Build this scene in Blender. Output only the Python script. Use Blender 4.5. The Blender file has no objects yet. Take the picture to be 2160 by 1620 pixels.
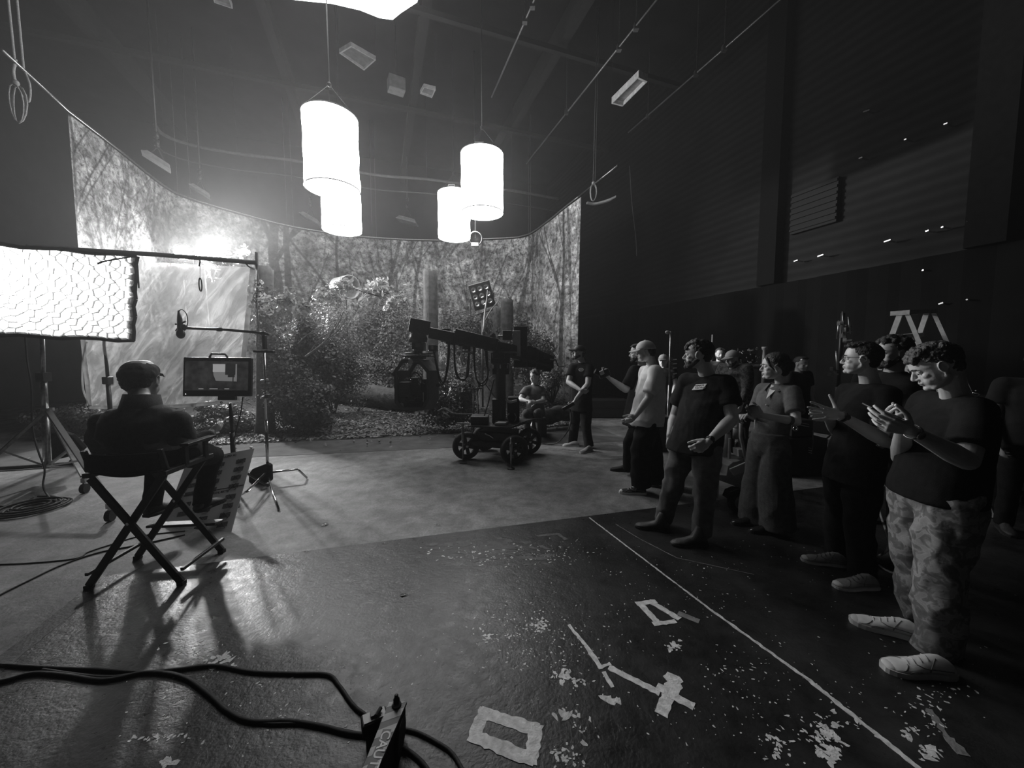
import bpy, bmesh, math, random
import numpy as np
from mathutils import Vector, Matrix, noise
random.seed(7)
V = Vector
PI = math.pi
scene = bpy.context.scene
COL = scene.collection
# ------------------------------------------------------------------ camera
FPX, CXP, CYP, CAMH = 800.0, 1080.0, 810.0, 1.6
PITCH = math.atan(60.0 / 800.0)
cam_d = bpy.data.cameras.new('camera')
cam_d.sensor_fit = 'HORIZONTAL'
cam_d.sensor_width = 36.0
cam_d.lens = 36.0 * FPX / 2160.0
cam_d.clip_end = 200
cam = bpy.data.objects.new('camera', cam_d)
COL.objects.link(cam)
cam.location = (0, 0, CAMH)
cam.rotation_euler = (PI / 2 - PITCH, 0, 0)
scene.camera = cam
# ------------------------------------------------------------------ world, exposure
scene.view_settings.view_transform = 'Standard'
scene.view_settings.look = 'None'
scene.view_settings.exposure = 0.8
scene.view_settings.gamma = 1.0
scene.view_settings.use_curve_mapping = False
w = bpy.data.worlds.new('world')
scene.world = w
w.use_nodes = True
w.node_tree.nodes['Background'].inputs[0].default_value = (1, 1, 1, 1)
w.node_tree.nodes['Background'].inputs[1].default_value = 0.0
_vs = w.node_tree.nodes.new('ShaderNodeVolumeScatter')           # thin smoke haze filling the studio
_vs.inputs['Density'].default_value = 0.0037
_vs.inputs['Anisotropy'].default_value = 0.55
_vs.inputs['Color'].default_value = (1, 1, 1, 1)
w.node_tree.links.new(_vs.outputs[0], w.node_tree.nodes['World Output'].inputs['Volume'])

_f = V((0, math.cos(PITCH), -math.sin(PITCH)))
_u = V((0, math.sin(PITCH), math.cos(PITCH)))
def ray(px, py):
    return _f + V((1, 0, 0)) * ((px - CXP) / FPX) + _u * ((CYP - py) / FPX)
def gp(px, py, z=0.0):                      # pixel -> point on a horizontal plane
    d = ray(px, py)
    return V((0, 0, CAMH)) + d * ((z - CAMH) / d.z)
def at(px, py, Y):                          # pixel -> point at world distance Y
    d = ray(px, py)
    return V((0, 0, CAMH)) + d * (Y / d.y)
RD = V((-0.330, 0.944, 0)).normalized()     # the studio's long axis
RR = V((0.944, 0.330, 0)).normalized()
def room(u, t, z=0.0):
    return RR * u + RD * t + V((0, 0, z))
def wp(px, py, u):                          # pixel -> point on a plane parallel to the long walls
    d = ray(px, py)
    return V((0, 0, CAMH)) + d * (u / d.dot(RR))

# ------------------------------------------------------------------ lights: the two big lamps behind the diffusion frame
def spot(name, loc, target, power, size, blend, radius):
    d = bpy.data.lights.new(name, 'SPOT')
    d.energy = power
    d.spot_size = math.radians(size)
    d.spot_blend = blend
    d.shadow_soft_size = radius
    o = bpy.data.objects.new(name, d)
    COL.objects.link(o)
    o.location = loc
    o.rotation_euler = (V(target) - V(loc)).to_track_quat('-Z', 'Y').to_euler()
    return o
LAMP_A = at(386, 533, 10.3)
LAMP_B = at(434, 540, 10.3)
KEYP = 2500.0
spot('lamp_light', LAMP_A + V((.10, -.24, 0)), (0.5, 2.8, 0.6), KEYP * .36, 104, 0.5, 0.10)
spot('lamp_light', LAMP_B + V((.10, -.24, 0)), (4.6, 3.0, 2.6), KEYP * 1.7, 68, 0.9, 0.10)

# ------------------------------------------------------------------ helpers
def tag(o, label=None, cat=None, group=None, kind=None):
    if label: o['label'] = label
    if cat: o['category'] = cat
    if group: o['group'] = group
    if kind: o['kind'] = kind
    return o
def empty(name, loc, label=None, cat=None, group=None):
    o = bpy.data.objects.new(name, None)
    o.empty_display_size = 0.1
    COL.objects.link(o)
    o.location = loc
    return tag(o, label, cat, group)
_WL = {}
def wloc(o):
    p = V((0, 0, 0))
    while o is not None:
        p = p + o.location
        o = o.parent
    return p
class MB:
    """collects shapes in world coordinates and links them as one mesh object"""
    def __init__(s):
        s.v = []; s.f = []; s.m = []
    def add(s, vs, fs, mi=0):
        b = len(s.v)
        s.v += [tuple(p) for p in vs]
        s.f += [tuple(i + b for i in f) for f in fs]
        s.m += [mi] * len(fs)
        return s
    def box(s, c, size, rot=None, mi=0, taper=1.0):
        c = V(c); hx, hy, hz = size[0] / 2, size[1] / 2, size[2] / 2
        vs = []
        for z in (-1, 1):
            k = taper if z > 0 else 1
            for x, y in ((-1, -1), (1, -1), (1, 1), (-1, 1)):
                p = V((x * hx * k, y * hy * k, z * hz))
                if rot is not None: p = rot @ p
                vs.append(c + p)
        return s.add(vs, [(3, 2, 1, 0), (4, 5, 6, 7), (0, 1, 5, 4), (1, 2, 6, 5), (2, 3, 7, 6), (3, 0, 4, 7)], mi)
    def bar(s, a, b, wd, ht, up=(0, 0, 1), mi=0):   # rectangular bar from a to b
        a = V(a); b = V(b); d = (b - a); L = d.length
        if L < 1e-6: return s
        d.normalize(); up = V(up)
        sd = d.cross(up)
        if sd.length < 1e-4: sd = d.cross(V((1, 0, 0)))
        sd.normalize(); uu = sd.cross(d).normalized()
        R = Matrix((sd, d, uu)).transposed()
        return s.box((a + b) / 2, (wd, L, ht), R, mi)
    def cyl(s, a, b, r0, r1=None, n=12, mi=0, cap=True):
        a = V(a); b = V(b); r1 = r0 if r1 is None else r1
        d = (b - a)
        if d.length < 1e-7: return s
        d.normalize()
        x = d.orthogonal().normalized(); y = d.cross(x)
        vs = []
        for p, r in ((a, r0), (b, r1)):
            for i in range(n):
                t = 2 * PI * i / n
                vs.append(p + x * (r * math.cos(t)) + y * (r * math.sin(t)))
        fs = [(i, (i + 1) % n, n + (i + 1) % n, n + i) for i in range(n)]
        if cap: fs += [tuple(range(n - 1, -1, -1)), tuple(range(n, 2 * n))]
        return s.add(vs, fs, mi)
    def tube(s, pts, r, n=8, mi=0, closed=False):
        pts = [V(p) for p in pts]; N = len(pts)
        rr = r if isinstance(r, (list, tuple)) else [r] * N
        x = None; vs = []
        for i, p in enumerate(pts):
            if closed: d = pts[(i + 1) % N] - pts[i - 1]
            else: d = pts[min(i + 1, N - 1)] - pts[max(i - 1, 0)]
            if d.length < 1e-9: d = V((0, 0, 1))
            d.normalize()
            if x is None: x = d.orthogonal().normalized()
            x = (x - d * x.dot(d))
            if x.length < 1e-6: x = d.orthogonal()
            x.normalize(); y = d.cross(x)
            for k in range(n):
                t = 2 * PI * k / n
                vs.append(p + x * (rr[i] * math.cos(t)) + y * (rr[i] * math.sin(t)))
        fs = []
        for i in range(N if closed else N - 1):
            j = (i + 1) % N
            for k in range(n):
                fs.append((i * n + k, i * n + (k + 1) % n, j * n + (k + 1) % n, j * n + k))
        if not closed: fs += [tuple(range(n - 1, -1, -1)), tuple(range((N - 1) * n, N * n))]
        return s.add(vs, fs, mi)
    def ell(s, c, r, rot=None, n=14, m=9, mi=0):
        c = V(c)
        if not isinstance(r, (list, tuple, Vector)): r = (r, r, r)
        vs = []; fs = []
        for i in range(1, m):
            ph = PI * i / m
            for k in range(n):
                t = 2 * PI * k / n
                p = V((r[0] * math.sin(ph) * math.cos(t), r[1] * math.sin(ph) * math.sin(t), r[2] * math.cos(ph)))
                if rot is not None: p = rot @ p
                vs.append(c + p)
        a = V((0, 0, r[2])); b = V((0, 0, -r[2]))
        if rot is not None: a = rot @ a; b = rot @ b
        vs += [c + a, c + b]; T = len(vs) - 2
        for i in range(m - 2):
            for k in range(n):
                fs.append((i * n + k, (i + 1) * n + k, (i + 1) * n + (k + 1) % n, i * n + (k + 1) % n))
        for k in range(n):
            fs.append((T, k, (k + 1) % n))
            fs.append((T + 1, (m - 2) * n + (k + 1) % n, (m - 2) * n + k))
        return s.add(vs, fs, mi)
    def lathe(s, prof, c, axis=(0, 0, 1), n=24, mi=0):   # prof: (radius, height)
        c = V(c); d = V(axis).normalized(); x = d.orthogonal().normalized(); y = d.cross(x)
        vs = []; fs = []
        for r, h in prof:
            for k in range(n):
                t = 2 * PI * k / n
                vs.append(c + d * h + x * (r * math.cos(t)) + y * (r * math.sin(t)))
        for i in range(len(prof) - 1):
            for k in range(n):
                fs.append((i * n + k, i * n + (k + 1) % n, (i + 1) * n + (k + 1) % n, (i + 1) * n + k))
        return s.add(vs, fs, mi)
    def prism(s, pts, nrm, th, mi=0):       # flat outline given thickness th along nrm
        pts = [V(p) for p in pts]; nrm = V(nrm).normalized(); N = len(pts)
        vs = pts + [p + nrm * th for p in pts]
        fs = [tuple(range(N - 1, -1, -1)), tuple(range(N, 2 * N))]
        fs += [(i, (i + 1) % N, N + (i + 1) % N, N + i) for i in range(N)]
        return s.add(vs, fs, mi)
    def cap(s, a, b, r0, r1=None, n=14):    # tapered capsule
        r1 = r0 if r1 is None else r1
        s.cyl(a, b, r0, r1, n); s.ell(a, r0, n=n, m=8); s.ell(b, r1, n=n, m=8)
        return s
    def build(s, name, mats, parent=None, smooth=False, origin=None, bevel=0):
        me = bpy.data.meshes.new(name)
        if parent is not None: off = wloc(parent)
        elif origin is not None: off = V(origin)
        else:
            xs = [p[0] for p in s.v]; ys = [p[1] for p in s.v]; zs = [p[2] for p in s.v]
            off = V(((min(xs) + max(xs)) / 2, (min(ys) + max(ys)) / 2, min(zs)))
        me.from_pydata([(p[0] - off.x, p[1] - off.y, p[2] - off.z) for p in s.v], [], s.f)
        if not isinstance(mats, (list, tuple)): mats = [mats]
        for m_ in mats: me.materials.append(m_)
        if len(mats) > 1: me.polygons.foreach_set('material_index', s.m)
        if smooth: me.polygons.foreach_set('use_smooth', [True] * len(me.polygons))
        me.update()
        o = bpy.data.objects.new(name, me)
        COL.objects.link(o)
        if parent is not None: o.parent = parent
        else: o.location = off
        if bevel:
            b = o.modifiers.new('bevel', 'BEVEL'); b.width = bevel; b.segments = 2; b.limit_method = 'ANGLE'
        return o
def surf(o, px, py):                         # point and normal where the sight line through a pixel meets a finished mesh
    off = wloc(o); d = ray(px, py).normalized(); ok, loc, nrm, _ = o.ray_cast(V((0, 0, CAMH)) - off, d)
    return (loc + off, nrm) if ok else (None, None)
def autosmooth(o, ang=40):
    me = o.data
    me.polygons.foreach_set('use_smooth', [True] * len(me.polygons))
    bm = bmesh.new(); bm.from_mesh(me)
    th = math.radians(ang)
    for e in bm.edges:
        if len(e.link_faces) == 2 and e.calc_face_angle(0) > th: e.smooth = False
    bm.to_mesh(me); bm.free()
    return o
def copy_thing(o, loc=None, label=None, parent=None):
    c = o.copy(); COL.objects.link(c)
    if parent is not None: c.parent = parent
    for ch in [x for x in bpy.data.objects if x.parent == o]:
        copy_thing(ch, None, None, c)
    if loc is not None: c.location = loc
    if label: c['label'] = label
    return c
def spline(pts, k=8):                        # Catmull-Rom
    pts = [V(p) for p in pts]; out = []
    P = [pts[0] * 2 - pts[1]] + pts + [pts[-1] * 2 - pts[-2]]
    for i in range(1, len(P) - 2):
        for j in range(k):
            t = j / k
            out.append(0.5 * ((2 * P[i]) + (P[i + 1] - P[i - 1]) * t + (2 * P[i - 1] - 5 * P[i] + 4 * P[i + 1] - P[i + 2]) * t * t
                              + (3 * P[i] - P[i - 1] - 3 * P[i + 1] + P[i + 2]) * t ** 3))
    out.append(pts[-1])
    return out
# ------------------------------------------------------------------ materials
def newmat(name):
    m = bpy.data.materials.new(name); m.use_nodes = True
    nt = m.node_tree; b = nt.nodes['Principled BSDF']
    return m, nt, b
def g(v): return (v, v, v, 1)
def mat(name, c, rough=0.6, metal=0.0, var=0.25, scale=12.0, bump=0.0, bscale=60.0, spec=0.5, coords='Object', detail=4):
    """grey procedural surface: base value c with noise variation var"""
    m, nt, b = newmat(name)
    N = nt.nodes; Lk = nt.links
    tc = N.new('ShaderNodeTexCoord')
    no = N.new('ShaderNodeTexNoise'); no.inputs['Scale'].default_value = scale; no.inputs['Detail'].default_value = detail
    Lk.new(tc.outputs[coords], no.inputs['Vector'])
    mr = N.new('ShaderNodeMapRange')
    mr.inputs[1].default_value = 0.3; mr.inputs[2].default_value = 0.7
    mr.inputs[3].default_value = c * (1 - var); mr.inputs[4].default_value = c * (1 + var)
    Lk.new(no.outputs[0], mr.inputs[0]); Lk.new(mr.outputs[0], b.inputs['Base Color'])
    b.inputs['Roughness'].default_value = rough; b.inputs['Metallic'].default_value = metal
    b.inputs['Specular IOR Level'].default_value = spec
    if bump:
        n2 = N.new('ShaderNodeTexNoise'); n2.inputs['Scale'].default_value = bscale; n2.inputs['Detail'].default_value = 5
        Lk.new(tc.outputs[coords], n2.inputs['Vector'])
        bp = N.new('ShaderNodeBump'); bp.inputs['Strength'].default_value = bump; bp.inputs['Distance'].default_value = 0.01
        Lk.new(n2.outputs[0], bp.inputs['Height']); Lk.new(bp.outputs[0], b.inputs['Normal'])
    return m
def emit(name, c, strength):
    m, nt, b = newmat(name)
    b.inputs['Base Color'].default_value = g(c)
    b.inputs['Emission Color'].default_value = g(1)
    b.inputs['Emission Strength'].default_value = strength
    return m
M_BLK = mat('black_metal', 0.018, 0.42, 0.2, 0.3, 8, 0.15, 90)
M_BLKP = mat('black_paint', 0.012, 0.5, 0, 0.3, 5)
M_RUB = mat('black_rubber', 0.014, 0.75, 0, 0.3, 20, 0.2, 80)
M_CHR = mat('chrome_metal', 0.55, 0.18, 1.0, 0.15, 15)
M_STEEL = mat('brushed_steel', 0.32, 0.32, 0.9, 0.25, 25)
M_GREY = mat('grey_paint', 0.16, 0.5, 0, 0.2, 10)
M_LGREY = mat('light_grey_plastic', 0.45, 0.5, 0, 0.1, 10)
M_WHITE = mat('white_paint', 0.75, 0.6, 0, 0.08, 14)
M_CLOTHB = mat('black_cloth', 0.010, 0.9, 0, 0.35, 40, 0.3, 200, spec=0.2)
M_ROPE = mat('rope_fibre', 0.30, 0.8, 0, 0.25, 60, 0.4, 200)
# ------------------------------------------------------------------ room shell
H = 10.5; UL, UR, TF, TB = -10.5, 8.6, 19.0, -6.0
def struct(o): o['kind'] = 'structure'; return o
def slab(name, pts, nrm, th, m):
    mb = MB(); mb.prism(pts, nrm, th); return struct(mb.build(name, m))
# concrete floor
def concrete():
    m, nt, b = newmat('studio_concrete'); N = nt.nodes; L = nt.links
    tc = N.new('ShaderNodeTexCoord')
    n1 = N.new('ShaderNodeTexNoise'); n1.inputs['Scale'].default_value = 0.9; n1.inputs['Detail'].default_value = 8; n1.inputs['Roughness'].default_value = 0.62
    n2 = N.new('ShaderNodeTexNoise'); n2.inputs['Scale'].default_value = 55; n2.inputs['Detail'].default_value = 5
    n3 = N.new('ShaderNodeTexNoise'); n3.inputs['Scale'].default_value = 5; n3.inputs['Detail'].default_value = 8; n3.inputs['Roughness'].default_value = .7; n3.inputs['Distortion'].default_value = .3
    for n in (n1, n2, n3): L.new(tc.outputs['Object'], n.inputs['Vector'])
    a = N.new('ShaderNodeMapRange'); a.inputs[1].default_value = .3; a.inputs[2].default_value = .7; a.inputs[3].default_value = .10; a.inputs[4].default_value = .24
    L.new(n1.outputs[0], a.inputs[0])
    c = N.new('ShaderNodeMapRange'); c.inputs[1].default_value = .3; c.inputs[2].default_value = .7; c.inputs[3].default_value = .8; c.inputs[4].default_value = 1.2
    L.new(n2.outputs[0], c.inputs[0])
    e = N.new('ShaderNodeMapRange'); e.inputs[1].default_value = .35; e.inputs[2].default_value = .65; e.inputs[3].default_value = .6; e.inputs[4].default_value = 1.3
    L.new(n3.outputs[0], e.inputs[0])
    mu = N.new('ShaderNodeMath'); mu.operation = 'MULTIPLY'; L.new(a.outputs[0], mu.inputs[0]); L.new(c.outputs[0], mu.inputs[1])
    m2 = N.new('ShaderNodeMath'); m2.operation = 'MULTIPLY'; L.new(mu.outputs[0], m2.inputs[0]); L.new(e.outputs[0], m2.inputs[1])
    L.new(m2.outputs[0], b.inputs['Base Color'])
    b.inputs['Roughness'].default_value = .62; b.inputs['Specular IOR Level'].default_value = .35
    bp = N.new('ShaderNodeBump'); bp.inputs['Strength'].default_value = .7; bp.inputs['Distance'].default_value = .012
    L.new(n3.outputs[0], bp.inputs['Height']); L.new(bp.outputs[0], b.inputs['Normal'])
    return m
def vinyl():
    m, nt, b = newmat('black_vinyl'); N = nt.nodes; L = nt.links
    tc = N.new('ShaderNodeTexCoord')
    n1 = N.new('ShaderNodeTexNoise'); n1.inputs['Scale'].default_value = 2.2; n1.inputs['Detail'].default_value = 9; n1.inputs['Roughness'].default_value = .7
    n2 = N.new('ShaderNodeTexNoise'); n2.inputs['Scale'].default_value = 14; n2.inputs['Detail'].default_value = 8; n2.inputs['Roughness'].default_value = .65; n2.inputs['Distortion'].default_value = .3
    n3 = N.new('ShaderNodeTexNoise'); n3.inputs['Scale'].default_value = 70; n3.inputs['Detail'].default_value = 4
    mp = N.new('ShaderNodeMapping'); mp.inputs['Rotation'].default_value = (0, 0, .9); mp.inputs['Scale'].default_value = (1, 7, 1)
    n4 = N.new('ShaderNodeTexNoise'); n4.inputs['Scale'].default_value = 3; n4.inputs['Detail'].default_value = 7; n4.inputs['Roughness'].default_value = .75
    for n in (n1, n2, n3): L.new(tc.outputs['Object'], n.inputs['Vector'])
    L.new(tc.outputs['Object'], mp.inputs[0]); L.new(mp.outputs[0], n4.inputs['Vector'])
    a = N.new('ShaderNodeMapRange'); a.inputs[1].default_value = .35; a.inputs[2].default_value = .75; a.inputs[3].default_value = .008; a.inputs[4].default_value = .048
    L.new(n1.outputs[0], a.inputs[0])
    sc = N.new('ShaderNodeMapRange'); sc.inputs[1].default_value = .68; sc.inputs[2].default_value = .76; sc.inputs[3].default_value = 0; sc.inputs[4].default_value = .06
    L.new(n4.outputs[0], sc.inputs[0])
    ad = N.new('ShaderNodeMath'); ad.operation = 'ADD'; L.new(a.outputs[0], ad.inputs[0]); L.new(sc.outputs[0], ad.inputs[1])
    L.new(ad.outputs[0], b.inputs['Base Color'])
    r = N.new('ShaderNodeMapRange'); r.inputs[1].default_value = .3; r.inputs[2].default_value = .7; r.inputs[3].default_value = .24; r.inputs[4].default_value = .44
    L.new(n2.outputs[0], r.inputs[0]); L.new(r.outputs[0], b.inputs['Roughness'])
    s1 = N.new('ShaderNodeMath'); s1.operation = 'MULTIPLY_ADD'; s1.inputs[1].default_value = .35; L.new(n3.outputs[0], s1.inputs[0]); L.new(n2.outputs[0], s1.inputs[2])
    bp = N.new('ShaderNodeBump'); bp.inputs['Strength'].default_value = .34; bp.inputs['Distance'].default_value = .012
    L.new(s1.outputs[0], bp.inputs['Height']); L.new(bp.outputs[0], b.inputs['Normal'])
    b.inputs['Specular IOR Level'].default_value = .36
    return m
M_CONC = concrete(); M_VIN = vinyl()
slab('floor', [room(UL, TB), room(UR, TB), room(UR, TF), room(UL, TF)], (0, 0, -1), .2, M_CONC)
# glossy black vinyl sheeting covering the near floor
E0 = gp(1460, 1062); E1 = gp(523, 1178)
ed = (E0 - E1).normalized()
q0 = E1 - ed * .95
q1 = E0 + ed * 7.2
vs = [q0, q1, room(UR - .05, TB + .05), V((-2.30, -5.0, 0)), V((-2.72, 2.0, 0))]
mb = MB(); mb.prism([p + V((0, 0, .001)) for p in vs], (0, 0, 1), .003)
FZ = .004
tag(mb.build('vinyl_floor_sheet', M_VIN), 'glossy scuffed black vinyl sheet covering the near part of the floor', 'floor covering')
# walls
def wallmat(name, c0, lines):
    m, nt, b = newmat(name); N = nt.nodes; L = nt.links
    tc = N.new('ShaderNodeTexCoord')
    no = N.new('ShaderNodeTexNoise'); no.inputs['Scale'].default_value = 1.3; no.inputs['Detail'].default_value = 8; no.inputs['Roughness'].default_value = .65
    L.new(tc.outputs['Object'], no.inputs['Vector'])
    mr = N.new('ShaderNodeMapRange'); mr.inputs[1].default_value = .3; mr.inputs[2].default_value = .7; mr.inputs[3].default_value = c0 * .6; mr.inputs[4].default_value = c0 * 1.4
    L.new(no.outputs[0], mr.inputs[0])
    out = mr.outputs[0]
    if lines:
        wv = N.new('ShaderNodeTexWave'); wv.bands_direction = 'Z'; wv.inputs['Scale'].default_value = 1.6; wv.inputs['Distortion'].default_value = .5; wv.inputs['Detail'].default_value = 3; wv.inputs['Detail Scale'].default_value = 3
        L.new(tc.outputs['Object'], wv.inputs['Vector'])
        m2 = N.new('ShaderNodeMapRange'); m2.inputs[3].default_value = .55; m2.inputs[4].default_value = 1.2
        L.new(wv.outputs[1], m2.inputs[0])
        mu = N.new('ShaderNodeMath'); mu.operation = 'MULTIPLY'; L.new(out, mu.inputs[0]); L.new(m2.outputs[0], mu.inputs[1]); out = mu.outputs[0]
        bp = N.new('ShaderNodeBump'); bp.inputs['Strength'].default_value = .4; bp.inputs['Distance'].default_value = .03
        L.new(wv.outputs[1], bp.inputs['Height']); L.new(bp.outputs[0], b.inputs['Normal'])
    L.new(out, b.inputs['Base Color'])
    b.inputs['Roughness'].default_value = .85; b.inputs['Specular IOR Level'].default_value = .2
    return m
M_WALLR = wallmat('black_padded_wall', .0075, True)
M_WALL = wallmat('black_painted_wall', .012, False)
def wall(name, a, b_, n, m, z0=0, z1=H):
    return slab(name, [V((a.x, a.y, z0)), V((b_.x, b_.y, z0)), V((b_.x, b_.y, z1)), V((a.x, a.y, z1))], n, .2, m)
wall('wall_right', room(UR, TB), room(UR, TF), RR, M_WALLR)
wall('wall_left', room(UL, TB), room(UL, TF), -RR, M_WALL)
wall('wall_far', room(UL, TF), room(UR, TF), RD, M_WALL)
wall('wall_back', room(UL, TB), room(UR, TB), -RD, M_WALL)
slab('ceiling', [room(UL, TB, H), room(UR, TB, H), room(UR, TF, H), room(UL, TF, H)], (0, 0, 1), .2, M_WALL)
# lower drape along the right wall
mb = MB(); n = 160
zt = 3.2; pts = []
for i in range(n + 1):
    t = TB + .3 + (TF - TB - .6) * i / n
    pts.append(room(UR - .14 + .02 * math.sin(i * 1.9) + .02 * math.sin(i * .7), t))
for i in range(n):
    a, c = pts[i], pts[i + 1]
    mb.prism([V((a.x, a.y, .03)), V((c.x, c.y, .03)), V((c.x, c.y, zt)), V((a.x, a.y, zt))], RR, .012)
tag(mb.build('wall_drape', mat('drape_velour', .002, .95, 0, .3, 3, spec=.1)), 'long black drape covering the lower part of the right wall', 'curtain')
# pilasters of the right wall
for px in (1640, 2105):
    p = wp(px, 400, UR)
    t = p.dot(RD)
    mb = MB()
    a = room(UR - .12, t)
    mb.box(a + V((0, 0, (H + 3.2) / 2)), (.26, .42, H - 3.2 - .02), Matrix.Rotation(math.atan2(RR.y, RR.x), 3, 'Z'))
    struct(mb.build('trim_' + ('1' if px < 1700 else '2'), mat('pilaster_black', .004, .95, spec=.1)))
# recessed dark vent panel on the right wall
a = wp(1672, 455, UR - .06); b_ = wp(1772, 385, UR - .06)
mb = MB(); mb.bar(V((a.x, a.y, (a.z + b_.z) / 2 - .15)), V((b_.x, b_.y, (a.z + b_.z) / 2 - .15)), .10, .85)
for k in range(7): 
    z = (a.z + b_.z) / 2 - .5 + k * .12
    mb.bar(V((a.x, a.y, z)) - RR * .07, V((b_.x, b_.y, z)) - RR * .07, .03, .05)
tag(mb.build('wall_vent', mat('vent_black', .004, .9)), 'black rectangular vent panel high on the right wall', 'vent')

# ------------------------------------------------------------------ space lights
M_SKIRT = emit('lit_silk_skirt', .9, 8.5)
M_RIM = mat('lantern_rim', .02, .5)
def lantern(px, pb, dpx, label, first=[None]):
    Y = .9 * FPX / dpx
    c = at(px, pb, Y)
    if first[0] is None:
        r = empty('space_light', c, label, 'lantern light', 'cylindrical silk space lights')
        R = .45; Hh = 1.22
        mb = MB(); prof = [(R * .985, 0)]
        for i in range(13):
            h = Hh * i / 12
            prof.append((R * (1 + .012 * math.sin(i * 1.3)), h))
        prof.append((R * .6, Hh + .02)); prof.append((.05, Hh + .03))
        mb.lathe(prof, c, n=48)
        mb.lathe([(.001, .03), (R * .985, 0.0)], c, n=48)
        mb.build('silk_skirt', M_SKIRT, r, True)
        for z in (0, Hh):
            mb = MB(); mb.tube([c + V((R * 1.012 * math.cos(a_ * PI / 24), R * 1.012 * math.sin(a_ * PI / 24), z)) for a_ in range(48)], .009, 6, closed=True)
            mb.build('rim_hoop', M_RIM, r, True)
        mb = MB(); mb.lathe([(.001, Hh + .14), (.16, Hh + .14), (.20, Hh + .10), (.20, Hh + .03), (R * .95, Hh + .025)], c, n=24)
        mb.build('lamp_head', M_BLK, r, True)
        mb = MB()
        hp = c + V((-.05, -.1, Hh + .14))
        mb.tube([hp + V((-.09, 0, 0)), hp + V((-.09, 0, .06)), hp + V((.09, 0, .06)), hp + V((.09, 0, 0))], .012, 6)
        mb.build('handle', M_LGREY, r)
        mb = MB()
        for k in range(3):
            a_ = k * 2.094; e = c + V((R * math.cos(a_), R * math.sin(a_), Hh))
            mb.tube([e, c + V((0, 0, Hh + .55))], .005, 5)
        mb.tube([c + V((0, 0, Hh + .55)), V((c.x, c.y, H - .02))], .012, 6)
        mb.ell(c + V((0, 0, Hh + .55)), .04)
        mb.build('hanging_bridle', M_BLK, r)
        first[0] = r
        return r
    return copy_thing(first[0], c, label)
lantern(702, 400, 103, 'large glowing cylindrical silk lantern hanging nearest, front of the left pair')
lantern(722, 487, 75, 'glowing silk lantern at the left, lower and half hidden behind the front one')
lantern(1017.5, 450, 85, 'glowing silk lantern of the right pair, nearer and higher')
lantern(958.5, 502, 65, 'smallest glowing silk lantern, lower left of the right pair')
# overhead bounce silk at the top of the frame
P = [(585, -4), (640, 2), (700, 8), (760, 22), (800, 38), (828, 42), (845, 28), (880, 5), (900, -90), (860, -250), (700, -300), (520, -240), (560, -90)]
mb = MB(); ps = [gp(x, y, 8.2 + .05 * math.sin(i)) for i, (x, y) in enumerate(P)]
mb.prism(ps, (0, 0, 1), .02)
r = empty('overhead_silk', ps[0], 'huge glowing overhead silk at the very top of the photo', 'diffusion silk')
mb.build('silk', emit('lit_overhead_silk', .9, 3.0), r)
mb = MB(); mb.tube([p + V((0, 0, .03)) for p in ps], .02, 6, closed=True); mb.build('edge_pipe', M_BLK, r)
for i in (0, 5, 8):
    mb = MB(); mb.tube([ps[i] + V((0, 0, .03)), V((ps[i].x, ps[i].y, H - .02))], .008, 5); mb.build('hanging_rope', M_BLK, r)
# ------------------------------------------------------------------ printed forest backdrop on its curved pipe
ZT = 6.1
TOPPX = [(143, 236), (240, 310), (345, 393), (400, 420), (500, 450), (600, 476), (680, 490), (760, 500), (850, 506), (940, 508), (1030, 505), (1105, 499), (1150, 472), (1190, 440), (1226, 413)]
path = spline([gp(x, y, ZT) for x, y in TOPPX], 10)
path = [V((p.x, p.y, 0)) for p in path]
cum = [0.0]
for a, b_ in zip(path, path[1:]): cum.append(cum[-1] + (b_ - a).length)
SL = cum[-1]
cumA = np.array(cum); pxA = np.array([p.x for p in path]); pyA = np.array([p.y for p in path])
def bpos(s): return np.interp(s, cumA, pxA), np.interp(s, cumA, pyA)
def px2s(px, py=650):                       # where the sight line through a pixel meets the cloth
    d = ray(px, py); a0 = math.atan2(d.x, d.y)
    if px < 345:                            # the left flank is met twice: take the near part
        idx = range(0, 25)
    else: idx = range(22, len(path))
    best = min(idx, key=lambda i: abs(math.atan2(path[i].x, path[i].y) - a0))
    return cum[best]
def sz(px, py):
    s = px2s(px, py); x, y = bpos(s); p = at(px, py, float(y))
    return (s, p.z)
rng = random.Random(11)
segs = []                                   # (s0,z0,s1,z1,r0,r1,dark)
def limb(s, z, ang, L, r, depth, dark):
    n = max(3, int(L / .25)); ds = L / n
    for i in range(n):
        ang += rng.uniform(-.085, .085)
        s2 = s + math.sin(ang) * ds; z2 = z + math.cos(ang) * ds
        r2 = r * (1 - .7 / n)
        segs.append((s, z, s2, z2, r, r2, dark))
        if depth > 0 and rng.random() < .30 and i > n * .25:
            sg = rng.choice((-1, 1))
            limb(s2, z2, ang + sg * rng.uniform(.25, .75), L * rng.uniform(.3, .55), r2 * .55, depth - 1, dark)
        s, z, r = s2, z2, r2
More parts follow.
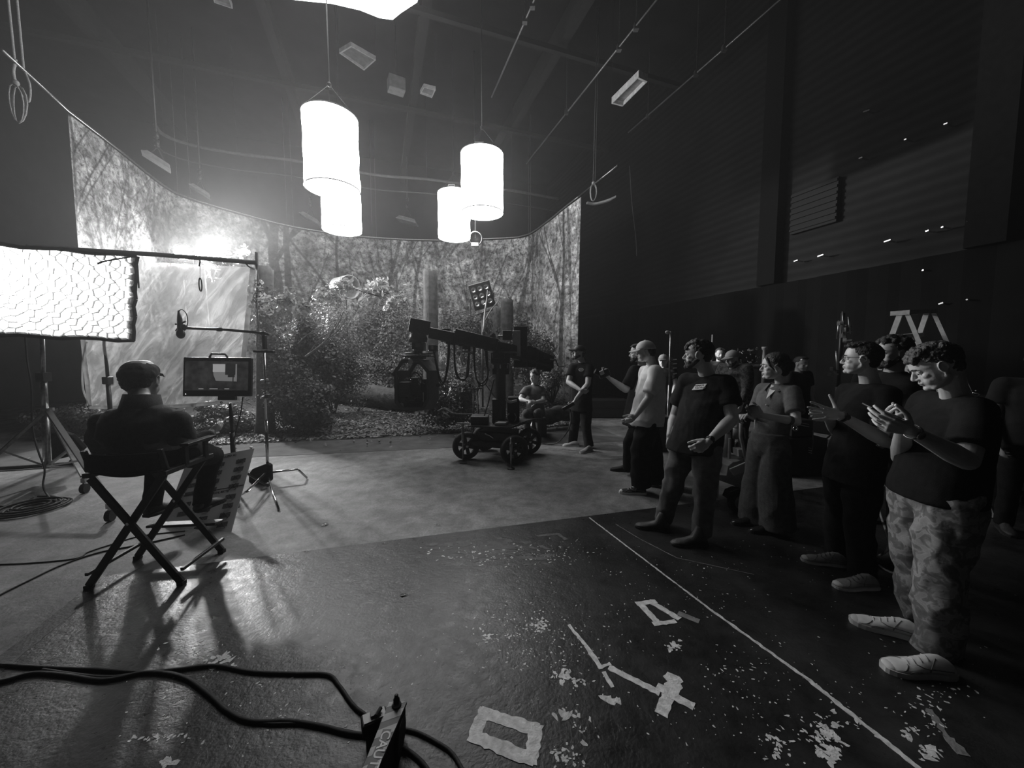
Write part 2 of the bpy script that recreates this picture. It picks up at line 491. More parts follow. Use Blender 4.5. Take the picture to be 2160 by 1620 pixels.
for px, pyb, r, lean, L, dk in [(588, 640, .20, -.05, 6, .9), (604, 640, .13, .03, 6, .9), (718, 600, .06, 0, 4.5, .85), (705, 600, .05, -.6, 4, .8), (800, 640, .09, .3, 5, .7),
        (772, 620, .10, .75, 4, .6), (875, 650, .07, .1, 5, .7), (893, 640, .05, -.1, 5, .6), (945, 660, .14, .02, 5.5, .55), (1000, 660, .06, .15, 5, .6), (1025, 660, .05, -.1, 5, .5),
        (1048, 650, .05, .45, 4.5, .65), (1094, 690, .13, .03, 6, .75), (1120, 690, .06, .1, 6, .6), (1178, 760, .12, .04, 6.4, .85), (1206, 760, .10, -.02, 6.4, .7), (1192, 760, .05, .02, 6.2, .5),
        (1216, 760, .05, .02, 6.2, .5), (655, 620, .05, -.4, 4.5, .6), (480, 620, .05, .2, 4, .5), (190, 700, .07, .05, 6.2, .8), (178, 700, .05, -.1, 6, .8), (222, 700, .06, .2, 6, .6),
        (262, 700, .08, -.15, 6, .5), (305, 700, .08, .25, 6, .55), (330, 700, .06, -.1, 6, .5), (200, 650, .03, .5, 4, .8), (450, 640, .05, -.3, 5, .4), (530, 640, .07, .1, 5, .5), (830, 660, .04, -.35, 5, .6)]:
    s0, z0 = sz(px, pyb); limb(s0, max(.2, z0 - .6), lean, L, r, 3, dk)
for k in range(60):
    limb(rng.uniform(0, SL), rng.uniform(0, 2.5), rng.uniform(-.35, .35), rng.uniform(2.5, 5), rng.uniform(.015, .05), 2, rng.uniform(.35, .75))
NS, NZ = 1000, 205
ss = np.linspace(0, SL, NS); zz = np.linspace(.15, ZT - .03, NZ)
mask = np.zeros((NZ, NS), dtype=np.float32)
S2, Z2 = np.meshgrid(ss, zz)
dS = ss[1] - ss[0]; dZ = zz[1] - zz[0]
for (s0, z0, s1, z1, r0, r1, dk) in segs:
    R_ = max(r0, r1) + .05
    i0 = max(0, int((min(s0, s1) - R_) / dS)); i1 = min(NS, int((max(s0, s1) + R_) / dS) + 2)
    j0 = max(0, int((min(z0, z1) - .15 - R_) / dZ)); j1 = min(NZ, int((max(z0, z1) - .15 + R_) / dZ) + 2)
    if i0 >= i1 or j0 >= j1: continue
    A = S2[j0:j1, i0:i1]; B = Z2[j0:j1, i0:i1]
    dx, dz = s1 - s0, z1 - z0; LL = dx * dx + dz * dz + 1e-9
    t = np.clip(((A - s0) * dx + (B - z0) * dz) / LL, 0, 1)
    d = np.hypot(A - s0 - t * dx, B - z0 - t * dz); rr = r0 + (r1 - r0) * t
    mm = np.clip((rr + .012 - d) / .022, 0, 1) * dk
    mask[j0:j1, i0:i1] = np.maximum(mask[j0:j1, i0:i1], mm)
X, Y_ = bpos(ss)
tx = np.gradient(X, ss); ty = np.gradient(Y_, ss)
fold = .035 * np.sin(ss * 2.1) + .02 * np.sin(ss * 5.3 + 1)
edge = np.clip((ss - (SL - 1.6)) / 1.6, 0, 1)
fold = fold + edge * .07 * np.sin(ss * 16)
co = np.zeros((NZ, NS, 3), dtype=np.float32)
hang = (1 - (zz / ZT) ** 3)[:, None]
co[:, :, 0] = X[None, :] + (-ty * 1)[None, :] * fold[None, :] * hang
co[:, :, 1] = Y_[None, :] + tx[None, :] * fold[None, :] * hang
co[:, :, 2] = zz[:, None]
root = empty('forest_backdrop', (path[70].x, path[70].y, 0), 'tall curved photo backdrop printed with a forest of trees, hung behind the set', 'backdrop')
co[:, :, 0] -= path[70].x; co[:, :, 1] -= path[70].y
idx = np.arange(NZ * NS).reshape(NZ, NS)
fs = np.stack([idx[:-1, :-1], idx[:-1, 1:], idx[1:, 1:], idx[1:, :-1]], -1).reshape(-1, 4)
me = bpy.data.meshes.new('printed_cloth')
me.vertices.add(NZ * NS); me.vertices.foreach_set('co', co.ravel())
me.loops.add(fs.size); me.loops.foreach_set('vertex_index', fs.ravel().astype(np.int32))
me.polygons.add(len(fs)); me.polygons.foreach_set('loop_start', np.arange(0, fs.size, 4, dtype=np.int32))
me.polygons.foreach_set('use_smooth', np.ones(len(fs), dtype=bool))
me.update()
ca = me.attributes.new('trunks', 'FLOAT', 'POINT'); ca.data.foreach_set('value', mask.ravel())
uvs = np.stack([np.broadcast_to(ss[None, :], (NZ, NS)), np.broadcast_to(zz[:, None], (NZ, NS)), np.zeros((NZ, NS))], -1).astype(np.float32)
cv = me.attributes.new('cloth_pos', 'FLOAT_VECTOR', 'POINT'); cv.data.foreach_set('vector', uvs.ravel())
m, nt, b = newmat('printed_forest'); N = nt.nodes; L = nt.links
at1 = N.new('ShaderNodeAttribute'); at1.attribute_name = 'trunks'
at2 = N.new('ShaderNodeAttribute'); at2.attribute_name = 'cloth_pos'
def noi(sc, det, rough, dist, vec):
    n_ = N.new('ShaderNodeTexNoise'); n_.inputs['Scale'].default_value = sc; n_.inputs['Detail'].default_value = det
    n_.inputs['Roughness'].default_value = rough; n_.inputs['Distortion'].default_value = dist; L.new(vec, n_.inputs['Vector']); return n_.outputs[0]
def rng_(inp, a0, a1, b0, b1):
    r_ = N.new('ShaderNodeMapRange'); r_.inputs[1].default_value = a0; r_.inputs[2].default_value = a1; r_.inputs[3].default_value = b0; r_.inputs[4].default_value = b1
    L.new(inp, r_.inputs[0]); return r_.outputs[0]
def mth(op, a_, b_):
    m_ = N.new('ShaderNodeMath'); m_.operation = op
    for i_, q in enumerate((a_, b_)):
        if isinstance(q, (int, float)): m_.inputs[i_].default_value = q
        else: L.new(q, m_.inputs[i_])
    return m_.outputs[0]
P2 = at2.outputs['Vector']
big = rng_(noi(.75, 4, .6, .5, P2), .32, .68, .35, 1.15)
leaf = rng_(noi(6.5, 9, .80, .35, P2), .38, .62, .05, 1.8)
mid = rng_(noi(2.2, 8, .7, .5, P2), .36, .64, .35, 1.4)
sx = N.new('ShaderNodeSeparateXYZ'); L.new(P2, sx.inputs[0])
fol = mth('MULTIPLY', mth('MULTIPLY', leaf, mid), mth('MULTIPLY', big, .42))
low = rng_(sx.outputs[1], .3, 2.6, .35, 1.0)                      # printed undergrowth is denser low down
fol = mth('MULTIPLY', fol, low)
bark = mth('MULTIPLY', leaf, .02)
inv = mth('SUBTRACT', 1.0, at1.outputs['Fac'])
tot = mth('ADD', mth('MULTIPLY', fol, inv), mth('MULTIPLY', bark, at1.outputs['Fac']))
tot = mth('MINIMUM', tot, .85)
L.new(tot, b.inputs['Base Color']); b.inputs['Roughness'].default_value = .8; b.inputs['Specular IOR Level'].default_value = .2
me.materials.append(m)
o = bpy.data.objects.new('printed_cloth', me); COL.objects.link(o); o.parent = root
pipe = [gp(3, 105, ZT + .03)] + [V((p.x, p.y, ZT + .03)) for p in path[::4]] + [V((path[-1].x, path[-1].y, ZT + .03)), gp(1303, 349, ZT + .03)]
mb = MB(); mb.tube(pipe, .024, 8); mb.build('curved_pipe', M_STEEL, root, True)

# ------------------------------------------------------------------ set ground
def soil():
    m, nt, b = newmat('dark_soil'); N = nt.nodes; L = nt.links
    tc = N.new('ShaderNodeTexCoord'); n1 = N.new('ShaderNodeTexNoise'); n1.inputs['Scale'].default_value = 8; n1.inputs['Detail'].default_value = 9; n1.inputs['Roughness'].default_value = .75
    L.new(tc.outputs['Object'], n1.inputs['Vector'])
    mr = N.new('ShaderNodeMapRange'); mr.inputs[1].default_value = .3; mr.inputs[2].default_value = .7; mr.inputs[3].default_value = .02; mr.inputs[4].default_value = .085
    L.new(n1.outputs[0], mr.inputs[0]); L.new(mr.outputs[0], b.inputs['Base Color']); b.inputs['Roughness'].default_value = .9
    bp = N.new('ShaderNodeBump'); bp.inputs['Strength'].default_value = .8; bp.inputs['Distance'].default_value = .03; L.new(n1.outputs[0], bp.inputs['Height']); L.new(bp.outputs[0], b.inputs['Normal'])
    return m
M_SOIL = soil()
fe = [gp(-260, 1000), gp(0, 988), gp(190, 980), gp(570, 963), gp(960, 944), gp(1250, 934), gp(1330, 930)]
mb = MB(); mb.prism([p + V((0, 0, .001)) for p in fe] + [room(5.0, 13.0, .001), room(3, 15.6, .001), room(-3.5, 16, .001), room(-7.5, 12, .001)], (0, 0, 1), .003)
tag(mb.build('ground_cloth', mat('worn_ground_cloth', .08, .85, 0, .35, 4, .3, 60)), 'worn dark ground cloth laid under the forest set', 'ground cloth')
# soil bed: a low uneven mound
front = spline([gp(60, 930), gp(300, 945), gp(560, 935), gp(800, 925), gp(960, 915), gp(1100, 908), gp(1215, 897)], 8)
back = []
for i, p in enumerate(front):
    s = SL * (.03 + .90 * i / (len(front) - 1)); x, y = bpos(s)
    back.append(V((float(x), float(y), 0)))
def bedz(x, y, k): return .02 + .42 * min(1, k * 1.6) ** 1.3 + .05 * noise.noise(V((x * 1.1, y * 1.1, 0))) * min(1, k * 5)
vs = []; fs = []; n2 = 26
for i, (a, c) in enumerate(zip(front, back)):
    for j in range(n2 + 1):
        k = j / n2; q = a.lerp(c, k * .97)
        vs.append((q.x, q.y, max(.006, bedz(q.x, q.y, k) if j else .006)))
W_ = n2 + 1
for i in range(len(front) - 1):
    for j in range(n2): fs.append((i * W_ + j, (i + 1) * W_ + j, (i + 1) * W_ + j + 1, i * W_ + j + 1))
mb = MB(); mb.add(vs, fs); tag(mb.build('soil_bed', M_SOIL, None, True), 'low mound of dark soil under the forest set', 'soil', kind='stuff')
nf = len(front)
def on_bed(i, k):
    a = front[int(i)].lerp(front[min(nf - 1, int(i) + 1)], i - int(i)); c = back[int(i)].lerp(back[min(nf - 1, int(i) + 1)], i - int(i))
    q = a.lerp(c, k * .97); return V((q.x, q.y, max(.006, bedz(q.x, q.y, k))))
# ------------------------------------------------------------------ leaves (numpy)
def leaves_obj(name, pts, nrm, size, m, parent=None, jitter=.6, seed=1, aspect=.55, off=None):
    """one curled four-triangle leaf per point"""
    r = np.random.RandomState(seed); n_ = len(pts)
    pts = np.asarray(pts, dtype=np.float64)
    nr = np.asarray(nrm, dtype=np.float64) + r.normal(0, jitter, (n_, 3)); nr /= np.linalg.norm(nr, axis=1)[:, None] + 1e-9
    t_ = r.normal(0, 1, (n_, 3)); t_ -= (t_ * nr).sum(1)[:, None] * nr; t_ /= np.linalg.norm(t_, axis=1)[:, None] + 1e-9
    b_ = np.cross(nr, t_)
    s = (np.asarray(size) * r.uniform(.6, 1.35, n_))[:, None]
    w_ = s * aspect
    # outline: tip, side notches, base (6 points) + raised centre
    A = [pts - t_ * s, pts - t_ * s * .25 + b_ * w_ + nr * s * .18, pts + t_ * s * .35 + b_ * w_ * .8 + nr * s * .1, pts + t_ * s + nr * s * .15,
         pts + t_ * s * .35 - b_ * w_ * .8 + nr * s * .1, pts - t_ * s * .25 - b_ * w_ + nr * s * .18, pts + nr * 0]
    co = np.stack(A, 1).reshape(-1, 3)
    base = (np.arange(n_) * 7)[:, None]
    tri = np.concatenate([base + np.array(q)[None, :] for q in ((0, 1, 6), (1, 2, 6), (2, 3, 6), (3, 4, 6), (4, 5, 6), (5, 0, 6))], 1).reshape(-1, 3)
    c = V(wloc(parent)) if parent is not None else V((float(pts[:, 0].mean()), float(pts[:, 1].mean()), float(pts[:, 2].min())))
    co = co - np.array([c.x, c.y, c.z])
    me = bpy.data.meshes.new(name)
    me.vertices.add(len(co)); me.vertices.foreach_set('co', co.astype(np.float32).ravel())
    me.loops.add(tri.size); me.loops.foreach_set('vertex_index', tri.ravel().astype(np.int32))
    me.polygons.add(len(tri)); me.polygons.foreach_set('loop_start', np.arange(0, tri.size, 3, dtype=np.int32))
    me.update(); me.materials.append(m)
    o = bpy.data.objects.new(name, me); COL.objects.link(o)
    if parent is not None: o.parent = parent
    else: o.location = c
    return o
def leafmat(name, c, var=.5, rough=.45, trans=.25):
    m, nt, b = newmat(name); N = nt.nodes; L = nt.links
    tc = N.new('ShaderNodeTexCoord'); n1 = N.new('ShaderNodeTexNoise'); n1.inputs['Scale'].default_value = 9; n1.inputs['Detail'].default_value = 5
    L.new(tc.outputs['Object'], n1.inputs['Vector'])
    mr = N.new('ShaderNodeMapRange'); mr.inputs[1].default_value = .3; mr.inputs[2].default_value = .7; mr.inputs[3].default_value = c * (1 - var); mr.inputs[4].default_value = c * (1 + var)
    L.new(n1.outputs[0], mr.inputs[0]); L.new(mr.outputs[0], b.inputs['Base Color']); b.inputs['Roughness'].default_value = rough
    tr = N.new('ShaderNodeBsdfTranslucent'); L.new(mr.outputs[0], tr.inputs[0])
    mx = N.new('ShaderNodeMixShader'); mx.inputs[0].default_value = trans
    L.new(b.outputs[0], mx.inputs[1]); L.new(tr.outputs[0], mx.inputs[2]); L.new(mx.outputs[0], N['Material Output'].inputs[0])
    return m
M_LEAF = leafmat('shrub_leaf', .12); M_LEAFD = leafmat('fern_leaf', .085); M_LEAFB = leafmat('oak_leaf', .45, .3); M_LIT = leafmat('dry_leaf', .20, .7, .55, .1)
M_BARK = mat('tree_bark', .045, .9, 0, .5, 9, 1.0, 30)
M_BARKL = mat('pale_bark', .30, .8, 0, .35, 14, .6, 40)
r = np.random.RandomState(5)
pts = []
for k in range(15000):
    i = r.uniform(.4, nf - 1.01); kk = abs(r.normal(0, .16)) + .005 if r.rand() < .8 else r.uniform(0, .7)
    kk = min(kk, .9)
    p = on_bed(i, kk); pts.append((p.x, p.y, p.z + .012))
for k in range(130):
    i = r.uniform(6, nf - 1.01); a = front[int(i)]
    q = a - V((a.x, a.y, 0)).normalized() * abs(r.normal(0, .35)); pts.append((q.x, q.y, .014))
tag(leaves_obj('leaf_litter', pts, np.tile([0, 0, 1.0], (len(pts), 1)), .034, M_LIT, jitter=.35, seed=3), 'carpet of dry fallen leaves scattered over the set floor', 'leaf litter', kind='stuff')
def bush(label, px, py0, py1, Y, wpx, n_, size, m, name='shrub', group=None, seed=1, stems=7, tilt=0.):
    """leafy shrub between pixel rows py0 (top) and py1 (foot)"""
    rr = np.random.RandomState(seed); c = at(px, (py0 + py1) / 2, Y); top = at(px, py0, Y); bot = at(px, py1, Y)
    rx = wpx / 2 / FPX * Y; rz = (top.z - max(.05, bot.z)) / 2; cz = (top.z + max(.05, bot.z)) / 2
    root = empty(name, (c.x, c.y, max(.03, bot.z)), label, 'shrub' if name == 'shrub' else 'fern', group)
    P_ = []; Q_ = []
    blobs = [(rr.uniform(-.62, .62), rr.uniform(-.4, .4), rr.uniform(-.75, .7), rr.uniform(.34, .58)) for _ in range(16)]
    size *= .62
    for k in range(int(n_ * 3.6)):
        bx, by, bz, br = blobs[rr.randint(16)]
        d = rr.normal(0, 1, 3); d /= np.linalg.norm(d) + 1e-9; q = br * (rr.rand() ** .35)
        x = bx + d[0] * q; y = by + d[1] * q; z = bz + d[2] * q
        P_.append((c.x + x * rx + tilt * z * rx, c.y + y * rx * .8, max(.04, cz + z * rz))); Q_.append((d[0], d[1] - .3, d[2] + .5))
    leaves_obj('foliage', P_, Q_, size, m, root, .5, seed)
    mb = MB(); foot = V((c.x, c.y, max(.03, bot.z)))
    for k in range(stems):
        bx, by, bz, br = blobs[k]; e = V((c.x + bx * rx, c.y + by * rx * .8, cz + bz * rz))
        mid_ = foot.lerp(e, .5) + V((rr.uniform(-.1, .1), rr.uniform(-.1, .1), rr.uniform(0, .15)))
        mb.tube(spline([foot, mid_, e], 4), [.022 * (1 - j / 9 * .7) for j in range(9)], 6)
    mb.build('stem', M_BARK, root, True)
    return root
bush('tall dark leafy shrub just right of the microphone stand, at the front of the thicket', 612, 640, 900, 7.7, 150, 3200, .05, M_LEAF, seed=2)
bush('broad dark shrub under the bare pale branch', 700, 610, 878, 9.2, 160, 3600, .05, M_LEAF, seed=3)
bush('dense shrub under the round drum, left of the crane head', 800, 625, 835, 11.2, 150, 3400, .055, M_LEAF, seed=4)
bush('pale-leaved bush behind the fallen log, in front of the dense shrub', 780, 740, 825, 10.9, 120, 1600, .045, leafmat('pale_leaf', .26), seed=5)
bush('shrub behind the crane arm, between the two broken tree columns', 985, 640, 800, 10.4, 130, 2200, .055, M_LEAF, seed=6)
bush('dark evergreen bush behind the crane post, at the foot of the right backdrop', 1120, 650, 830, 10.0, 110, 2600, .05, M_LEAFD, seed=7)
bush('small pale bush beside the standing crane operator', 1165, 770, 850, 8.0, 70, 700, .035, M_LEAF, seed=8)
bush('low fern mound hanging behind the crane camera head', 945, 775, 895, 7.9, 120, 2400, .05, M_LEAFD, 'fern', seed=9)
bush('low dark fern mound at the foot of the thicket, left of the fallen log', 640, 800, 905, 7.5, 150, 2200, .05, M_LEAFD, 'fern', seed=10)
bush('dark undergrowth below the diffusion frame, behind the monitor', 470, 845, 925, 7.6, 150, 1600, .05, M_LEAFD, 'fern', seed=12)
bush('dark undergrowth at the far left below the glowing softbox', 180, 850, 925, 7.4, 170, 1500, .05, M_LEAFD, 'fern', seed=13)
bush('dark shrub filling the thicket between the front shrub and the dense one', 655, 665, 890, 8.3, 150, 2600, .055, M_LEAF, seed=21)
bush('dark shrub filling the thicket behind the crane camera head', 870, 660, 845, 10.9, 120, 2400, .055, M_LEAF, seed=22)
bush('low dark shrub spreading behind the left end of the fallen log', 745, 740, 845, 11.2, 150, 2200, .05, M_LEAFD, seed=23)
bush('dark bush between the stump and the right flank of the backdrop', 1065, 690, 840, 10.4, 110, 2200, .05, M_LEAFD, seed=24)
# oak branch whose leaves catch the lamp
def leafy_branch(label, base, tip, n_, size, spread, seed):
    rr = np.random.RandomState(seed); base = V(base); tip = V(tip)
    root = empty('leafy_branch', base, label, 'branch'); mb = MB(); P_ = []
    line = spline([base, base.lerp(tip, .5) + V((0, 0, .12)), tip], 8); N_ = len(line)
    mb.tube(line, [.016 * (1 - .75 * i / N_) for i in range(N_)], 6)
    for k in range(9):
        a = line[int(N_ * (.2 + .75 * k / 9))]; e = a + V((rr.uniform(-1, 1), rr.uniform(-.4, .4), rr.uniform(-.9, .7))) * spread
        mb.tube(spline([a, a.lerp(e, .5) + V((0, 0, .04)), e], 3), [.007, .007, .006, .005, .004, .003, .003], 5)
        for j in range(n_ // 9):
            q = a.lerp(e, rr.uniform(.15, 1.1)); P_.append(tuple(q + V(rr.normal(0, .05, 3))))
    mb.build('twig', M_BARK, root, True)
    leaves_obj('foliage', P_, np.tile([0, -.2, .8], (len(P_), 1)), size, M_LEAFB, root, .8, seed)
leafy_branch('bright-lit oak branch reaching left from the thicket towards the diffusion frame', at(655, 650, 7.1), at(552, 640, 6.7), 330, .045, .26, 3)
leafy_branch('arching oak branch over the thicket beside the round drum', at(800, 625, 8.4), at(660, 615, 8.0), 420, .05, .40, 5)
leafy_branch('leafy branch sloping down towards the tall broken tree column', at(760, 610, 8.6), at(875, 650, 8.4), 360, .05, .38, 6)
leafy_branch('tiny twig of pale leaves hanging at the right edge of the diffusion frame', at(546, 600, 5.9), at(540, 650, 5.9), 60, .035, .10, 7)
leafy_branch('leafy branch added in front of the two blazing lamps to dapple the floor, behind the plastic sheet', at(520, 548, 9.5), at(425, 580, 9.75), 260, .07, .55, 9)  # added across the lamp beam so its leaves break up the floor light
# broken trunks and logs
def column(label, px, pt, pb, Y, wpx, m=M_BARK, seed=1, lean=0):
    rr = random.Random(seed); a = at(px, pb, Y); b_ = at(px + lean, pt, Y); R_ = wpx / 2 / FPX * Y
    a = V((a.x, a.y, .05)); H_ = b_.z - a.z; mb = MB(); n = 26; rows = 24; vs = []
    for j in range(rows + 1):
        k = j / rows; c = a.lerp(b_, k)
        for i in range(n):
            t = 2 * PI * i / n
            q = R_ * (1.12 - .12 * k + .25 * max(0, .12 - k) / .12) * (1 + .07 * noise.noise(V((math.cos(t) * 2, math.sin(t) * 2, k * 3 + seed))) + .03 * math.sin(t * 9 + k * 3))
            z = c.z + (rr.uniform(-.04, .05) if j == rows else 0)
            vs.append(V((c.x + q * math.cos(t), c.y + q * math.sin(t), z)))
    fs = [(j * n + i, j * n + (i + 1) % n, (j + 1) * n + (i + 1) % n, (j + 1) * n + i) for j in range(rows) for i in range(n)]
    fs.append(tuple(range(rows * n, rows * n + n)))
    mb.add(vs, fs)
    return tag(mb.build('broken_tree_trunk', m, None, True), label, 'tree trunk')
column('tall broken-off tree trunk standing behind the crane arm', 908, 572, 800, 9.8, 29, seed=2)
column('shorter broken tree trunk standing right of the nine-bulb light', 1069, 632, 800, 10.2, 26, seed=3)
column('straight grey trunk column beside the right edge of the diffusion frame', 559, 566, 900, 7.6, 30, mat('grey_bark', .085, .9, 0, .3, 12, .5, 40), seed=4)
column('wide weathered stump behind the nine-bulb light', 1033, 650, 800, 10.6, 46, mat('weathered_bark', .12, .9, 0, .4, 14, .8, 30), seed=5)
def log(label, a, b_, R_, name='fallen_log', m=M_BARK):
    a = V(a); b_ = V(b_); pts = [a.lerp(b_, i / 16) + V((0, 0, .02 * math.sin(i * .9))) for i in range(17)]
    mb = MB(); mb.tube(pts, [R_ * (1 + .05 * math.sin(i * 1.7)) for i in range(17)], 20)
    return tag(mb.build(name, m, None, True), label, 'log')
p0 = at(694, 824, 10.5); p1 = at(880, 846, 9.6)
log('thick fallen log lying across the set, left of the crane camera head', (p0.x, p0.y, p0.z), (p1.x, p1.y, p1.z), .27)
p0 = at(1130, 880, 7.9); p1 = at(1215, 868, 8.6)
log('dark fallen log lying behind the standing crane operator', (p0.x, p0.y, .28), (p1.x, p1.y, .34), .17)
def sticks(label, lines, m=M_BARKL, name='bare_branch'):
    base = V(lines[0][0][0]); root = empty(name, base, label, 'branch')
    for pts, r0 in lines:
        s_ = spline(pts, 5); mb = MB(); mb.tube(s_, [r0 * (1 - .7 * i / len(s_)) for i in range(len(s_))], 6); mb.build('twig', m, root, True)
sticks('bare pale forked branch leaning in front of the thicket', [
    ([at(645, 752, 7.3), at(668, 735, 7.3), at(690, 715, 7.35), at(712, 685, 7.4), at(726, 655, 7.4)], .022),
    ([at(690, 715, 7.35), at(715, 695, 7.35), at(732, 665, 7.4), at(738, 650, 7.4)], .012),
    ([at(696, 706, 7.35), at(715, 670, 7.4), at(722, 652, 7.4)], .010),
    ([at(668, 735, 7.3), at(700, 712, 7.3), at(728, 692, 7.3)], .008),
    ([at(652, 745, 7.3), at(668, 722, 7.3), at(690, 707, 7.3)], .008)])
sticks('thin dead branch in the thicket left of the pale forked one', [([at(628, 725, 7.4), at(650, 705, 7.4), at(682, 686, 7.4)], .012), ([at(650, 705, 7.4), at(668, 700, 7.4), at(680, 690, 7.4)], .007)], M_BARKL)
sticks('bare forked branch standing in front of the nine-bulb light', [([at(1020, 700, 9.0), at(1023, 660, 9.0), at(1027, 630, 9.0), at(1028, 612, 9.0)], .03), ([at(1021, 680, 9.0), at(1035, 655, 9.0), at(1052, 634, 9.0)], .024)], M_BARKL)
sticks('pale roots lying on the leaves behind the dolly', [([at(925, 868, 7.4), at(938, 862, 7.3), at(955, 872, 7.2), at(990, 874, 7.2), at(1030, 872, 7.2)], .03), ([at(930, 866, 7.4), at(948, 878, 7.1)], .02)], M_BARK, 'tree_root')
# hollow drum in the branches
c = at(731, 606, 10.2); ax = (V((0, 0, 1.8)) - c); ax = V((ax.x * .4, -1, -.12)).normalized()
mb = MB(); mb.lathe([(.26, -.35), (.29, -.05), (.30, 0), (.30, .12), (.315, .13), (.315, .16), (.285, .16), (.27, .02), (.25, -.3), (.001, -.3)], c, ax, 40)
root = empty('hanging_drum', c, 'round hollow metal drum showing its pale rim above the thicket', 'drum'); mb.build('drum_shell', mat('dull_metal', .22, .5, .3), root, True)
mb = MB(); mb.tube([c + ax * -.05 + V((0, 0, -.3)), V((c.x, c.y, .2))], .025, 8); mb.build('support_pole', M_BLK, root)
# ------------------------------------------------------------------ big softbox with egg-crate on its rolling stand
def textmesh(name, body, m, parent, origin, xdir, ydir, size, extrude=.0008, align='LEFT', bold=0.0, xs=1.0):
    """lettering lying in the plane xdir/ydir"""
    cu = bpy.data.curves.new(name, 'FONT'); cu.body = body; cu.size = size; cu.extrude = extrude; cu.align_x = align; cu.offset = bold
    tmp = bpy.data.objects.new('tmp', cu); COL.objects.link(tmp)
    dg = bpy.context.evaluated_depsgraph_get(); me = bpy.data.meshes.new_from_object(tmp.evaluated_get(dg))
    bpy.data.objects.remove(tmp)
    x = V(xdir).normalized(); y = V(ydir).normalized(); z = x.cross(y).normalized(); off = wloc(parent) if parent else V((0, 0, 0))
    for v in me.vertices:
        c = v.co.copy(); v.co = V(origin) + x * c.x * xs + y * c.y + z * c.z - off
    me.materials.clear(); me.materials.append(m); me.name = name
    o = bpy.data.objects.new(name, me); COL.objects.link(o)
    if parent: o.parent = parent
    return o
SC = at(60, 612, 4.25)
sn = (V((0, 0, 1.6)) - at(-40, 565, 4.2)).normalized()
def onp(px, py):
    d = ray(px, py); o0 = V((0, 0, CAMH)); return o0 + d * ((SC - o0).dot(sn) / d.dot(sn))
TR, BR, TL, BL = onp(288, 541), onp(281, 719), onp(-170, 500), onp(-170, 700)
sxd = ((TR - TL) + (BR - BL)).normalized(); syd = sn.cross(sxd).normalized()
def sbp(a, b_, d=0):                          # 0..1 across, 0..1 up, d depth behind the front
    return (BL.lerp(BR, a)).lerp(TL.lerp(TR, a), b_) - sn * d
root = empty('softbox', sbp(.5, .0), 'huge glowing softbox with a honeycomb fabric grid at the left edge', 'studio softbox')
mb = MB(); n = 16
vs = [sbp(i / n, j / n, .24 - .03 * math.sin(PI * i / n) * math.sin(PI * j / n)) for j in range(n + 1) for i in range(n + 1)]
mb.add(vs, [(j * (n + 1) + i, j * (n + 1) + i + 1, (j + 1) * (n + 1) + i + 1, (j + 1) * (n + 1) + i) for j in range(n) for i in range(n)])
mb.build('front_diffuser', emit('lit_softbox_silk', .9, 6.0), root, True)
M_GRID = mat('grid_fabric', .58, .9, 0, .3, 20, spec=.1)
mb = MB(); cols, rows = 34, 14
def gridpt(i, j):                            # honeycomb corners
    a = (i + .0) / cols; b_ = (j + (.30 if (i + j) % 2 else -.05)) / rows
    a += .006 * math.sin(i * 2.3 + j * 1.7); b_ += .018 * math.sin(i * 1.3 + j * 2.9)
    return min(1, max(0, a)), min(1, max(0, b_))
def wallq(p, q):
    f0, f1 = sbp(*p, -.0), sbp(*q, -.0); b0, b1 = sbp(*p, .20), sbp(*q, .20)
    mb.add([f0, f1, b1, b0], [(0, 1, 2, 3)])
for j in range(rows + 1):
    for i in range(cols):
        wallq(gridpt(i, j), gridpt(i + 1, j))
        if j < rows and (i + j) % 2: wallq(gridpt(i, j), gridpt(i, j + 1))
o = mb.build('honeycomb_grid', M_GRID, root)
so = o.modifiers.new('thick', 'SOLIDIFY'); so.thickness = .002
mb = MB()
for p, q in (((0, 0), (1, 0)), ((1, 0), (1, 1)), ((1, 1), (0, 1)), ((0, 1), (0, 0))):
    P_ = [sbp(p[0] + (q[0] - p[0]) * k / 10, p[1] + (q[1] - p[1]) * k / 10, .16) + syd * .012 * math.sin(k * 1.9) + sxd * .010 * math.sin(k * 2.7) for k in range(11)]
    for a, b_ in zip(P_, P_[1:]): mb.bar(a, b_, .035, .36, up=sn)
mb.build('fabric_rim', M_CLOTHB, root)
bk = sbp(.5, .5, .9)
mb = MB(); c4 = [sbp(0, 0, .33), sbp(1, 0, .33), sbp(1, 1, .33), sbp(0, 1, .33)]
s4 = [bk + sxd * x * .14 + syd * y * .14 for x, y in ((-1, -1), (1, -1), (1, 1), (-1, 1))]
mb.add(c4 + s4, [(0, 1, 5, 4), (1, 2, 6, 5), (2, 3, 7, 6), (3, 0, 4, 7), (4, 5, 6, 7)])
mb.build('shell', M_CLOTHB, root)
mb = MB(); mb.box(bk - sn * .2, (.3, .5, .34), Matrix((sxd, sn, syd)).transposed()); mb.build('lamp_head', M_BLK, root)
# strap ties at the top corner
mb = MB(); mb.tube(spline([onp(286, 540), onp(290, 560), onp(293, 608)], 4), .008, 6); mb.build('tie_strap', M_CLOTHB, root)
mb = MB(); mb.tube(spline([onp(284, 541), onp(255, 545), onp(222, 551), onp(205, 556)], 4), .010, 6); mb.build('tie_strap', M_CLOTHB, root)
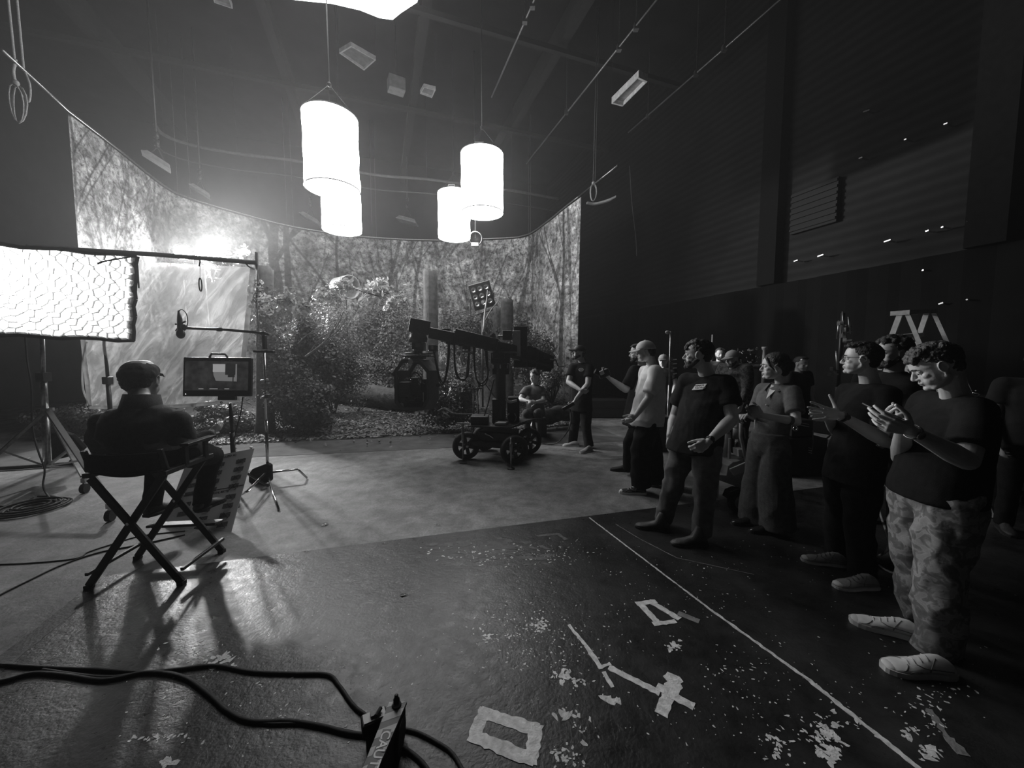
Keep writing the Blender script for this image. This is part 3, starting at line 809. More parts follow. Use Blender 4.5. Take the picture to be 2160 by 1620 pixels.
# rolling stand
sb = at(95, 990, 4.75); sx_, sy_ = sb.x, sb.y
def P3(px, py, Y=4.75): return at(px, py, Y)
root = empty('rolling_stand', (sx_, sy_, 0), 'steel rolling stand with splayed legs carrying the glowing softbox', 'light stand')
mb = MB(); mb.tube([P3(89, 700), P3(91, 790)], .022, 12); mb.tube([P3(91, 790), P3(96, 868)], .030, 12); mb.tube([P3(96, 868), P3(99, 985)], .036, 12); mb.build('riser_pole', M_STEEL, root, True)
mb = MB(); mb.box(P3(92, 795), (.10, .09, .11)); mb.cyl(P3(92, 795), P3(80, 797), .018); mb.build('crank_collar', M_BLK, root)
mb = MB(); mb.lathe([(.001, -.02), (.07, -.02), (.07, .02), (.001, .02)], P3(97, 864), n=20); mb.box(P3(80, 866), (.05, .05, .03)); mb.build('leg_collar', M_CHR, root, False)
ends = [gp(178, 1024, .09), gp(232, 1080, .09), gp(-60, 1030, .09)]
for k, e in enumerate(ends):
    mb = MB(); hub = P3(100, 864); e2 = V((e.x, e.y, .20)); mb.bar(hub, e2, .05, .03); mb.build('leg', M_BLK if k == 1 else M_STEEL, root)
    mb = MB(); mb.bar(P3(99, 984), hub.lerp(e2, .62), .03, .02); mb.build('brace', M_STEEL, root)
    mb = MB(); mb.cyl(e2, (e.x, e.y, .11), .016); mb.box((e.x, e.y, .15), (.05, .03, .05)); ob = mb.build('caster', M_CHR, root)
    mb = MB(); mb.cyl((e.x - .02, e.y - .006, .055), (e.x + .02, e.y + .006, .055), .055, n=20); w_ = mb.build('wheel', M_RUB, root); w_.parent = ob
# black flag bag hung on the stand
mb = MB(); q = [P3(106, 915), P3(122, 908, 4.8), P3(150, 918, 4.85), P3(175, 945, 4.9), P3(160, 960, 4.9), P3(108, 972)]
mb.prism(q, (0, 1, 0), .06); tag(mb.build('sandbag', M_CLOTHB, None, bevel=.012), 'black sandbag slung between the legs of the softbox stand', 'sandbag')

# ------------------------------------------------------------------ diffusion frame
YF = 6.0
def plastic():
    m, nt, b = newmat('crinkled_plastic'); N = nt.nodes; L = nt.links
    tc = N.new('ShaderNodeTexCoord'); mp = N.new('ShaderNodeMapping'); mp.inputs['Rotation'].default_value = (0, .85, 0); mp2 = N.new('ShaderNodeMapping'); mp2.inputs['Scale'].default_value = (.7, 1, 3.2); L.new(mp.outputs[0], mp2.inputs[0])
    n1 = N.new('ShaderNodeTexNoise'); n1.inputs['Scale'].default_value = 1.9; n1.inputs['Detail'].default_value = 8; n1.inputs['Roughness'].default_value = .62; n1.inputs['Distortion'].default_value = .9
    L.new(tc.outputs['Object'], mp.inputs[0]); L.new(mp2.outputs[0], n1.inputs['Vector'])
    n2 = N.new('ShaderNodeTexNoise'); n2.inputs['Scale'].default_value = 18; n2.inputs['Detail'].default_value = 8; n2.inputs['Roughness'].default_value = .7; L.new(tc.outputs['Object'], n2.inputs['Vector'])
    ad = N.new('ShaderNodeMath'); ad.operation = 'MULTIPLY_ADD'; ad.inputs[1].default_value = .25; L.new(n2.outputs[0], ad.inputs[0]); L.new(n1.outputs[0], ad.inputs[2])
    bp = N.new('ShaderNodeBump'); bp.inputs['Strength'].default_value = .9; bp.inputs['Distance'].default_value = .05; L.new(ad.outputs[0], bp.inputs['Height'])
    tr = N.new('ShaderNodeBsdfTransparent'); tr.inputs[0].default_value = g(.9)
    tl = N.new('ShaderNodeBsdfTranslucent'); tl.inputs[0].default_value = g(.85); L.new(bp.outputs[0], tl.inputs['Normal'])
    gl = N.new('ShaderNodeBsdfRefraction'); gl.inputs['Color'].default_value = g(.9); gl.inputs['Roughness'].default_value = .34; gl.inputs['IOR'].default_value = 1.06; L.new(bp.outputs[0], gl.inputs['Normal'])
    r1 = N.new('ShaderNodeMapRange'); r1.inputs[1].default_value = .42; r1.inputs[2].default_value = .66; r1.inputs[3].default_value = .25; r1.inputs[4].default_value = .75; L.new(ad.outputs[0], r1.inputs[0])
    m1 = N.new('ShaderNodeMixShader'); L.new(r1.outputs[0], m1.inputs[0]); L.new(tl.outputs[0], m1.inputs[1]); L.new(gl.outputs[0], m1.inputs[2])
    m2 = N.new('ShaderNodeMixShader'); m2.inputs[0].default_value = .58; L.new(m1.outputs[0], m2.inputs[1]); L.new(tr.outputs[0], m2.inputs[2])
    m3 = N.new('ShaderNodeMixShader'); m3.inputs[0].default_value = .12; L.new(m2.outputs[0], m3.inputs[1])
    gg = N.new('ShaderNodeBsdfGlossy'); gg.inputs['Roughness'].default_value = .3; L.new(bp.outputs[0], gg.inputs['Normal']); L.new(gg.outputs[0], m3.inputs[2])
    L.new(m3.outputs[0], N['Material Output'].inputs[0]); return m
fTL, fTR, fBR, fBL = at(160, 545, YF), at(534, 564, YF), at(506, 842, YF + .15), at(190, 856, YF + .15)
def fp(a, b_): return fBL.lerp(fBR, a).lerp(fTL.lerp(fTR, a), b_)
root = empty('diffusion_frame', fp(.5, 0), 'crinkled translucent plastic sheet hanging from a boom, glowing from lamps behind', 'diffusion sheet')
n = 70; vs = []
for j in range(n + 1):
    for i in range(n + 1):
        a, b_ = i / n, j / n; p = fp(a, b_)
        am = .025 + .03 * (1 - b_)
        p = p + V((0, 1, 0)) * am * (noise.noise(V((a * 7 + b_ * 4, b_ * 5 - a * 3, 0))) + .5 * noise.noise(V((a * 17 + b_ * 9, b_ * 3, 2)))) - V((0, 0, 1)) * .05 * math.sin(PI * a) * (1 - b_)
        vs.append(p)
mb = MB(); mb.add(vs, [(j * (n + 1) + i, j * (n + 1) + i + 1, (j + 1) * (n + 1) + i + 1, (j + 1) * (n + 1) + i) for j in range(n) for i in range(n)])
mb.build('plastic_sheet', plastic(), root, True)
M_WEB = leafmat('white_webbing', .6, .15, .8, .5)
mb = MB(); E = [fp(1, k / 14) + V((.0, -.01, 0)) for k in range(15)]
for a, b_ in zip(E, E[1:]): mb.bar(a, b_, .075, .006, up=(0, 1, 0))
mb.build('edge_band', M_WEB, root)
mb = MB(); E = [fp(0, k / 14) + V((.0, -.01, 0)) for k in range(8)]
for a, b_ in zip(E, E[1:]): mb.bar(a, b_, .075, .006, up=(0, 1, 0))
mb.build('edge_band', M_WEB, root)
mb = MB(); E = [vs[i] + V((0, -.012, -.02)) for i in range(0, n + 1, 5)]
for a, b_ in zip(E, E[1:]): mb.bar(a, b_, .06, .006, up=(0, 1, 0))
mb.build('edge_band', M_WEB, root)
for i in (20, 35, 48, 62):
    mb = MB(); p = vs[i] + V((0, -.02, -.02)); mb.lathe([(.009, 0), (.020, 0), (.020, .006), (.009, .006)], p, (0, -1, 0), 14); mb.build('grommet', M_BLK, root)
mb = MB(); mb.tube([at(60, 520, YF + .02), at(150, 526, YF + .02), at(330, 537, YF + .02), at(541, 554, YF + .02)], .034, 12); bar_ = mb.build('boom_pipe', M_BLK, root, True)
mb = MB(); mb.tube([at(541, 532, YF + .02), at(542, 568, YF + .02)], .022, 8); mb.build('end_clamp', M_STEEL, root)
mb = MB(); mb.tube([at(517, 553, YF), at(524, 562, YF), at(536, 568, YF)], .012, 6); mb.build('tie_cord', M_BLK, root)
mb = MB(); mb.tube([at(422, 545, YF - .05), at(422, 552, YF - .05), at(420, 562, YF - .05)], .010, 6); mb.build('tie_cord', M_BLK, root)
mb = MB(); a_ = at(422, 588, YF - .06); mb.tube([a_ + V((.022 * math.cos(t * PI / 8), 0, -.09 + .10 * math.sin(t * PI / 8))) for t in range(16)], .009, 6, closed=True); mb.build('tie_cord', M_BLK, root)
mb = MB(); mb.tube([at(422, 560, YF - .05), at(422, 587, YF - .06)], .003, 5); mb.build('tie_cord', M_BLK, root)
mb = MB(); mb.tube(spline([at(541, 566, YF), at(546, 600, YF), at(543, 640, YF), at(546, 690, YF), at(541, 730, YF)], 5), .007, 6); mb.build('hanging_cord', M_ROPE, root)
mb = MB(); mb.tube(spline([fp(.02, .45), fp(-.02, .3), fp(-.035, .12), fp(.0, .0)], 5), .012, 6); mb.build('loose_strap', M_WEB, root)
pk = at(207, 545, YF + .1)
root = empty('boom_stand', (pk.x, pk.y, 0), 'tall black stand behind the seated man, holding the boom of the plastic sheet', 'light stand')
mb = MB(); mb.tube([(pk.x, pk.y, .25), (pk.x, pk.y, 1.2)], .03, 12); mb.tube([(pk.x, pk.y, 1.2), pk], .022, 12); mb.build('pole', M_BLK, root, True)
mb = MB(); mb.box(pk, (.14, .12, .2)); mb.build('knuckle', M_BLK, root, bevel=.01)
mb = MB(); mb.box(V((pk.x, pk.y, 1.2)), (.1, .1, .12)); mb.build('collar', M_BLK, root, bevel=.01)
for k in range(3):
    t = .5 + k * 2.094; mb = MB(); e = V((pk.x + .6 * math.cos(t), pk.y + .6 * math.sin(t), .02)); mb.bar((pk.x, pk.y, .75), e, .04, .025); mb.build('leg', M_BLK, root)
# ------------------------------------------------------------------ the two lamps behind the sheet
M_LENS = emit('lit_lens', .9, 130.0)
def hmi(c, label, first=[None]):
    if first[0] is not None: return copy_thing(first[0], V((c.x, c.y, 0)), label)
    r = empty('film_lamp', (c.x, c.y, 0), label, 'film lamp', 'lit film lamps'); ax = (V((-1.2, 3, .8)) - c).normalized()
    mb = MB(); mb.lathe([(.001, -.42), (.17, -.42), (.19, -.38), (.19, -.04), (.205, -.04), (.205, .02), (.185, .02), (.18, -.01)], c, ax, 32); mb.build('lamp_housing', M_BLK, r, True)
    mb = MB(); mb.lathe([(.001, .015), (.10, .012), (.178, 0)], c, ax, 32); mb.build('lens', M_LENS, r, True)
    sd = ax.cross(V((0, 0, 1))).normalized()
    mb = MB(); mb.tube([c + sd * .23 - ax * .2, c + sd * .23 - ax * .2 - V((0, 0, .28)), c - sd * .23 - ax * .2 - V((0, 0, .28)), c - sd * .23 - ax * .2], .014, 8); mb.build('yoke', M_BLK, r)
    b0 = c - ax * .2 - V((0, 0, .28)); mb = MB(); mb.tube([b0, (b0.x, b0.y, .2)], .024, 10); mb.build('stand_pole', M_STEEL, r, True)
    for k in range(3):
        t = .3 + k * 2.094; mb = MB(); mb.tube([(b0.x, b0.y, .95), (b0.x + .55 * math.cos(t), b0.y + .55 * math.sin(t), .02)], .015, 6); mb.build('leg', M_BLK, r)
    first[0] = r; return r
l0 = hmi(LAMP_A, 'left one of the two blazing film lamps above the plastic sheet')
l1 = hmi(LAMP_B, 'right one of the two blazing film lamps above the plastic sheet')
l1.location = l0.location + (LAMP_B - LAMP_A)

# ------------------------------------------------------------------ microphone on a boom, C-stand
YM = 4.45
cb = gp(566, 1020); YM = cb.y
def M3(px, py, dy=0): return at(px, py, YM + dy)
def cstand(root, b_, top, legs, polename='pole', r0=.018):
    mb = MB(); mb.tube([V((b_.x, b_.y, .08)), V((b_.x, b_.y, .1)).lerp(top, .45)], r0, 10); mb.build(polename, M_CHR, root, True)
    mb = MB(); mb.tube([V((b_.x, b_.y, .1)).lerp(top, .45), top], r0 * .72, 10); mb.build(polename, M_CHR, root, True)
    for (q1_, q2_, hz_) in legs:
        mb = MB(); mb.tube([V((b_.x, b_.y, hz_)), V((q1_.x, q1_.y, hz_)), V((q1_.x, q1_.y, hz_)).lerp(V((q2_.x, q2_.y, .012)), .12), V((q2_.x, q2_.y, .012))], .013, 8); mb.build('leg', M_CHR, root, True)
root = empty('c_stand', (cb.x, cb.y, 0), 'chrome C-stand with bent legs holding the microphone boom', 'stand')
cstand(root, cb, M3(557, 744), [(gp(628, 990, .14), gp(648, 1010), .14), (gp(586, 1040, .10) + V((.02, -.1, 0)), gp(588, 1078), .10), (gp(522, 1036, .16), gp(506, 1047), .16)])
mb = MB(); mb.box(M3(562, 812), (.08, .06, .05)); mb.cyl(M3(566, 800), M3(550, 803), .010); mb.cyl(M3(563, 828), M3(550, 823), .010); mb.box(M3(564, 836), (.05, .05, .05)); mb.build('collar_knob', M_CHR, root, bevel=.006)
mb = MB(); mb.box(M3(558, 722, -.03), (.035, .05, .17)); mb.bar(M3(536, 741, -.03), M3(578, 742, -.03), .05, .03); mb.build('grip_head', M_BLK, root, bevel=.006)
root = empty('boom_microphone', M3(560, 704, -.04), 'black microphone on a boom pole pointing down in front of the plastic sheet', 'microphone')
mb = MB(); mb.tube([M3(391, 692, -.1), M3(470, 695, -.1), M3(540, 701, -.06), M3(567, 705, -.04)], .016, 10); mb.lathe([(.02, -.03), (.024, -.02), (.024, .02), (.02, .03)], M3(463, 695, -.1), (1, 0, 0), 12); mb.lathe([(.02, -.03), (.026, -.02), (.026, .02), (.02, .03)], M3(555, 703, -.05), (1, 0, 0), 12); mb.build('boom_pole', M_BLK, root, True)
mb = MB(); mb.tube([M3(377, 655, -.1), M3(379, 672, -.1), M3(380, 696, -.1), M3(381, 704, -.1), M3(381, 710, -.1)], [.010, .026, .03, .034, .024], 14); mb.ell(M3(381, 704, -.1), (.045, .045, .06)); mb.build('microphone_body', M_BLK, root, True)
mb = MB()
for dx, dz in ((-10, 0), (12, -4), (10, 8), (-9, 9)):
    mb.tube([M3(380, 684, -.1), M3(380 + dx * .6, 684 + dz, -.1), M3(380 + dx, 684 + dz * 1.6, -.1)], .010, 6)
mb.ell(M3(388, 690, -.1), (.04, .03, .035)); mb.build('shock_mount', M_BLK, root)
mb = MB(); mb.tube(spline([M3(377, 656, -.1), M3(384, 653, -.1), M3(393, 662, -.1), M3(396, 680, -.1), M3(392, 694, -.1), M3(397, 690, -.1)], 6), .005, 6); mb.build('microphone_cable', M_BLK, root, True)
# sandbag on the C-stand
mb = MB(); q = [M3(524, 1000, .1), M3(531, 990), M3(562, 978, -.05), M3(569, 982, -.05), M3(570, 1015, -.05), M3(560, 1020, -.05), M3(545, 1019, -.02), M3(532, 1027), M3(524, 1018, .05)]
mb.prism(q, (0, 1, 0), .07); tag(mb.build('sandbag', M_CLOTHB, None, bevel=.015), 'black sandbag resting on the leg of the microphone C-stand', 'sandbag')

# ------------------------------------------------------------------ director's monitor
YD = 4.12
def D3(px, py, dy=0): return at(px, py, YD + dy)
mc = D3(461, 795); xd = V((1, .10, -.01)).normalized(); yd = V((-.02, .10, 1)); yd = (yd - xd * yd.dot(xd)).normalized(); nd = xd.cross(yd).normalized()
RM = Matrix((xd, yd, nd)).transposed()
W_m, H_m = (D3(528, 757) - D3(395, 757)).length, (D3(461, 754) - D3(461, 836)).length
root = empty('video_monitor', (mc.x, mc.y, mc.z - H_m / 2), 'black production monitor with a carry handle showing a dim picture', 'monitor')
def mp_(x, y, z=0): return mc + xd * x + yd * y + nd * z
mb = MB(); mb.box(mc, (W_m, H_m, .055), RM); mb.build('casing', M_BLK, root, bevel=.012)
def picm():
    m, nt, b = newmat('monitor_picture'); N = nt.nodes; L = nt.links
    tc = N.new('ShaderNodeTexCoord'); n1 = N.new('ShaderNodeTexNoise'); n1.inputs['Scale'].default_value = 14; n1.inputs['Detail'].default_value = 5; L.new(tc.outputs['Object'], n1.inputs['Vector'])
    mr = N.new('ShaderNodeMapRange'); mr.inputs[1].default_value = .35; mr.inputs[2].default_value = .7; mr.inputs[3].default_value = .004; mr.inputs[4].default_value = .014; L.new(n1.outputs[0], mr.inputs[0])
    b.inputs['Base Color'].default_value = g(.01); b.inputs['Emission Color'].default_value = g(1); L.new(mr.outputs[0], b.inputs['Emission Strength']); b.inputs['Roughness'].default_value = .2
    return m
mb = MB(); mb.box(mp_(0, .01, .029), (W_m * .93, H_m * .74, .004), RM); scr = mb.build('screen', picm(), root)
def pane(x0, y0, x1, y1, e, nm, z=.0325):
    mb = MB(); mb.box(mp_((x0 + x1) / 2 * W_m, (y0 + y1) / 2 * H_m, z), (abs(x1 - x0) * W_m, abs(y1 - y0) * H_m, .002), RM); o = mb.build(nm, e, root); o.parent = scr; return o
E1_ = emit('picture_light', .02, .15); E2_ = emit('picture_mid', .02, .07); E0_ = emit('picture_dark', .02, .006)
mb = MB(); mb.prism([mp_(x * W_m, y * H_m, .032) for x, y in ((-.06, .33), (.30, .33), (.30, -.12), (-.01, -.10), (-.045, .05))], nd, .0015); o = mb.build('picture_area', E2_, root); o.parent = scr
pane(-.055, .32, .13, .12, E1_, 'picture_area', .0338); pane(.13, .33, .28, .05, E0_, 'picture_figure', .036); pane(.17, .12, .27, -.01, E0_, 'picture_figure', .036); pane(.24, .0, .255, -.22, E0_, 'picture_figure', .036)
for x in (-.26, -.10, -.05, .12): pane(x, -.30, x + .07, -.318, E1_, 'status_readout')
for x in (-.2, .06, .18): pane(x, .415, x + .05, .425, M_GREY, 'menu_mark', .031)
mb = MB(); hw = .105
mb.tube([mp_(-.19 + .17, H_m / 2 - .005, -.0), mp_(-.16 + .17, H_m / 2 + .045), mp_(.005 + .17 - .0, H_m / 2 + .045), mp_(.035 + .17, H_m / 2 - .005)], .011, 8) if False else mb.tube([mp_(-.10, H_m / 2 - .005), mp_(-.075, H_m / 2 + .04), mp_(.065, H_m / 2 + .035), mp_(.09, H_m / 2 - .005)], .011, 8)
mb.build('carry_handle', M_BLK, root, True)
mb = MB(); mb.ell(mp_(-.45 * W_m, -.44 * H_m, .03), .004); mb.build('indicator_lamp', emit('indicator', .8, 1.5), root)
mb = MB(); mb.box(mp_(0.09, -H_m / 2 - .02, -.01), (.17, .045, .06), RM); mb.build('mount_bracket', M_BLK, root, bevel=.008)
ms = D3(486, 850, .02)
root = empty('monitor_stand', (ms.x, ms.y, 0), 'dark stand pole under the production monitor', 'stand')
mb = MB(); mb.tube([(ms.x, ms.y, .1), (ms.x, ms.y, .75)], .024, 10); mb.tube([(ms.x, ms.y, .75), (ms.x, ms.y, ms.z)], .018, 10); mb.build('pole', M_BLK, root, True)
for k in range(3):
    t = 1.2 + k * 2.094; mb = MB(); mb.bar((ms.x, ms.y, .38), (ms.x + .38 * math.cos(t), ms.y + .38 * math.sin(t), .02), .03, .02); mb.build('leg', M_BLK, root)
mb = MB(); mb.tube(spline([D3(512, 838, -.02), D3(508, 870), D3(500, 900), D3(492, 935)], 6), .006, 6); mb.build('signal_cable', M_BLK, root, True)

# ------------------------------------------------------------------ storyboard card leaning against the monitor stand
b0 = gp(369, 1112); b1 = gp(487, 1123); t1 = at(536, 946, b1.y + .52)
by = (t1 - b1); Hb = by.length; by.normalize(); bx = (b1 - b0); bx = (bx - by * bx.dot(by)).normalized(); bn = bx.cross(by).normalized()
Wb = (b1 - b0).length + .12
bo = b1 - bx * Wb
root = empty('storyboard_card', (b0 + b1) / 2, 'white card of storyboard sketches leaning on the monitor stand in front of the seated man', 'storyboard')
def bp_(x, y, z=.0): return bo + bx * x * Wb + by * y * Hb + bn * z
mb = MB(); mb.prism([bp_(0, 0), bp_(1, 0), bp_(1.0, 1), bp_(0, 1)], -bn, .006); mb.build('card', mat('white_card', .62, .7, 0, .06, 6), root)
mb = MB(); mb.bar(bp_(0, .535, .001), bp_(1, .535, .001), .006, .002, up=bn); mb.build('fold_line', M_BLKP, root)
M_PRN = mat('sketch_ink', .10, .8, 0, .7, 90)
M_INK = mat('marker_ink', .02, .8)
rr = random.Random(4)
for blk, (y0, n_, txt) in enumerate(((.90, 4, 'RAID: SHADOW LEGENDS (UZED 5K)'), (.46, 4, 'MATCH (DIGITAL MATTE)'))):
    textmesh('heading', txt, M_INK, root, bp_(.12 if blk == 0 else .42, y0 + (.045 if blk == 0 else .025), .001), bx, by, .030, .0005, bold=.0006, xs=.92 if blk == 0 else .8)
    for r_ in range(n_):
        for c_ in range(3):
            x = .18 + c_ * .31; y = y0 - .04 - r_ * .105
            mb = MB(); mb.box(bp_(x + .05, y, .0015), (.14 * Wb, .05 * Hb, .001), Matrix((bx, by, bn)).transposed()); sk = mb.build('sketch_panel', M_PRN, root)
            if c_ > 0:
                mb = MB()
                for q in range(2 if blk == 0 else 1):
                    s_ = (-1) ** q
                    mb.tube([bp_(x - .03 * s_ + .05 + rr.uniform(-.02, .02), y + .03, .003), bp_(x + .05 + .05 * s_, y - .035 + rr.uniform(-.01, .01), .003)], .0022, 4)
                mb.tube([bp_(x + .02, y - .045, .003), bp_(x + .09, y - .048, .003)], .0015, 4)
                o = mb.build('marker_stroke', M_INK, root); o.parent = sk
# ------------------------------------------------------------------ tall director's chair
CF = V((-.11, .99, 0)).normalized(); CLf = V((-CF.y, CF.x, 0)) * 1.0    # facing, its left
CO = V((-2.635, 2.73, 0))
def ch(f, l, z): return CO + CF * f + CLf * l + V((0, 0, z))
M_WOOD = mat('black_stained_wood', .018, .5, 0, .5, 18, .2, 60)
root = empty('director_chair', CO, "tall folding director's chair of dark wood with black canvas, seen from behind", 'chair')
SH = .80
def member(nm, a, b_, w_=.045, h_=.022, up=(0, 0, 1), m=M_WOOD):
    mb = MB(); mb.bar(a, b_, w_, h_, up=up); return mb.build(nm, m, root, bevel=.004)
for f in (-.21, .20):
    d = .012 if f < 0 else -.012
    member('leg', ch(f - d, -.30, .0 + .02), ch(f - d, .215, SH - .02), .048, .022, up=CF)
    member('leg', ch(f + d, .30, .0 + .02), ch(f + d, -.215, SH - .02), .048, .022, up=CF)
    for l in (-.30, .30):
        mb = MB(); mb.box(ch(f + (-d if l < 0 else d), l, .014), (.04, .04, .026), Matrix.Rotation(math.atan2(CF.y, CF.x), 3, 'Z')); mb.build('foot_cap', M_RUB, root)
    mb = MB(); mb.cyl(ch(f - .03, 0, .46), ch(f + .03, 0, .46), .010, n=10); mb.build('pivot_bolt', M_CHR, root)
for l in (-.235, .225):
    member('seat_rail', ch(-.24, l, SH), ch(.25, l, SH), .05, .032, up=(0, 0, 1))
    member('bottom_rail', ch(-.22, l * 1.30, .11), ch(.23, l * 1.30, .11), .022, .022)
    member('arm_post', ch(.17, l * 1.08, SH), ch(.17, l * 1.08, .945), .035, .022)
    member('arm_post', ch(-.04, l * 1.08, SH), ch(-.04, l * 1.08, .945), .035, .022)
    member('armrest', ch(-.06, l * 1.10, .955), ch(.25, l * 1.10, .955), .06, .020)
    member('back_post', ch(-.19, l * 1.0, SH), ch(-.24, l * 1.0, .97), .032, .022)
    mb = MB(); mb.bar(ch(-.06, l + (.0 if l < 0 else 0), SH + .018), ch(.23, l, SH + .018), .012, .004); mb.build('metal_strip', M_CHR, root)
member('footrest', ch(.30, -.25, .22), ch(.30, .25, .22), .08, .022)
for l in (-.24, .24): member('footrest_arm', ch(.22, l, .24), ch(.32, l, .22), .03, .02)
mb = MB(); n = 14; vs = []
for j in range(9):
    for i in range(n + 1):
        l = -.215 + .43 * i / n; f = -.22 + .45 * j / 8; vs.append(ch(f, l, SH + .012 - .035 * math.sin(PI * i / n)))
mb.add(vs, [(j * (n + 1) + i, j * (n + 1) + i + 1, (j + 1) * (n + 1) + i + 1, (j + 1) * (n + 1) + i) for j in range(8) for i in range(n)])
o = mb.build('seat_canvas', M_CLOTHB, root, True); o.modifiers.new('t', 'SOLIDIFY').thickness = .006
mb = MB(); vs = []
for j in range(5):
    for i in range(n + 1):
        l = -.225 + .45 * i / n; z = .83 + .12 * j / 4; vs.append(ch(-.235 - .055 * math.sin(PI * i / n), l, z))
mb.add(vs, [(j * (n + 1) + i, j * (n + 1) + i + 1, (j + 1) * (n + 1) + i + 1, (j + 1) * (n + 1) + i) for j in range(4) for i in range(n)])
o = mb.build('back_canvas', M_CLOTHB, root, True); o.modifiers.new('t', 'SOLIDIFY').thickness = .008
# ------------------------------------------------------------------ camera crane on its wheeled dolly
YC = 6.0
def C3(px, py, dy=0.0): return at(px, py, YC + dy)
root = empty('camera_crane', V((at(1055, 960, 5.95).x, 5.95, 0)), 'black camera crane on a four-wheeled dolly, its camera cage hanging at the left', 'camera crane')
def cb_(nm, px0, py0, px1, py1, dy, dep, m=M_BLK, rz=0.0, par=None, bev=.01):
    a = C3(px0, py0, dy); b_ = C3(px1, py1, dy); c = (a + b_) / 2 + V((0, dep / 2, 0))
    mb = MB(); mb.box(c, (abs(b_.x - a.x), dep, abs(a.z - b_.z)), Matrix.Rotation(rz, 3, 'Z')); o = mb.build(nm, m, root, bevel=bev)
    if par: o.parent = par
    return o
# wheels
def wheel(c, ax, R_):
    ax = V(ax).normalized()
    mb = MB(); mb.lathe([(R_ * .70, -.035), (R_ * .80, -.05), (R_ * .93, -.045), (R_, -.02), (R_, .02), (R_ * .93, .045), (R_ * .80, .05), (R_ * .70, .035), (R_ * .70, -.035)], c, ax, 36)
    wl = mb.build('wheel', M_RUB, root, True)
    mb = MB(); mb.lathe([(R_ * .70, -.028), (R_ * .72, .0), (R_ * .70, .028), (R_ * .62, .030), (R_ * .60, .0), (R_ * .62, -.03), (R_ * .70, -.028)], c, ax, 36)
    mb.lathe([(.001, -.05), (.045, -.05), (.05, -.03), (.05, .03), (.045, .05), (.001, .05)], c, ax, 18)
    x = ax.orthogonal().normalized(); y = ax.cross(x)
    for k in range(6):
        t = k * PI / 3; d = x * math.cos(t) + y * math.sin(t); mb.bar(c + d * .04, c + d * R_ * .64, .055, .022, up=ax)
    o = mb.build('wheel_rim', M_BLKP, root); o.parent = wl
    mb = MB(); mb.lathe([(.001, -.06), (.02, -.058), (.022, -.045)], c, ax, 12); mb.lathe([(.001, .06), (.02, .058), (.022, .045)], c, ax, 12); o = mb.build('hub_cap', M_CHR, root); o.parent = wl
W1 = gp(984, 969); W2 = gp(1085, 979); W3 = gp(1116, 958); W4 = W1 + (W3 - W2)
WR = .215
ax1 = V((.35, -.94, 0))
for w_ in (W1, W2, W3, W4): wheel(V((w_.x, w_.y, WR)), ax1, WR)
ctr = (W1 + W2 + W3 + W4) / 4
fx = (W2 - W1).normalized(); fy = (W3 - W2).normalized()
def K(a, b_, z): return V((ctr.x, ctr.y, z)) + fx * a + fy * b_
lx, ly = (W2 - W1).length, (W3 - W2).length
RK = Matrix((fx, V((-fx.y, fx.x, 0)), V((0, 0, 1)))).transposed()
mb = MB(); mb.box(K(0, 0, .33), (lx * .72, ly * .62, .20), RK); mb.build('chassis', M_BLK, root, bevel=.02)
mb = MB(); mb.box(K(0, 0, .215), (lx * .42, ly * .42, .10), RK); mb.build('drive_housing', M_BLKP, root, bevel=.02)
for s1 in (-1, 1):
    mb = MB(); mb.bar(K(-lx / 2, s1 * ly / 2 * .8, .25), K(lx / 2, s1 * ly / 2 * .8, .25), .07, .07); mb.build('axle_beam', M_BLK, root, bevel=.008)
mb = MB(); mb.tube([C3(1026, 916, -.25), C3(1033, 918, -.27), C3(1041, 924, -.28)], .014, 6); mb.ell(C3(1025, 915, -.25), .02); mb.build('release_lever', M_CHR, root)
dk = [C3(987, 898, -.3), C3(1075, 900, -.45), C3(1130, 884, .3), C3(1020, 884, .45)]
mb = MB(); mb.prism([V((p.x, p.y, .515)) for p in dk], (0, 0, 1), .025); mb.build('deck_plate', M_BLK, root)
mb = MB(); mb.tube([C3(1085, 899, -.4), C3(1112, 888, .1), C3(1130, 884, .3), C3(1150, 884, .35)], .014, 8); mb.build('deck_rail', M_BLK, root, True)
for (px, p0, p1, Y0) in ((977, 893, 967, None), (1078, 924, 979, None), (1122, 884, 950, .5)):
    b0_ = gp(px, p1) if Y0 is None else gp(px, p1 - 8)
    b0_ = b0_ * (.955 if Y0 is None else 1)
    top = at(px, p0, b0_.y); t2 = V((b0_.x, b0_.y, top.z))
    mb = MB(); mb.tube([(b0_.x, b0_.y, .02), t2], .013, 8); mb.tube([V((b0_.x, b0_.y, top.z * .55)), V((b0_.x, b0_.y, top.z * .85))], .022, 8); lv = mb.build('levelling_jack', M_STEEL, root, True)
    mb = MB(); mb.lathe([(.001, .0), (.055, .0), (.055, .015), (.02, .03), (.001, .03)], (b0_.x, b0_.y, 0), n=16); o = mb.build('jack_foot', M_BLK, root); o.parent = lv
    if px == 977:
        mb = MB(); mb.bar(t2 - V((.09, 0, 0)), t2 + V((.09, 0, 0)), .04, .015); o = mb.build('jack_handle', M_STEEL, root); o.parent = lv
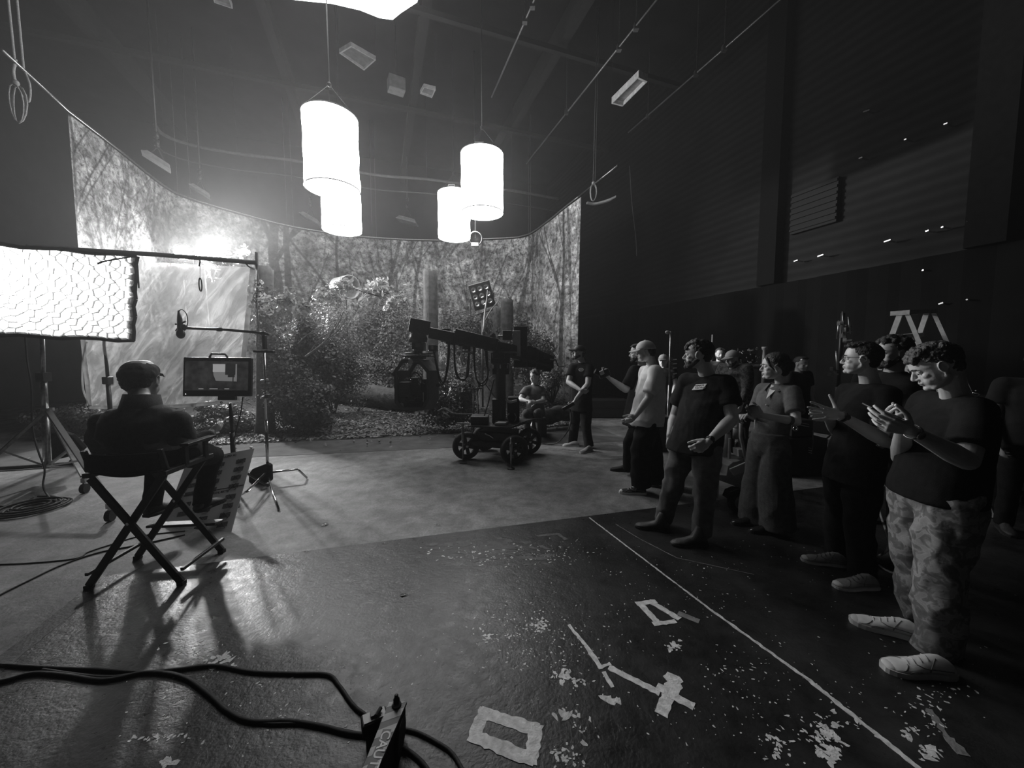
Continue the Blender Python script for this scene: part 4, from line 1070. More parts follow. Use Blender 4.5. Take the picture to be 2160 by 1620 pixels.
# boxes riding on the deck
cb_('control_box', 992, 879, 1030, 896, -.25, .28); cb_('battery_box', 1070, 845, 1096, 893, .0, .25); cb_('battery_box', 1038, 842, 1052, 899, -.1, .18)
cb_('top_box', 1072, 838, 1094, 846, .0, .22, M_BLK)
mb = MB(); mb.tube(spline([C3(1066, 842, -.05), C3(1075, 848, -.08), C3(1090, 845, -.05)], 5), .02, 8); mb.build('grey_hose', M_LGREY, root, True)
mb = MB(); mb.tube(spline([C3(1074, 872, -.06), C3(1070, 880, -.1), C3(1073, 888, -.1)], 5), .008, 6); mb.tube(spline([C3(1085, 872, -.06), C3(1089, 880, -.06), C3(1086, 890, -.06)], 5), .008, 6); mb.build('connector_cable', M_STEEL, root, True)
mb = MB(); tr = [C3(1043, 896, -.3), C3(1067, 896, -.3), C3(1073, 888, -.1), C3(1053, 888, -.1)]
mb.prism([V((p.x, p.y, .545)) for p in tr], (0, 0, 1), .035); tag(mb.build('script_folder', M_LGREY, None, bevel=.008), 'pale folder lying on the dolly deck beside the column', 'folder')
# column
cx0, cy0 = C3(1056, 850).x, YC
mb = MB(); mb.lathe([(.085, .5), (.085, 1.45), (.11, 1.46), (.11, 1.62), (.09, 1.63), (.09, 1.72), (.001, 1.72)], (cx0, cy0, 0), n=24); mb.lathe([(.14, .5), (.14, .58), (.085, .6)], (cx0, cy0, 0), n=24); mb.build('centre_column', M_BLK, root, True)
mb = MB(); mb.box((cx0, cy0, 1.56), (.30, .26, .17)); mb.box((cx0 - .02, cy0 - .14, 1.60), (.2, .03, .10)); mb.build('turntable', M_BLKP, root, bevel=.015)
for k in (-.11, .0, .11):
    mb = MB(); mb.cyl((cx0 + k, cy0 - .16, 1.46), (cx0 + k, cy0 - .16, 1.40), .012); mb.build('column_bolt', M_STEEL, root)
# slanting stay rods
mb = MB(); mb.tube([C3(1042, 800, -.1), C3(1030, 850, -.1), C3(1017, 892, -.2)], .010, 6); mb.build('stay_rod', M_BLK, root)
# arm
A0, A1, A2 = C3(884, 690, -.25), C3(1000, 716, -.1), C3(1095, 738, .0)
ad = (A2 - A0).normalized()
def barm(nm, a, b_, wd, ht, m=M_BLK, bev=.01):
    mb = MB(); mb.bar(a, b_, wd, ht); return mb.build(nm, m, root, bevel=bev)
barm('arm_beam', C3(905, 702, -.22), C3(1100, 742, .05), .15, .16)
barm('arm_beam', C3(958, 707, -.15), C3(1048, 729, -.05), .19, .20)
barm('arm_nose', C3(863, 685, -.28), C3(906, 693, -.2), .20, .20)
cb_('lower_nose', 866, 693, 893, 712, -.3, .22); cb_('arm_motor', 1060, 697, 1080, 717, -.08, .2); cb_('arm_motor', 985, 703, 996, 712, -.1, .1)
mb = MB(); p = C3(1045, 711, -.05); mb.prism([C3(1024, 716, -.08), C3(1046, 716, -.08), C3(1045, 705, -.08), C3(1041, 702, -.08)], (0, 1, 0), .18); mb.build('angle_bracket', M_STEEL, root)
cb_('rail_plate', 1050, 707, 1084, 711, -.02, .1, M_STEEL)
cb_('mount_tower', 1084, 688, 1112, 775, .0, .22)
cb_('tower_panel', 1082, 697, 1098, 760, -.04, .03, M_LGREY)
barm('side_bar', C3(1040, 743, -.12), C3(1092, 743, -.12), .03, .02, M_STEEL, .003)
barm('under_bar', C3(1050, 744, -.1), C3(1160, 772, .05), .07, .05)
barm('tail_beam', C3(1108, 745, .1), C3(1160, 768, .2), .2, .26)
cb_('counterweight', 1108, 732, 1132, 775, .02, .3); cb_('counterweight', 1132, 742, 1148, 780, .05, .28)
cb_('tail_box', 1146, 757, 1163, 784, .05, .22); cb_('tail_monitor', 1157, 754, 1168, 778, .1, .04)
mb = MB(); mb.tube([C3(1160, 758, .0), C3(1172, 759, .0), C3(1177, 772, 0), C3(1191, 773, 0)], .012, 6); mb.build('tail_handle', M_STEEL, root)
cb_('neck_base', 1038, 768, 1074, 790, -.05, .22)
rr = random.Random(14)
for k in range(16):
    x = rr.uniform(912, 1078); yc = 703 + (x - 905) * .205; s_ = rr.choice((-1, 1)); y = yc + s_ * rr.uniform(8, 15); cb_('arm_fitting', x - rr.uniform(4, 10), y - rr.uniform(3, 6), x + rr.uniform(4, 12), y + rr.uniform(2, 6), -.16, rr.uniform(.08, .2), rr.choice((M_BLK, M_BLKP, M_RUB)))
# vertical neck and remote head
mb = MB(); N0 = C3(881, 712, -.25); N1 = C3(881, 746, -.25); mb.tube([N0, N1], .07, 16); mb.lathe([(.001, 0), (.13, 0), (.14, .05), (.12, .12), (.07, .16)], C3(882, 722, -.25), n=20); mb.build('neck_post', M_BLK, root, True)
cb_('head_electronics', 868, 722, 893, 740, -.33, .18); cb_('head_panel', 876, 724, 886, 733, -.345, .012, M_GREY, bev=0); cb_('side_receiver', 903, 728, 921, 741, -.3, .12); cb_('receiver_panel', 908, 730, 914, 737, -.31, .01, M_LGREY, bev=0)
mb = MB(); mb.tube([C3(842, 748, -.35), C3(862, 745, -.3), C3(893, 747, -.3), C3(918, 745, -.25), C3(922, 733, -.25)], .014, 8); mb.tube([C3(842, 748, -.35), C3(865, 752, -.4), C3(893, 752, -.35)], .012, 8); mb.build('head_rods', M_STEEL, root, True)
cb_('head_plate', 848, 749, 905, 753, -.45, .4); cb_('quick_release', 866, 752, 893, 758, -.35, .2)
# octagonal stabiliser cage: two rings joined by thick side panels
def octo(px0, px1, y0, y1, dy): return [C3(px0 + (px1 - px0) * a, y0 + (y1 - y0) * b_, dy) for a, b_ in ((.22, 0), (.72, 0), (1, .22), (1, .80), (.84, 1), (.2, 1), (.02, .86), (0, .22))]
fr = octo(831, 905, 758, 866, -.55); bkk = octo(862, 925, 759, 862, -.05)
c_f = sum(fr, V((0, 0, 0))) / 8; c_b = sum(bkk, V((0, 0, 0))) / 8
fi = [c_f + (p - c_f) * .86 for p in fr]; bi = [c_b + (p - c_b) * .82 for p in bkk]
mb = MB(); vs = fr + fi + [p + V((0, .03, 0)) for p in fr] + [p + V((0, .03, 0)) for p in fi]; fs = []
for i in range(8):
    j = (i + 1) % 8
    fs += [(i, j, 8 + j, 8 + i), (16 + j, 16 + i, 24 + i, 24 + j), (i, 16 + i, 16 + j, j), (8 + i, 8 + j, 24 + j, 24 + i)]
mb.add(vs, fs); mb.build('cage_ring', mat('cage_grey', .04, .5), root)
mb = MB(); vs = bkk + bi + [p + V((0, .03, 0)) for p in bkk] + [p + V((0, .03, 0)) for p in bi]; mb.add(vs, fs); mb.build('cage_ring', M_BLK, root)
for (i, j) in ((0, 1), (1, 2), (2, 3), (3, 4), (4, 5), (6, 7)):
    mb = MB(); mb.add([fr[i], fr[j], bkk[j], bkk[i]], [(0, 1, 2, 3)]); o = mb.build('cage_side_panel', M_BLKP, root); o.modifiers.new('t', 'SOLIDIFY').thickness = .02
for (px, py) in ((831, 790), (835, 798), (924, 812)):
    mb = MB(); mb.cyl(C3(px, py, -.5), C3(px + 3, py, -.42), .03, n=14); mb.build('pivot_motor', M_BLK, root)
mb = MB(); mb.cyl(C3(866, 763, -.58), C3(866, 763, -.55), .034, n=18); mb.build('round_badge', M_LGREY, root)
# camera package inside the cage
for nm, q in (('camera_body', (857, 808, 890, 845, -.42, .42)), ('matte_box', (841, 806, 866, 836, -.52, .14)), ('battery_plate', (888, 800, 900, 850, -.35, .25)), ('lens_motor', (862, 836, 876, 846, -.5, .12)),
              ('wireless_box', (862, 797, 882, 808, -.4, .2)), ('lower_plate', (846, 846, 896, 851, -.45, .4)), ('gyro_box', (850, 851, 892, 864, -.42, .3)), ('focus_motor', (845, 838, 856, 848, -.5, .1))):
    cb_(nm, *q)
mb = MB(); mb.tube(spline([C3(864, 800, -.45), C3(875, 785, -.45), C3(890, 800, -.4), C3(893, 830, -.42)], 6), .010, 6); mb.build('camera_cable', M_BLK, root, True)
mb = MB(); mb.bar(C3(893, 828, -.46), C3(893, 848, -.46), .02, .012); mb.build('vertical_strip', M_LGREY, root)
rr = random.Random(9)
for k in range(26):
    q = C3(rr.uniform(850, 895), rr.choice((rr.uniform(797, 812), rr.uniform(834, 842))), -.47 - rr.uniform(0, .04)); mb = MB(); mb.cyl(q, q + V((rr.uniform(-.02, .02), -.015, rr.uniform(-.005, .012))), .008, n=8); mb.build('bright_connector', M_CHR, root)
for k in range(14):
    q = C3(rr.uniform(866, 916), rr.uniform(736, 756), -.42); mb = MB(); mb.cyl(q, q + V((rr.uniform(-.02, .02), -.02, 0)), .007, n=8); mb.build('bright_connector', M_CHR, root)
# looping control cables
for ln in ([(914, 738), (921, 775), (928, 805), (934, 810), (941, 795), (947, 760), (949, 718)], [(916, 742), (926, 790), (933, 806), (939, 798), (944, 760), (946, 718)], [(958, 716), (958, 760), (963, 792), (975, 802), (983, 796), (986, 765), (990, 725)],
           [(959, 720), (960, 770), (968, 796), (978, 800), (987, 790), (990, 750), (992, 722)], [(999, 722), (1000, 770), (1006, 802), (1015, 813), (1026, 806), (1029, 780), (1027, 740)], [(1001, 730), (1003, 790), (1012, 808), (1024, 802), (1030, 785), (1026, 768), (1024, 740)]):
    mb = MB(); mb.tube(spline([C3(x, y, -.26 + .001 * (x - 914)) for x, y in ln], 8), .011, 8); mb.build('looping_cable', M_RUB, root, True)
mb = MB(); mb.tube([C3(973, 741, -.2), C3(990, 743, -.2), C3(1000, 748, -.15)], .014, 6); mb.build('silver_handle', M_STEEL, root, True)
# pair of thin stands behind the crane column
s0 = at(1005, 895, 6.9)
root2 = empty('small_stand', (s0.x, s0.y, 0), 'small black twin-pole stand behind the crane cables', 'stand')
for dx in (-.05, .06):
    mb = MB(); mb.tube([(s0.x + dx, s0.y, .02), (s0.x + dx * .6 - .02, s0.y, 1.02)], .013, 8); mb.build('pole', M_BLK, root2, True)
mb = MB(); mb.bar((s0.x - .16, s0.y, .99), (s0.x + .12, s0.y, 1.0), .05, .025); mb.build('crossbar', M_BLK, root2)
for dx in (-.12, .05):
    mb = MB(); mb.lathe([(.001, 0), (.03, 0), (.034, .02), (.03, .07), (.001, .07)], (s0.x + dx, s0.y, 1.02), n=12); mb.build('clamp', M_BLK, root2)
# ------------------------------------------------------------------ nine-bulb light
YB = 9.2
mc = at(1017, 624, YB); xb = (at(1041, 617, YB) - at(994, 630, YB)).normalized(); nb = V((0, -1, -.1)); nb = (nb - xb * nb.dot(xb)).normalized(); yb = nb.cross(xb).normalized()
if yb.z < 0: yb = -yb
RB = Matrix((xb, -nb, yb)).transposed()
root = empty('nine_bulb_light', mc, 'dark square lamp panel with nine round bulbs tilted among the trees', 'film lamp')
mb = MB(); mb.box(mc, (.52, .22, .60), RB); mb.build('lamp_housing', M_BLK, root, bevel=.015)
for i in range(3):
    for j in range(3):
        c = mc + xb * (i - 1) * .155 + yb * (j - 1) * .165 + nb * .150
        mb = MB(); mb.lathe([(.001, -.035), (.035, -.028), (.058, -.004), (.062, .006)], c, nb, 20); mb.build('bulb', mat('reflector_glass', .8, .12, .85, .05) if i + j == 0 else bpy.data.materials['reflector_glass'], root, True)
mb = MB(); mb.tube([mc - xb * .29 + yb * .0, mc - xb * .29 - V((0, 0, .42)), mc + xb * .25 - V((0, 0, .40)), mc + xb * .29], .016, 8); mb.build('yoke', M_BLK, root)
q = mc - V((0, 0, .42)); mb = MB(); mb.tube([q, (q.x, q.y, .35)], .025, 10); mb.build('stand_pole', M_BLK, root, True)
for k in range(3):
    t = k * 2.094 + .2; mb = MB(); mb.tube([(q.x, q.y, 1.0), (q.x + .5 * math.cos(t), q.y + .5 * math.sin(t), .3)], .014, 6); mb.build('leg', M_BLK, root)
# ------------------------------------------------------------------ things hanging from the grid
def rope_pair(name, label, px1, px2, ytop, ybot, zp=ZT + .05, m=M_BLK, r0=.010, cat='rope'):
    d = ray(px1, ybot); a = gp(px1, ybot, zp); b_ = gp(px2, ybot + (0), zp)
    root = empty(name, a, label, cat)
    for p in (a, b_):
        mb = MB(); mb.tube([p, (p.x, p.y, H - .02)], r0, 6); mb.build('rope_strand', m, root, True)
    return root
M_RDIM = mat('dark_rope', .08, .8, 0, .2, 60)
for lab, x1, x2, yb in (('pair of thin ropes holding the backdrop pipe, left of the front left lantern', 606, 619, 478),
                        ('pair of thin ropes holding the backdrop pipe between the lantern pairs', 785, 794, 501),
                        ('pair of thin ropes holding the backdrop pipe right of the right lanterns', 1115, 1119, 495),
                        ('pair of thin ropes holding the left flank of the backdrop pipe', 376, 402, 412)):
    rope_pair('suspension_rope', lab, x1, x2, 0, yb, m=M_RDIM, r0=.008)
def coil(root, c, R_, n, m, seed):
    rr = random.Random(seed)
    mb = MB()
    pts = []
    for k in range(n * 12):
        t = k * PI / 6; w_ = R_ * (1 + .15 * math.sin(k * .4))
        pts.append(c + V((w_ * .42 * math.sin(t) + .01 * math.sin(k), .03 * math.cos(t * .5), -R_ * 1.1 + R_ * 1.1 * math.cos(t))))
    mb.tube(pts, .010, 6); mb.build('rope_coil', m, root, True)
    mb = MB(); mb.ell(c + V((0, 0, .02)), (.05, .04, .05)); mb.build('rope_knot', m, root, True)
a = gp(30, 132, ZT + .03)
root = empty('hanging_rope', a, 'pale rope with a hanging coil tied to the pipe at the top left corner', 'rope')
mb = MB(); mb.tube([gp(32, 140, ZT), (a.x - .05, a.y, H - .02)], .016, 8); mb.build('rope_strand', M_ROPE, root, True)
a2 = gp(50, 150, ZT + .03); mb = MB(); mb.tube([a2, (a2.x - .02, a2.y, H - .02)], .016, 8); mb.build('rope_strand', M_ROPE, root, True)
mb = MB(); mb.tube(spline([at(33, 125, a.y), at(28, 150, a.y), at(32, 175, a.y)], 5), .02, 8); mb.build('rope_tail', M_ROPE, root, True)
coil(root, at(33, 178, a.y), .26, 4, M_ROPE, 2)
mb = MB(); mb.tube(spline([at(52, 150, a2.y), at(63, 180, a2.y), at(62, 212, a2.y), at(52, 210, a2.y), at(40, 190, a2.y)], 6), .014, 8); mb.build('rope_tail', M_ROPE, root, True)
a = gp(1251, 388, ZT + .03)
root = empty('hanging_rope', a, 'pale rope with a small coil tied to the right end of the backdrop pipe', 'rope')
for dx in (0, .05):
    mb = MB(); mb.tube([a + V((dx, 0, 0)), (a.x + dx + .05, a.y, H - .02)], .010, 8); mb.build('rope_strand', M_RDIM, root, True)
coil(root, at(1252, 388, a.y), .20, 3, M_ROPE, 3)
# ceiling pipes running the length of the studio
M_PIPE = mat('ceiling_pipe', .20, .4, .5, .3, 2)
def cpipe(name, label, px0, py0, px1, py1, z, r0, cat='pipe', clamps=(), m=None):
    a = gp(px0, py0, z); b_ = gp(px1, py1, z); root = empty(name, a, label, cat)
    d = (b_ - a); ext = a - d.normalized() * 1.5
    mb = MB(); mb.tube([ext, b_], r0, 8); mb.build('pipe_run', m or M_PIPE, root, True)
    for (cx_, cy_) in clamps:
        c = gp(cx_, cy_, z); mb = MB(); mb.box(c, (.10, .10, .13)); mb.cyl(c, c + V((0, 0, H - z - .02)), .012, n=6); mb.build('beam_clamp', M_STEEL, root)
cpipe('ceiling_pipe', 'thin ceiling pipe at top centre, nearest to the lanterns', 1127, 0, 1037, 205, 8.6, .022, clamps=[(1123, 10), (1107, 42)])
cpipe('ceiling_pipe', 'thin ceiling pipe with clamps passing above the backdrop rope', 1385, 0, 1110, 345, 8.6, .022, clamps=[(1342, 57), (1306, 101), (1195, 236)])
cpipe('ceiling_pipe', 'thin ceiling pipe passing above the hanging tube fixture', 1645, 0, 1325, 280, 8.6, .020, clamps=[(1528, 102), (1469, 155), (1367, 245)])
cpipe('ceiling_pipe', 'thin ceiling pipe just above the thick grey track on the right', 1925, 0, 1445, 308, 8.2, .016, clamps=[(1888, 21), (1617, 191), (1537, 244), (1500, 272)], m=mat('dim_pipe', .10, .5, .3))
# curved curtain track
zk = 7.6
tp = [gp(x, y, zk) for x, y in ((2040, -36), (1980, 0), (1850, 78), (1700, 172), (1560, 262), (1440, 336), (1370, 377), (1320, 405), (1285, 422), (1255, 430), (1238, 428))]
mb = MB(); s_ = spline(tp, 6)
for a, b_ in zip(s_, s_[1:]): mb.bar(a, b_, .10, .07)
root = empty('curtain_track', tp[3], 'long thick grey curtain track curving round the top of the right wall', 'curtain track'); mb.build('track_rail', mat('track_grey', .62, .5, 0, .15, 2), root)
for k in (8, 24, 40):
    mb = MB(); c = s_[k]; mb.tube([c, (c.x, c.y, H - .02)], .012, 6); mb.build('track_hanger', M_BLK, root)
# ceiling fixtures
def troffer(label, P4, z, depth=.10, c=.30, tubes=0):
    p = [gp(x, y, z) for x, y in P4]; ctr_ = sum(p, V((0, 0, 0))) / 4; root = empty('ceiling_fixture', ctr_, label, 'ceiling light')
    mb = MB(); inn = [ctr_ + (q - ctr_) * .9 for q in p]
    up = V((0, 0, depth)); vs = p + inn + [q + up for q in p] + [q + up * .6 for q in inn]
    fs = []
    for i in range(4):
        j = (i + 1) % 4; fs += [(i, j, 4 + j, 4 + i), (i, 8 + i, 8 + j, j), (4 + i, 4 + j, 12 + j, 12 + i)]
    fs.append((8, 11, 10, 9)); mb.add(vs, fs); mb.build('fixture_body', mat('fixture_rim', c, .5), root)
    mb = MB(); mb.add([q + up * .6 for q in inn], [(0, 1, 2, 3)]); mb.build('diffuser', mat('fixture_panel', c * .35, .4), root)
    for q in (p[0], p[2]):
        mb = MB(); mb.tube([q + up, (q.x, q.y, H - .02)], .006, 5); mb.build('hanger_wire', M_BLK, root)
troffer('unlit rectangular ceiling panel light above the front left lantern', [(715, 112), (740, 97), (793, 127), (768, 149)], 9.0)
troffer('small unlit ceiling panel light between the two lantern pairs', [(886, 198), (894, 184), (919, 190), (911, 207)], 9.0, c=.5)
troffer('unlit ceiling panel light cut by the top edge, left of centre', [(452, 6), (445, -20), (480, -14), (491, 19)], 9.0)
troffer('long pale tube fixture hanging at upper right centre', [(1290, 219), (1347, 163), (1366, 172), (1313, 225)], 8.0, .16, .65)
c = gp(836, 180, 8.7); mb = MB(); mb.box(c, (.42, .3, .34), Matrix.Rotation(.5, 3, 'Z')); root = empty('ceiling_speaker', c, 'small grey box hanging beside the small ceiling panel light', 'box'); mb.build('box_shell', M_GREY, root, bevel=.02)
mb = MB(); mb.tube([c, (c.x, c.y, H - .02)], .02, 6); mb.build('hanger', M_BLK, root)
# dark beams and ducts
M_BEAM = mat('dark_beam', .009, .85)
for k, (u0, z0) in enumerate(((-6.5, 9.6), (-2.4, 9.9), (1.2, 9.6), (4.6, 9.6))):
    mb = MB(); mb.bar(room(u0, -3, z0), room(u0, 18.6, z0), .22, .30); mb.bar(room(u0, -3, z0 + .3), room(u0, 18.6, z0 + .3), .05, .5); struct(mb.build('trim_%d' % (3 + k), M_BEAM))
for k, t0 in enumerate((2.0, 5.6, 9.2, 12.8)):
    mb = MB(); mb.bar(room(-9, t0, 9.25), room(8.3, t0, 9.25), .12, .12); struct(mb.build('trim_%d' % (7 + k), M_BEAM))
# truss pipe across the back
tr_ = [gp(x, y, 7.4) for x, y in ((325, 262), (345, 284), (400, 305), (500, 324), (600, 336), (700, 352), (800, 370), (900, 378), (990, 390), (1080, 402), (1180, 420))]
root = empty('curved_truss', tr_[4], 'thin curved pipe track hanging high behind the lanterns', 'truss')
mb = MB(); mb.tube(spline(tr_, 6), .045, 8); mb.build('upper_pipe', mat('truss_dim', .045, .7), root, True)
mb = MB(); mb.tube([p - V((0, 0, .45)) for p in spline(tr_, 6)], .02, 8); mb.build('lower_pipe', mat('truss_dimmer', .02, .7), root, True)
for i in (1, 3, 5, 7, 9):
    mb = MB(); mb.tube([tr_[i], (tr_[i].x, tr_[i].y, H - .02)], .008, 5); mb.build('hanger_wire', M_BLK, root)
# hanging work lights
def pend(label, px, py, Y, w_px, rot, first=[None]):
    c = at(px, py, Y); W_ = w_px / FPX * Y; root = empty('hanging_floodlight', c, label, 'flood light', 'unlit floodlights hanging behind the backdrop top')
    R_ = Matrix.Rotation(rot, 3, 'Z') @ Matrix.Rotation(.5 if rot else .25, 3, 'Y')
    mb = MB(); mb.box(c, (W_, W_ * .55, W_ * .16), R_, taper=.8); mb.build('lamp_housing', M_GREY, root, bevel=.02)
    mb = MB(); mb.box(c - R_ @ V((0, 0, W_ * .10)), (W_ * 1.02, W_ * .58, W_ * .05), R_); mb.build('lamp_rim', M_GREY, root)
    mb = MB(); mb.tube([c + R_ @ V((-W_ * .3, 0, 0)), c + V((0, 0, W_ * .55)), c + R_ @ V((W_ * .3, 0, 0))], .018, 6); mb.build('yoke', M_BLK, root)
    mb = MB(); mb.tube([c + V((0, 0, W_ * .5)), (c.x, c.y, H - .02)], .022, 6); mb.lathe([(.001, 0), (.05, 0), (.05, .12), (.001, .12)], c + V((0, 0, W_ * .6)), n=10); mb.lathe([(.001, 0), (.05, 0), (.05, .10), (.001, .10)], c + V((0, 0, W_ * .95)), n=10); mb.build('drop_pole', M_BLK, root, True)
pend('unlit floodlight hanging over the left flank of the backdrop', 333, 338, 8.6, 46, .7)
pend('dim unlit floodlight hanging over the backdrop, right of the left flank one', 424, 402, 11, 36, .6)
pend('unlit floodlight hanging just left of the lower left lantern', 656, 460, 14.6, 38, .2)
pend('unlit floodlight hanging centrally between the lantern pairs', 860, 464, 15.6, 40, 0)
# round lamp behind the lower right lantern
c = at(1003, 503, 11.8); root = empty('hanging_fresnel', c, 'dark round lamp with a chrome ring hanging beside the smallest lantern', 'film lamp')
mb = MB(); mb.lathe([(.001, -.3), (.16, -.3), (.2, -.2), (.2, .05), (.22, .05), (.22, .09), (.17, .09)], c, (.1, -1, -.3), 28); mb.build('lamp_housing', M_BLK, root, True)
mb = MB(); mb.lathe([(.17, .085), (.195, .10), (.215, .085)], c, (.1, -1, -.3), 28); mb.build('chrome_ring', M_CHR, root, True)
mb = MB(); mb.box(c - V((0, .1, .22)), (.24, .12, .12)); mb.build('connector_box', M_STEEL, root, bevel=.02)
mb = MB(); mb.tube([c, (c.x, c.y, H - .02)], .02, 6); mb.build('drop_pole', M_BLK, root)
# small sign on the far wall, ladder-like marks, glints on the padded wall
sp = at(1483, 697, 1); d = ray(1483, 697); t = (TF - .06) / d.dot(RD); c = V((0, 0, CAMH)) + d * t
mb = MB(); mb.box(c, (.30, .02, .26), Matrix.Rotation(math.atan2(RR.y, RR.x), 3, 'Z')); tag(mb.build('wall_sign', M_LGREY), 'small square pale notice on the far dark wall', 'sign')
d0 = [ray(1236, 708), ray(1296, 708), ray(1296, 880)]
q = [V((0, 0, CAMH)) + r_ * ((TF - .05) / r_.dot(RD)) for r_ in d0]
root = empty('far_door_frame', V((q[0].x, q[0].y, 0)), 'faint grey door frame in the far dark wall, right of the backdrop', 'door frame')
for a, b_ in ((V((q[0].x, q[0].y, q[0].z)), q[1]), (q[1], V((q[1].x, q[1].y, .01))), (q[0], V((q[0].x, q[0].y, .01)))):
    mb = MB(); mb.bar(a, b_, .06, .06, up=RD); mb.build('frame_member', mat('dim_frame', .06, .7), root)
CLEAT = ['on the padded wall high above the woman', 'rightmost of the upper row near the second pilaster', "on the padded wall above the vent's far side", 'just above the dark vent panel', 'longer one right of the vent, near the lower edge of the padding', 'in the lower row, left of the second pilaster', 'next to the second pilaster in the lower row', 'on the second pilaster at the lower edge', 'long one under the vent, lowest row', 'leftmost and lowest one under the vent', 'just right above the step ladder', 'on the drape edge above the step ladder', 'farthest right, low over the drape']
for i, (px, py, L_) in enumerate(((1828, 234, 14), (1995, 261, 8), (1910, 294, 5), (1816, 333, 8), (1872, 508, 14), (1956, 487, 7), (1988, 479, 5), (2042, 467, 5), (1731, 539, 12), (1679, 550, 8), (1985, 640, 10), (1947, 570, 4), (2040, 632, 4))):
    a = wp(px - L_ / 2, py + L_ * .17, UR - .24); b_ = wp(px + L_ / 2, py - L_ * .17, UR - .24)
    mb = MB(); mb.bar(a, b_, .02, .02); mb.box((a + b_) / 2 + RR * .11, (.20, .02, .02), Matrix.Rotation(math.atan2(RR.y, RR.x), 3, 'Z')); tag(mb.build('metal_hook', M_CHR), 'tiny bright cleat ' + CLEAT[i], 'cleat', 'tiny bright cleats on the right wall')
mb = MB(); mb.tube(spline([wp(1328, 350, UR - .3), wp(1333, 430, UR - .3), wp(1341, 500, UR - .3), wp(1343, 540, UR - .3)], 5), .012, 6); tag(mb.build('hanging_cable', M_GREY, None, True), 'thin cable hanging down the right wall below the track bend', 'cable')
# ------------------------------------------------------------------ gear standing behind the group on the right
def simple_stand(label, px, ptop, Y, m, knobs=(), r0=.016, legs=True, name='light_stand'):
    t = at(px, ptop, Y); root = empty(name, (t.x, t.y, 0), label, 'light stand')
    mb = MB(); mb.tube([(t.x, t.y, .15), (t.x, t.y, t.z * .55)], r0 * 1.3, 8); mb.tube([(t.x, t.y, t.z * .55), t], r0, 8); mb.build('pole', m, root, True)
    for ky in knobs:
        p = at(px, ky, Y); mb = MB(); mb.cyl(p, p + V((.09, -.02, .01)), .016, n=8); mb.box(p, (.05, .05, .06)); mb.build('knob', M_CHR, root)
    if legs:
        for k in range(3):
            a_ = .4 + k * 2.094; mb = MB(); mb.tube([(t.x, t.y, .6), (t.x + .42 * math.cos(a_), t.y + .42 * math.sin(a_), .012)], .011, 6); mb.build('leg', M_BLK, root)
    return root
r_ = simple_stand('bright steel stand pole behind the man with the chest patch', 1415, 699, 6.4, M_STEEL, (758, 767, 776, 788))
p = at(1413, 701, 6.4); mb = MB(); mb.ell(p - V((.04, 0, 0)), (.04, .02, .03)); mb.build('pole_cap', M_LGREY, r_)
simple_stand('thin dark stand behind the hair of the man with the chest patch', 1503, 706, 7.6, M_GREY, ())
r_ = simple_stand('tall rack stand with clamps behind the man with glasses', 1778, 660, 5.0, M_BLK, (690, 700, 718), .024)
for (x, y0, y1, dx) in ((1770, 676, 715, -4), (1778, 657, 700, 0), (1790, 668, 705, 3), (1764, 740, 790, 3)):
    mb = MB(); mb.tube([at(x, y0, 4.95), at(x + dx, y1, 4.95)], .012, 6); mb.build('clamp_arm', M_STEEL, r_, True)
for (x, y) in ((1772, 682), (1777, 708), (1784, 695), (1757, 778), (1765, 784), (1752, 790)):
    mb = MB(); mb.box(at(x, y, 4.9), (.04, .05, .05)); mb.build('clamp_knob', M_CHR, r_)
# camera on a cart behind the camouflage shirt
Yk = 6.6
p = at(1575, 768, Yk); root = empty('equipment_cart', (p.x, p.y, 0), 'equipment cart with a small camera on top behind the man in camouflage', 'cart')
a = at(1545, 772, Yk); b_ = at(1618, 790, Yk)
mb = MB(); mb.bar((a.x, a.y, a.z), (b_.x, a.y, a.z), .5, .03); mb.build('top_shelf', M_GREY, root)
mb = MB(); mb.box(((a.x + b_.x) / 2, a.y, a.z - .42), (abs(b_.x - a.x) * .96, .48, .78)); mb.build('cart_body', M_GREY, root, bevel=.02)
for sx_ in (0, 1):
    for sy_ in (-.2, .2):
        q = V((a.x + (b_.x - a.x) * (.08 + .84 * sx_), a.y + sy_, .07)); mb = MB(); mb.cyl(q + V((0, -.02, 0)), q + V((0, .02, 0)), .07, n=16); mb.build('caster', M_RUB, root)
mb = MB(); mb.box(((a.x + b_.x) / 2, a.y, .20), (abs(b_.x - a.x) * .96, .48, .05))
for sx_ in (0, 1):
    for sy_ in (-.22, .22):
        q = V((a.x + (b_.x - a.x) * (.04 + .92 * sx_), a.y + sy_, .13)); mb.cyl(q, V((q.x, q.y, a.z - .6)), .018)
mb.build('frame', M_STEEL, root)
cc = at(1568, 756, Yk)
r2 = empty('cinema_camera', (cc.x, a.y, a.z + .02), 'small cinema camera with chrome fittings sitting on the cart', 'camera')
mb = MB(); mb.box((cc.x, a.y, a.z + .13), (.34, .16, .17)); mb.build('camera_body', M_BLK, r2, bevel=.015)
mb = MB(); mb.cyl((cc.x - .17, a.y, a.z + .13), (cc.x - .34, a.y, a.z + .13), .055, n=18); mb.build('lens', M_BLK, r2)
mb = MB(); mb.box((cc.x, a.y, a.z + .028), (.3, .14, .03)); mb.build('base_plate', M_STEEL, r2)
rr = random.Random(3)
for k in range(26):
    q = V((cc.x + rr.uniform(-.26, .22), a.y - .1, a.z + rr.uniform(.05, .30))); mb = MB()
    mb.cyl(q, q + V((rr.uniform(-.04, .04), 0, rr.uniform(-.03, .03))), .008, n=6); mb.box(q, (.02, .03, .02)); mb.build('chrome_fitting', M_CHR, r2)
